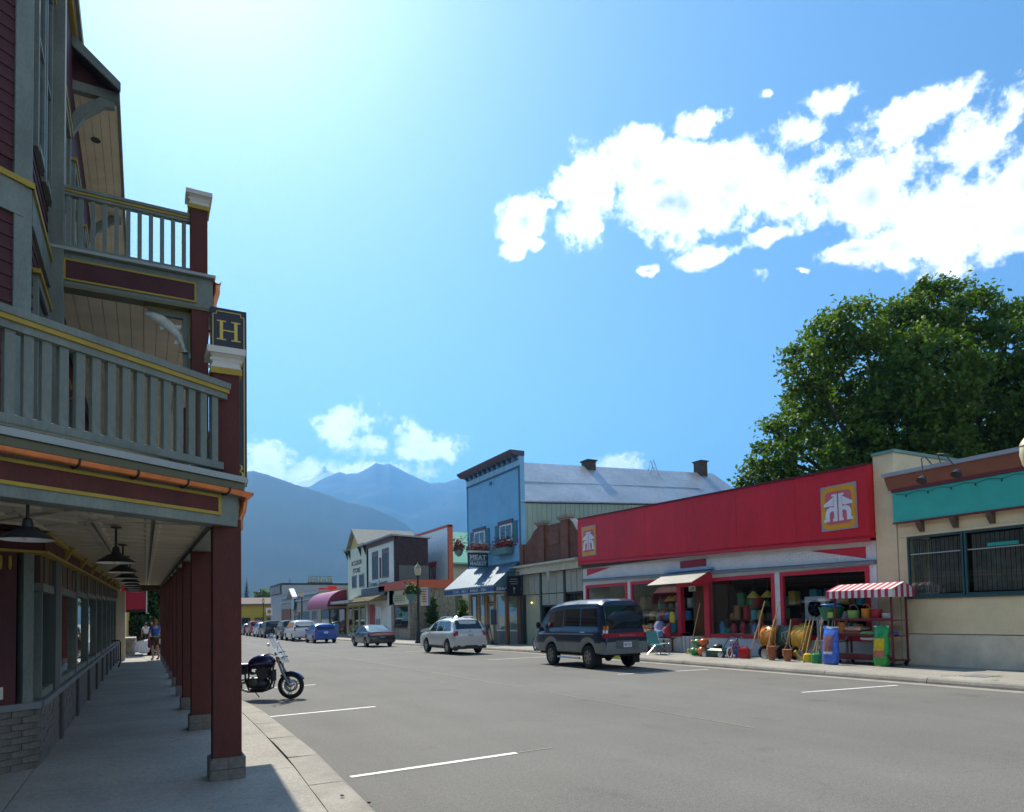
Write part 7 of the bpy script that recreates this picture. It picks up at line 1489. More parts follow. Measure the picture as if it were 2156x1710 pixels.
# stack of round plastic toys
for i, (x, y, z, r, c, lab) in enumerate([(16.1, 17.42, .15, (.16, .18, .14), (.03, .30, .06), 'green round toy float at the bottom of the pile by the door'), (16.12, 17.05, .17, (.17, .2, .16), (.62, .16, .03), 'orange round toy float at the bottom of the pile by the door'), (16.15, 17.3, .44, (.15, .18, .13), (.03, .22, .05), 'green round toy float in the middle of the pile by the door'), (16.15, 17.02, .46, (.15, .17, .13), (.55, .12, .03), 'orange round toy float at the top of the pile by the door')]):
    t = thing('toy_float', lab, 'toy', (x, y, SW), group='pile of round toys by the door'); obj('shell', MB().ball((0, 0, z), r, 16, 10), mat('toy_%d' % i, c, .25, var=.35, scale=9), t, smooth=True); obj('knob', MB().ball((-r[0] * .9, .12, z + .04), .05, 8, 6), mat('toy_knob', (.6, .3, .2), .4), t, smooth=True)
# more stock along the front
m_tc = mat('terracotta', (.36, .13, .06), .8, var=.15)
for i, (x, y, n_) in enumerate(((16.25, 14.35, 4), (16.2, 13.75, 3))):
    t = thing('flower_pots', ('taller' if n_ == 4 else 'shorter') + ' stack of terracotta pots in front of the wheelbarrows', 'pots', (x, y, SW))
    for k in range(n_): obj('pot', MB().lathe([(.08, .07 * k), (.12, .07 * k + .16), (.135, .07 * k + .16), (.135, .07 * k + .2), (.115, .07 * k + .2)], n=16), m_tc, t, smooth=True)
def can(label, x, y, m_, s_=1.0):
    t = thing('watering_can', label, 'watering can', (x, y, SW), random.uniform(0, 3), scale=s_); obj('body', MB().lathe([(.13, 0), (.14, .02), (.12, .24), (.07, .27)], n=18), m_, t, smooth=True); obj('spout', MB().tube([(.11, 0, .06), (.26, 0, .2), (.34, 0, .32)], [.03, .02, .02], 8), m_, t, smooth=True); obj('rose', MB().lathe([(.02, 0), (.045, .04), (.0, .045)], (.34, 0, .32), 12, (.6, 0, .8)), m_, t); obj('handle', MB().torus((-.08, 0, .2), (0, 1, 0), .12, .014, 16, 6, 1.2, 4.6), m_, t, smooth=True)
can('green watering can left of the blue bag', 16.15, 12.75, pc('can_green', (.03, .26, .10))); can('yellow watering can between the tools and the blue bag', 16.3, 13.15, pc('can_yellow', (.65, .45, .03)), .9)
for i, (x, y, c, lab) in enumerate(((16.3, 15.45, (.5, .02, .02), 'red fuel can behind the child bicycle'), (16.55, 16.0, (.06, .2, .5), 'blue water can behind the lawn mower'))):
    t = thing('fuel_can', lab, 'can', (x, y, SW), .4); mm = pc('fuel_%d' % i, c); obj('body', MB().loft([[(-.09, -.15, 0), (.09, -.15, 0), (.09, .15, 0), (-.09, .15, 0)], [(-.1, -.16, .05), (.1, -.16, .05), (.1, .16, .05), (-.1, .16, .05)], [(-.1, -.16, .26), (.1, -.16, .26), (.1, .16, .26), (-.1, .16, .26)], [(-.05, -.1, .33), (.05, -.1, .33), (.05, .1, .33), (-.05, .1, .33)]]), mm, t, smooth=True, ang=50); obj('spout', MB().tube([(0, .1, .32), (0, .2, .42)], .02, 8), mm, t); obj('handle', MB().tube([(0, -.09, .32), (0, -.07, .39), (0, .03, .39), (0, .05, .32)], .014, 6), mm, t)
for i, (x, y, z, c, lab) in enumerate(((16.7, 17.6, .12, (.55, .17, .02), 'orange hose coil on the pavement behind the round toys'), (16.95, 16.9, .12, (.03, .2, .08), 'green hose coil against the white brick under the window'))):
    t = thing('hose_coil', lab, 'hose', (x, y, z)); mm = pc('hose_%d' % i, c)
    for k in range(5): obj('loop', MB().torus((0, 0, .03 + .04 * k), (.02 * k, 0, 1), .22 - .008 * (k % 2), .02, 22, 6), mm, t, smooth=True)
# folding lawn chair and bags under the canopy window
fc = thing('folding_chair', 'folding lawn chair with teal seat beside the parked van', 'chair', (16.0, 19.1, SW), RAD(100)); m_cw2 = mat('chair_teal', (.04, .26, .32), .6, var=.3, scale=14, stretch=(1, 8, 1))
obj('seat', MB().prism([(-.25, -.22, .36), (.25, -.22, .36), (.25, .22, .32), (-.25, .22, .32)], (0, 0, .02)), m_cw2, fc); obj('backrest', MB().prism([(-.25, .22, .36), (.25, .22, .36), (.25, .42, .82), (-.25, .42, .82)], (0, .02, .005)), m_cw2, fc)
for s_ in (-1, 1): obj('leg', MB().tube([(s_ * .28, -.24, 0), (s_ * .28, .25, .36), (s_ * .28, .44, .86)], .013, 6), M['alloy'], fc, smooth=True); obj('leg', MB().tube([(s_ * .26, .30, 0), (s_ * .26, -.24, .37)], .013, 6), M['alloy'], fc, smooth=True); obj('armrest', MB().tube([(s_ * .28, -.26, .52), (s_ * .28, .33, .55)], .02, 6), M['white'], fc)
def pack(name, label, x, y, z, r, m_):
    t = thing(name, label, 'bag', (x, y, z)); obj('body', MB().loft([[(r[0] * k_ * math.cos(u), r[1] * k_ * math.sin(u), r[2] * v) for u in [6.2832 * j / 12 for j in range(12)]] for k_, v in ((.7, 0), (1, .1), (1.05, .45), (.95, .8), (.6, .98))]), m_, t, smooth=True); obj('pocket', MB().ball((-r[0] * .85, 0, r[2] * .35), (r[0] * .4, r[1] * .6, r[2] * .22), 10, 6), m_, t, smooth=True); obj('handle', MB().torus((0, 0, r[2] * .97), (1, 0, 0), r[1] * .3, .012, 10, 5, 0, 3.1416), M['darkm'], t); return t
tbl = tag(obj('display_table', MB().box((16.65, 19.6, .60), (17.2, 21.6, .64)).box((16.7, 19.65, SW), (16.75, 19.7, .6)).box((16.7, 21.5, SW), (16.75, 21.55, .6)).box((17.1, 19.65, SW), (17.15, 19.7, .6)).box((17.1, 21.5, SW), (17.15, 21.55, .6)), M['brown']), 'low wooden display table of bags under the canopy window', 'table')
pack('backpack', 'lilac backpack at the back of the display table', 17.0, 20.2, .64, (.17, .24, .62), mat('pk_lilac', (.28, .26, .45), .7)); pack('backpack', 'red bag on the display table beside the red door frame', 16.95, 19.75, .64, (.16, .18, .42), mat('pk_red', (.40, .03, .04), .6)); pack('backpack', 'blue and orange bag at the front of the display table', 16.78, 19.95, .64, (.13, .2, .3), mat('pk_blue', (.10, .25, .42), .7, var=.6, scale=6)); pack('basket', 'brown wicker basket on the display table', 16.82, 20.55, .64, (.16, .2, .32), mat('pk_wicker', (.22, .10, .05), .8, var=.3, scale=20))
pack('backpack', 'bright red bag at the far end of the display table', 16.85, 21.25, .64, (.15, .17, .42), mat('pk_red2', (.55, .03, .03), .5)); pack('backpack', 'yellow bag hung high by the door frame', 17.12, 19.62, 1.2, (.08, .12, .4), mat('pk_yel', (.6, .45, .03), .6)); bucket('black tub on the pavement under the display table', 16.4, 20.3, SW, .2, .35, M['darkm'], 'tub')
# boards outside the butcher
ab = thing('chalkboard', 'black A-board on the pavement before the butcher door', 'sign', (16.4, 33.9, SW + gz(34)), RAD(-15)); obj('board', MB().prism([(-.05, -.32, 0), (-.05, .32, 0), (.10, .32, 1.05), (.10, -.32, 1.05)], (-.03, 0, 0)), M['navy'], ab); obj('board', MB().prism([(.35, -.32, 0), (.35, .32, 0), (.12, .32, 1.05), (.12, -.32, 1.05)], (.03, 0, 0)), M['navy'], ab); obj('chalk', MB().prism([(-.035, -.2, .82), (-.035, .2, .82), (-.02, .2, .90), (-.02, -.2, .90)], (-.02, 0, 0)), mat('chalk', (.35, .36, .36), .9), ab)
ps = thing('stand_sign', 'black sign board on a thin stand near the butcher window', 'sign', (16.3, 32.7, SW + gz(33))); obj('foot', MB().lathe([(.24, 0), (.22, .03), (.03, .06)], n=16), M['darkm'], ps); obj('pole', MB().tube([(0, 0, .03), (0, 0, 1.9)], .02, 6), M['darkm'], ps); obj('board', MB().box((-.03, -.3, 1.05), (.03, .3, 1.85)), M['navy'], ps)
nb = thing('newspaper_box', 'blue newspaper box with red panel on the far pavement', 'newspaper box', (15.2, 62.6, SW + gz(62))); obj('body', MB().box((-.25, -.25, .1), (.25, .25, 1.0)).prism([(-.25, -.25, 1.0), (.25, -.25, 1.0), (.25, -.25, 1.25), (-.05, -.25, 1.25)], (0, .5, 0)), mat('box_blue', (.10, .22, .42), .4), nb); obj('panel', MB().box((-.27, -.2, .2), (-.25, .2, .6)), mat('box_red', (.4, .04, .06), .5), nb)
for i, (x, y) in enumerate(((16.0, 57.6), (16.2, 59.0))):
    ct = thing('cafe_chair', 'green plastic cafe chair on the pavement, %s one' % ('nearer' if i == 0 else 'farther'), 'chair', (x, y, SW + gz(58)), RAD(60 + 50 * i)); mg_ = mat('chair_green', (.10, .24, .14), .5)
    obj('seat', MB().box((-.22, -.22, .42), (.22, .22, .45)), mg_, ct); obj('backrest', MB().box((-.22, .2, .45), (.22, .24, .85)), mg_, ct)
    for a in (-.19, .19):
        for b in (-.19, .19): obj('leg', MB().tube([(a, b, 0), (a, b, .42)], .015, 5), mg_, ct)
ctb = thing('cafe_table', 'small round green cafe table on the far pavement', 'table', (15.9, 58.3, SW + gz(58))); obj('table_top', MB().lathe([(.4, .70), (.4, .73)], n=18), mat('chair_green', (1, 1, 1)), ctb); obj('leg', MB().lathe([(.2, 0), (.03, .04), (.03, .7)], n=10), M['darkm'], ctb)
obj('access_cover', MB().box((15.2, 8.0, SW + .001), (15.8, 8.5, SW + .008)), mat('cover_grey', (.22, .21, .22), .6), pavr)
# ------------------------------------------------------------------ people
def skin_mesh(name, joints, edges, root, m_, parent, sub=2):
    me = bpy.data.meshes.new(name); keys = list(joints); me.from_pydata([joints[k][0] for k in keys], [(keys.index(a), keys.index(b)) for a, b in edges], [])
    o = bpy.data.objects.new(name, me); COL.objects.link(o); md_ = o.modifiers.new('s', 'SKIN'); md_.use_smooth_shade = True; sb = o.modifiers.new('u', 'SUBSURF'); sb.levels = sub; sb.render_levels = sub
    if not me.skin_vertices: 
        bm = bmesh.new(); bm.from_mesh(me); bm.verts.layers.skin.verify(); bm.to_mesh(me); bm.free()
    for i, k in enumerate(keys):
        r = joints[k][1]; sv = me.skin_vertices[0].data[i]; sv.radius = (r, r) if not isinstance(r, tuple) else r; sv.use_root = (k == root)
    bpy.context.view_layer.update(); ev = o.evaluated_get(bpy.context.evaluated_depsgraph_get()); out = bpy.data.meshes.new_from_object(ev); out.materials.clear(); out.materials.append(m_)
    bpy.data.objects.remove(o); r_ = bpy.data.objects.new(name, out); COL.objects.link(r_); r_.parent = parent; return r_
m_skin = mat('skin', (.48, .26, .17), .55, var=.05)
def person(label, loc, rot, top_m, leg_m, hair_m, shoe_m, phone=False, shorts=True, hair_long=True):
    t = thing('person', label, 'person', loc, rot, scale=.98)
    V = Vector; la = V((-.24, .02, 1.12)); ra_ = V((.26, .06, 1.12)); lw = V((-.22, .08, .88)); rw = V((.12, .16, 1.36)) if phone else V((.26, .1, .88))
    J = dict(pel=((0, 0, .95), (.14, .10)), wa=((0, 0, 1.08), (.125, .09)), chs=((0, 0, 1.28), (.145, .10)), ne=((0, .01, 1.43), (.055, .055)), hb=((0, .02, 1.50), (.065, .075)), hd=((0, .02, 1.60), (.075, .09)), ht=((0, .01, 1.68), (.05, .06)),
             ls=((-.17, 0, 1.37), .055), le=(la, .042), lw=(lw, .03), rs=((.17, 0, 1.37), .055), re=(ra_, .042), rw=(rw, .03),
             lh=((-.085, 0, .88), .085), lk=((-.09, .05, .50), .056), lc=((-.09, .02, .32), .052), lan=((-.09, -.02, .09), .035), lt=((-.09, .12, .035), .035), rh=((.085, 0, .88), .085), rk=((.09, -.02, .50), .056), rc=((.09, -.07, .32), .052), ran=((.09, -.12, .10), .035), rt=((.09, .02, .035), .035))
    E_ = [('pel', 'wa'), ('wa', 'chs'), ('chs', 'ne'), ('ne', 'hb'), ('hb', 'hd'), ('hd', 'ht'), ('chs', 'ls'), ('ls', 'le'), ('le', 'lw'), ('chs', 'rs'), ('rs', 're'), ('re', 'rw'), ('pel', 'lh'), ('lh', 'lk'), ('lk', 'lc'), ('lc', 'lan'), ('lan', 'lt'), ('pel', 'rh'), ('rh', 'rk'), ('rk', 'rc'), ('rc', 'ran'), ('ran', 'rt')]
    J = {k: (tuple(v[0]), v[1]) for k, v in J.items()}
    for sd, w_, e_ in (('l', lw, la), ('r', rw, ra_)):     # palm and five fingers
        d = (V(w_) - V(e_)).normalized(); s_ = d.cross(V((0, 1, 0))).normalized(); J[sd + 'p'] = (tuple(V(w_) + d * .06), .028); E_.append((sd + 'w', sd + 'p'))
        for q, (off, ln) in enumerate(((-.028, .07), (-.01, .085), (.01, .08), (.028, .062))): J['%sf%d' % (sd, q)] = (tuple(V(w_) + d * (.07 + ln) + s_ * off * 1.3 + V((0, .015, 0))), .009); E_.append((sd + 'p', '%sf%d' % (sd, q)))
        J[sd + 'th'] = (tuple(V(w_) + d * .07 + V((0, .05, 0))), .010); E_.append((sd + 'p', sd + 'th'))
    b = skin_mesh('body', J, E_, 'pel', m_skin, t)
    g = lambda k, f=1.16, add=.012: (J[k][0], tuple(r * f + add for r in J[k][1]) if isinstance(J[k][1], tuple) else J[k][1] * f + add)
    up = dict(pel=g('pel'), wa=g('wa'), chs=g('chs', 1.1), nk=((0, .01, 1.395), (.075, .07)), ls=g('ls'), rs=g('rs'), le=(tuple(V(J['ls'][0]).lerp(V(J['le'][0]), .55)), .06), re=(tuple(V(J['rs'][0]).lerp(V(J['re'][0]), .55)), .06))
    skin_mesh('shirt', up, [('pel', 'wa'), ('wa', 'chs'), ('chs', 'nk'), ('chs', 'ls'), ('ls', 'le'), ('chs', 'rs'), ('rs', 're')], 'pel', top_m, t)
    fr_ = .55 if shorts else .97
    lo = dict(pel=g('pel', 1.05)); ed = []
    for s_ in 'lr':
        lo[s_ + 'h'] = g(s_ + 'h', 1.1); ed.append(('pel', s_ + 'h'))
        if shorts: lo[s_ + 'k'] = (tuple(V(J[s_ + 'h'][0]).lerp(V(J[s_ + 'k'][0]), .8)), .085); ed.append((s_ + 'h', s_ + 'k'))
        else:
            lo[s_ + 'k'] = g(s_ + 'k', 1.15); lo[s_ + 'c'] = g(s_ + 'c', 1.1); lo[s_ + 'an'] = g(s_ + 'an', 1.3); ed += [(s_ + 'h', s_ + 'k'), (s_ + 'k', s_ + 'c'), (s_ + 'c', s_ + 'an')]
    skin_mesh('shorts' if shorts else 'trousers', lo, ed, 'pel', leg_m, t)
    for s_ in 'lr': skin_mesh('shoe', dict(a=(J[s_ + 'an'][0][:2] + (J[s_ + 'an'][0][2] - .03,), .042), b=(J[s_ + 't'][0], .042)), [('a', 'b')], 'a', shoe_m, t, 1)
    hr = MB().ball((0, -.01, 1.625), (.088, .098, .085), 14, 10)
    if hair_long: hr.ball((0, -.055, 1.545), (.08, .055, .09), 12, 8)
    obj('hair', hr, hair_m, t, smooth=True)
    for s_ in (-1, 1): obj('eye', MB().ball((s_ * .03, .098, 1.59), .011, 8, 6), M['navy'], t); obj('ear', MB().ball((s_ * .078, .01, 1.575), (.012, .022, .03), 8, 6), m_skin, t, smooth=True)
    obj('nose', MB().ball((0, .112, 1.565), (.012, .018, .02), 8, 6), m_skin, t, smooth=True); obj('mouth', MB().ball((0, .098, 1.525), (.024, .008, .006), 8, 4), mat('lips', (.35, .12, .1), .5), t)
    return t
wm = person('woman in blue top and brown shorts with auburn hair walking out of the arcade', (.36, 31.5, SW + gz(31.5)), RAD(35), mat('top_blue', (.03, .10, .34), .8, var=.1), mat('short_brown', (.08, .05, .025), .8), mat('hair_auburn', (.35, .15, .05), .6, var=.3, scale=20), mat('shoe_red', (.25, .02, .06), .6), phone=True)
hb = pack('handbag', 'dark red bag hanging at the hip of the woman in blue', .17, 31.42, gz(31.5) + .62, (.06, .12, .34), mat('pk_plum', (.14, .02, .06), .6))
p2 = person('person in white shirt and dark trousers farther along the sunny pavement', (.05, 52.0, SW + gz(52)), RAD(10), mat('shirt_white', (.55, .58, .70), .8), mat('trouser_dark', (.015, .015, .03), .8), mat('hair_dark', (.04, .025, .015), .6), M['black'], shorts=False, hair_long=False)
p3 = person('person in pale clothes beside the one in the white shirt', (.42, 52.6, SW + gz(52)), RAD(-5), mat('shirt_pale', (.40, .44, .55), .8), mat('trouser_pale', (.42, .46, .55), .8), MATS['hair_auburn'], M['white'], shorts=False)
# ------------------------------------------------------------------ trees and shrubs
def leaf_mat(name, c, c2):
    m = bpy.data.materials.new(name); m.use_nodes = True; n, l = m.node_tree.nodes, m.node_tree.links; b = n['Principled BSDF']
    b.inputs['Roughness'].default_value = .55; b.inputs['Specular IOR Level'].default_value = .3
    t = n.new('ShaderNodeTexCoord'); z = n.new('ShaderNodeTexNoise'); z.inputs['Scale'].default_value = .9; z.inputs['Detail'].default_value = 5; l.new(t.outputs['Object'], z.inputs['Vector'])
    r = n.new('ShaderNodeMapRange'); l.new(z.outputs['Fac'], r.inputs['Value']); r.inputs['From Min'].default_value = .3; r.inputs['From Max'].default_value = .7
    mx = n.new('ShaderNodeMix'); mx.data_type = 'RGBA'; l.new(r.outputs[0], mx.inputs['Factor']); mx.inputs['A'].default_value = (*c, 1); mx.inputs['B'].default_value = (*c2, 1); l.new(mx.outputs['Result'], b.inputs['Base Color'])
    tr = n.new('ShaderNodeBsdfTranslucent'); sc = n.new('ShaderNodeVectorMath'); sc.operation = 'MULTIPLY'; l.new(mx.outputs['Result'], sc.inputs[0]); sc.inputs[1].default_value = (1.5, 1.6, .6); l.new(sc.outputs[0], tr.inputs['Color'])
    ms_ = n.new('ShaderNodeMixShader'); ms_.inputs[0].default_value = .38; l.new(b.outputs[0], ms_.inputs[1]); l.new(tr.outputs[0], ms_.inputs[2]); l.new(ms_.outputs[0], n['Material Output'].inputs['Surface'])
    return m
m_leaf = leaf_mat('maple_leaf', (.045, .10, .013), (.13, .20, .028)); m_bark = mat('bark', (.07, .055, .04), .9, var=.3, scale=4, bump=.5, bscale=20)
m_leafd = leaf_mat('dark_tree_leaf', (.02, .05, .015), (.05, .085, .02)); m_leafl = leaf_mat('light_tree_leaf', (.07, .14, .05), (.14, .20, .06)); m_con = leaf_mat('conifer_needle', (.015, .035, .02), (.025, .05, .025)); m_ced = leaf_mat('cedar_needle', (.02, .05, .008), (.07, .12, .01))
def crown(name, lobes, leaf, per, m_, parent, seed=1, sp=.9, lsz=.5):
    """lobes: (centre, radius). Clumps of leaf-sized quads scattered over each lobe's shell and volume"""
    rnd = random.Random(seed); vs, fs = [], []
    for c, r in lobes:
        nc = max(6, int(per * r * r))
        for _ in range(nc):
            while True:
                d = Vector((rnd.gauss(0, 1), rnd.gauss(0, 1), rnd.gauss(0, 1)))
                if d.length > .01: break
            d.normalize(); cc = Vector(c) + d * (r * (rnd.uniform(.35, 1.0) ** .45)) * Vector((1, 1, .92)).length / 1.70
            cr_ = rnd.uniform(.4, 1.0) * sp; k = int(26 * cr_ / sp) + 8; out = (cc - Vector(c)).normalized()
            for _k in range(k):
                p = cc + Vector((rnd.gauss(0, .42), rnd.gauss(0, .42), rnd.gauss(0, .34))) * cr_
                n_ = (Vector((rnd.gauss(0, .8), rnd.gauss(0, .8), rnd.gauss(.5, .8))) + out * .4).normalized(); a = n_.orthogonal().normalized(); a.rotate(Matrix.Rotation(rnd.uniform(0, 6.28), 3, n_)); b = n_.cross(a); s_ = leaf * rnd.uniform(.6, 1.25)
                o = len(vs); vs += [p + a * s_, p + b * s_ * .55 + n_ * s_ * .12, p - a * s_ * .9, p - b * s_ * .55 + n_ * s_ * .12]; fs.append((o, o + 1, o + 2, o + 3))
    me = bpy.data.meshes.new(name); me.from_pydata(vs, [], fs); me.materials.append(m_); o = link(name, me, parent); return o
D0 = 37.0
tr = thing('maple_tree', 'large dense green maple rising behind the red hardware shop', 'tree', (0, 0, 0), world=True)
lob_px = [(1965, 680, 80, 0), (2050, 680, 72, 1), (2110, 735, 82, -1), (1890, 690, 58, 1), (1805, 690, 55, -1), (1745, 715, 58, 1), (1700, 770, 56, 0), (1695, 845, 48, 1), (1665, 905, 42, 0), (1625, 960, 42, -1), (1590, 1010, 36, 0), (1570, 1050, 30, 1), (1612, 895, 18, 0), (1945, 620, 30, 0), (2030, 622, 28, 1), (2140, 660, 26, 0),
          (1830, 800, 105, 2), (1950, 800, 115, -2), (1780, 900, 88, 2), (1900, 920, 112, -1), (2030, 880, 125, 2), (1720, 980, 72, -1), (1830, 1000, 95, 1), (1960, 1010, 105, -1), (2090, 990, 105, 1), (2170, 850, 110, -1), (2180, 960, 110, 1), (1650, 1030, 52, 0), (2270, 800, 110, 0), (2280, 940, 120, 1)]
lobes = []
for px, py, r, dz in lob_px: lobes.append((at_depth(px, py, D0 + dz), r * D0 / F))
tb = at_depth(1930, 1000, D0); tb.z = -.1; tr.location = (tb.x, tb.y, 0)
top_ = at_depth(1940, 760, D0)
obj('trunk', MB().tube([tb, tb + Vector((.2, 0, 4)), tb + Vector((.1, .2, 8)), top_], [.75, .6, .45, .08], 12), m_bark, tr, smooth=True)
for i, (c, r) in enumerate(lobes[:27]):
    s_ = tb + Vector((.15, .1, 4 + (i % 5) * 1.0)); m1 = s_.lerp(c, .5) + Vector((0, 0, -.6)); obj('limb', MB().tube([s_, m1, c], [.26, .16, .04], 7), m_bark, tr, smooth=True)
crown('crown', lobes, .15, 36, m_leaf, tr, 3, .75)
def small_tree(label, x, y, z, h, r, m_, seed, leaf=.22, name='street_tree', per=14):
    t = thing(name, label, 'tree', (x, y, z)); rnd = random.Random(seed); lb_ = []
    for k in range(9): lb_.append((Vector((rnd.gauss(0, r * .45), rnd.gauss(0, r * .45), h - r * 1.1 + rnd.uniform(-.6, .9) * r)), r * rnd.uniform(.4, .65)))
    obj('trunk', MB().tube([(0, 0, 0), (.05, 0, h * .4), (0, .05, h * .8)], [.18, .13, .04], 8), m_bark, t, smooth=True)
    for c, rr in lb_[:4]: obj('limb', MB().tube([(0, 0, h * .4), c * .6 + Vector((0, 0, h * .15)), c], [.07, .05, .015], 5), m_bark, t)
    crown('crown', lb_, leaf, per, m_, t, seed, .8); return t
small_tree('dark leafy street tree over the pavement past the arcade', -.3, 62, -.2, 7.2, 2.6, m_leafd, 5, .28); small_tree('light green tree at the end of the arcade view', -2.0, 96, -.3, 7.5, 3.5, m_leafl, 6, .35); small_tree('small shrubby tree beside the striped awning past the arcade', -.4, 56.5, -.2, 2.2, .7, m_leafd, 7, .10)
def far_at(px, py, y): return at_y(px, py, y)
a = far_at(560, 1240, 165); small_tree('pale green broad tree beyond the yellow building', a.x, 165, -.5, a.z + 1.0, 5.0, m_leafl, 9, .5, per=6)
a = far_at(588, 1245, 150); small_tree('small pale green tree right of the broad one behind the yellow building', a.x, 150, -.5, a.z + .6, 2.6, m_leafl, 10, .4, per=8)
a = far_at(1010, 1130, 75); small_tree('green tree top peeping over the pale false front', a.x - 1, 75, -.5, at_y(873, 1118, 75).z + .5, 2.5, m_leafd, 12, .3)
def conifer(label, x, y, z, h, r, seed):
    t = thing('conifer', label, 'tree', (x, y, z), group='conifers beyond the shops'); rnd = random.Random(seed); obj('trunk', MB().tube([(0, 0, 0), (0, 0, h * .95)], [r * .1, .03], 7), m_bark, t)
    vs, fs = [], []
    for k in range(int(h * 9)):
        v = (k + .5) / (h * 9); zz = h * (.08 + .92 * v); rr = r * (1 - v) * rnd.uniform(.75, 1.1) + .1
        for j in range(7):
            a = rnd.uniform(0, 6.28); d = Vector((math.cos(a), math.sin(a), -.28)); s_ = Vector((-math.sin(a), math.cos(a), 0)) * rr * .20; o = len(vs); p = Vector((0, 0, zz))
            vs += [p + d * rr * .12, p + d * rr * .6 + s_, p + d * rr, p + d * rr * .6 - s_]; fs.append((o, o + 1, o + 2, o + 3))
    me = bpy.data.meshes.new('crown'); me.from_pydata(vs, [], fs); me.materials.append(m_con); link('crown', me, t)
for px, py, y, r, lab, sd_ in ((519, 1212, 150, 1.9, 'pointed dark conifer behind the yellow building, left one', 1), (610, 1213, 160, 2.0, 'dark conifer tip rising over the grey block', 2), (505, 1226, 170, 1.8, 'dark conifer half hidden at the hotel corner post', 3), (300, 1205, 140, 3, 'tall dark conifer beyond the arcade end', 4)):
    a = at_y(px, py, y); conifer(lab, a.x, y, -.4, a.z + .4, r, sd_)
def cedar(label, px, py, y, r, seed):
    a = at_y(px, py, y); t = thing('cedar_hedge', label, 'shrub', (a.x, y, gz(y)), group='columnar cedars'); h = a.z - gz(y); lb_ = [(Vector((0, 0, h * (.08 + .86 * k / 7))), r * (1 - .45 * (k / 7) ** 2) * .8) for k in range(8)]
    obj('trunk', MB().tube([(0, 0, 0), (0, 0, h * .8)], [.06, .02], 6), m_bark, t); crown('foliage', lb_, .09, 130, m_ced, t, seed, .28)
cedar('dark columnar cedar in front of the stone side wall', 909, 1258, 47.2, .62, 1); cedar('brighter columnar cedar next to the butcher wall', 974, 1264, 44.5, .55, 2)
wd_ = MB(); random.seed(4)
for cx_, cy_ in ((15.0, 8.6), (15.5, 7.9), (14.7, 7.6)):
    for k in range(26):
        p = Vector((cx_ + random.gauss(0, .07), cy_ + random.gauss(0, .07), SW)); e = Vector((random.gauss(0, .05), random.gauss(0, .05), random.uniform(.02, .07))); s_ = Vector((.008, .006, 0)); wd_.poly([p - s_, p + s_, p + e])
tag(obj('weeds', wd_, m_leafl), 'sparse weeds in the pavement joints', None, kind='stuff')
up_ = at_y(548, 1240, 135); t = thing('utility_pole', 'thin wooden utility pole beyond the yellow building', 'pole', (up_.x, 135, -.4))
obj('pole', MB().tube([(0, 0, 0), (0, 0, up_.z + .4)], [.16, .10], 8), m_bark, t); obj('crossarm', MB().box((-1.0, -.06, up_.z - .3), (1.0, .06, up_.z - .18)), m_bark, t)
for x in (-.9, .9): obj('wire', MB().tube([(x + 14 * k, 3 * k, up_.z - .15 - .5 * math.sin(math.pi * k)) for k in [j / 8 for j in range(9)]], .02, 4), M['darkm'], t)
# ------------------------------------------------------------------ mountains
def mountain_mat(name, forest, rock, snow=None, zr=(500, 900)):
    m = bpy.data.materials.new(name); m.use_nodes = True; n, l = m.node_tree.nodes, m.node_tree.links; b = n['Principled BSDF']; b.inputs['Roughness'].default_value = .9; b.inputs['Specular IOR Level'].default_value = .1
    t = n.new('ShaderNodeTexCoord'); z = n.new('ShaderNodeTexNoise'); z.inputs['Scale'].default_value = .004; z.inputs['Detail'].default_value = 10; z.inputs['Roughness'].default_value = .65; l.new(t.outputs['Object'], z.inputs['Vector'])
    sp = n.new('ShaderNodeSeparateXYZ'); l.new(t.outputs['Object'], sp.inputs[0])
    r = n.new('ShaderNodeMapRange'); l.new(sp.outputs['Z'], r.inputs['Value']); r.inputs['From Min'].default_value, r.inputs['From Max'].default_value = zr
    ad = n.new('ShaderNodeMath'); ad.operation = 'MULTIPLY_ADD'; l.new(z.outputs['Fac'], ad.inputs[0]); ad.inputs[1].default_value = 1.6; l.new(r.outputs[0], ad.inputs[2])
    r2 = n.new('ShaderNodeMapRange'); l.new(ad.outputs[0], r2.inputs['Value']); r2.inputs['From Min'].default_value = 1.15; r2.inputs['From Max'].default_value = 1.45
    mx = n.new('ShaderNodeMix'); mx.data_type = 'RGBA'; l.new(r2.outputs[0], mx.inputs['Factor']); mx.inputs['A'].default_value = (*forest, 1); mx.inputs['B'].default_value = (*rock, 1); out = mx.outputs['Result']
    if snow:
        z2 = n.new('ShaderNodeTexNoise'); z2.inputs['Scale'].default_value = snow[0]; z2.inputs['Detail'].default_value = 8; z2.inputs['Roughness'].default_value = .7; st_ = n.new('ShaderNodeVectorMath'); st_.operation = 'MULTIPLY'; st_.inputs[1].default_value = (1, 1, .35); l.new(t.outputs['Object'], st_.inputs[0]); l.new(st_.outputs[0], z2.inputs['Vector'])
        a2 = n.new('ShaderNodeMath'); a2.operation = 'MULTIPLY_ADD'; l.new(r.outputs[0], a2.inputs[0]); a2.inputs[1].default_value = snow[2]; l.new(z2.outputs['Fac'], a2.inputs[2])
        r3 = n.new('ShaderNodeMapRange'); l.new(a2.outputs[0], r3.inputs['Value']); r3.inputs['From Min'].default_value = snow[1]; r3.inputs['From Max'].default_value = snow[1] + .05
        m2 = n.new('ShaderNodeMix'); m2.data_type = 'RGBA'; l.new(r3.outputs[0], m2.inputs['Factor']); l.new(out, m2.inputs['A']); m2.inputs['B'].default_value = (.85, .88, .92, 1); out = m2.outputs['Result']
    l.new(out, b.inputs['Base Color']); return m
from mathutils import noise as mn
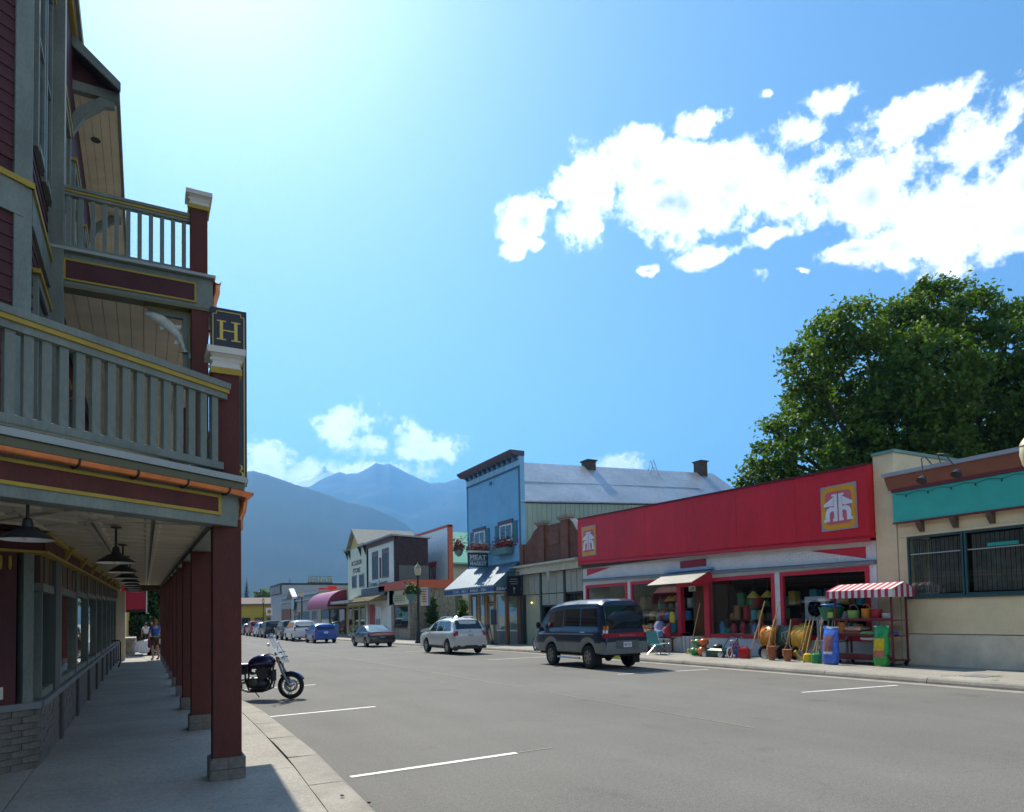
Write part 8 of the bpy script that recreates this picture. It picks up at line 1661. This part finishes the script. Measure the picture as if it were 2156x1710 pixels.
def mountain(label, prof, D, m_, seed, near=.5, far=1.35, cols=150, amp=.06):
    p0, p1 = prof[0][0], prof[-1][0]; vs, fs = [], []; rows = 60
    pxs = sorted(set([p0 + (p1 - p0) * k / 60 for k in range(61)] + [a for a, b in prof] + [x for x in range(470, 1180, 3) if p0 < x < p1])); cols = len(pxs) - 1
    for i, px in enumerate(pxs):
        d = ray(px, interp(prof, px)); hd = math.hypot(d.x, d.y); ux, uy = d.x / hd, d.y / hd; hz = EYE.z + D * d.z / hd
        hs = 0
        for k in range(-8, 9): ds = ray(px + 14 * k, interp(prof, px + 14 * k)); hs += (EYE.z + D * ds.z / math.hypot(ds.x, ds.y)) / 17
        for j in range(rows + 1):
            v = j / rows
            if v <= .7001: q = min(1, v / .7); dist = D * (near + (1 - near) * q); h = (hz * q ** 5 + hs * (1 - q ** 5)) * (q ** 1.15)
            else: q = (v - .7) / .3; dist = D * (1 + (far - 1) * q); h = hz * max(0, 1 - q) ** 1.2
            p = Vector((ux * dist, uy * dist, 0)); s_ = 1 / (D * .09)
            e = mn.fractal((p.x * s_ + seed, p.y * s_, seed), 1.0, 2.1, 6); edge = 1 - abs(2 * min(v / .7, 1) - 1) if v <= .7 else 0
            h += e * D * amp * max(0, math.sin(math.pi * min(1, v / .72))) * .55 + (mn.fractal((px * .09 + seed, 3.1, seed), 1.0, 2.2, 6) * D * .0008 if abs(v - .7) < .005 else 0)
            dd = dist * (1 + .03 * e * edge); vs.append((ux * dd, uy * dd, max(h, -8) if j else -8.0))
    for i in range(cols):
        for j in range(rows): a = i * (rows + 1) + j; fs.append((a, a + rows + 1, a + rows + 2, a + 1))
    me = bpy.data.meshes.new('mountain'); me.from_pydata(vs, [], fs); me.materials.append(m_); me.polygons.foreach_set('use_smooth', [True] * len(fs)); o = bpy.data.objects.new('mountain', me); COL.objects.link(o); return tag(o, label, None, kind='structure')
def cv(pts): return [((540 + x * .3247) * .8418, (960 + y * .3247) * .8418) for x, y in pts]
front = [(-420, 930), (-150, 900), (120, 925), (330, 960)] + cv([(150, 668), (240, 675), (285, 670), (400, 705), (500, 735), (620, 778), (700, 800), (850, 850), (1000, 905), (1200, 955), (1350, 1020), (1450, 1080), (1560, 1165), (1750, 1270)]) + [(1100, 1190), (1300, 1230), (1700, 1260)]
mid = [(300, 1060), (480, 1040)] + cv([(300, 830), (600, 800), (720, 790), (830, 730), (950, 680), (1000, 700), (1100, 692), (1190, 645), (1230, 613), (1285, 630), (1340, 620), (1400, 650), (1500, 705), (1650, 768), (1760, 765), (1860, 735), (1930, 742), (2050, 800), (2250, 850)]) + [(1150, 1060), (1300, 1100), (1600, 1160), (2100, 1200), (2600, 1150)]
snowy = cv([(300, 850), (500, 800), (610, 775), (650, 740), (740, 718), (800, 660), (830, 624), (865, 648), (920, 680), (960, 690), (1050, 740), (1250, 820)])
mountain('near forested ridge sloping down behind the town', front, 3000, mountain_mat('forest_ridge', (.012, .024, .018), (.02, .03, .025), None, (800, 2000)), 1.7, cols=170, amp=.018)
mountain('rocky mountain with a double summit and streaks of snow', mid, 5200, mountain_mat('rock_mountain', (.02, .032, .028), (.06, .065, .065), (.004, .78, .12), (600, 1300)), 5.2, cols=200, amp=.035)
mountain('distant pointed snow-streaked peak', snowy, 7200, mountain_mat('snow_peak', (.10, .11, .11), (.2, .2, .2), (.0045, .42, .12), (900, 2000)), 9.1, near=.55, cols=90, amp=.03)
# ------------------------------------------------------------------ air between here and the mountains
hzb = MB().box((-6500, -500, -30), (9500, 13500, 1750))
hm = bpy.data.materials.new('haze'); hm.use_nodes = True; n, l = hm.node_tree.nodes, hm.node_tree.links; n.clear()
pv = n.new('ShaderNodeVolumePrincipled'); pv.inputs['Color'].default_value = (.14, .47, 1.0, 1); pv.inputs['Density'].default_value = 1.75e-4; pv.inputs['Anisotropy'].default_value = .35
oo = n.new('ShaderNodeOutputMaterial'); l.new(pv.outputs[0], oo.inputs['Volume'])
tag(obj('haze', hzb, hm), 'thin blue summer haze over the valley', None, kind='stuff')
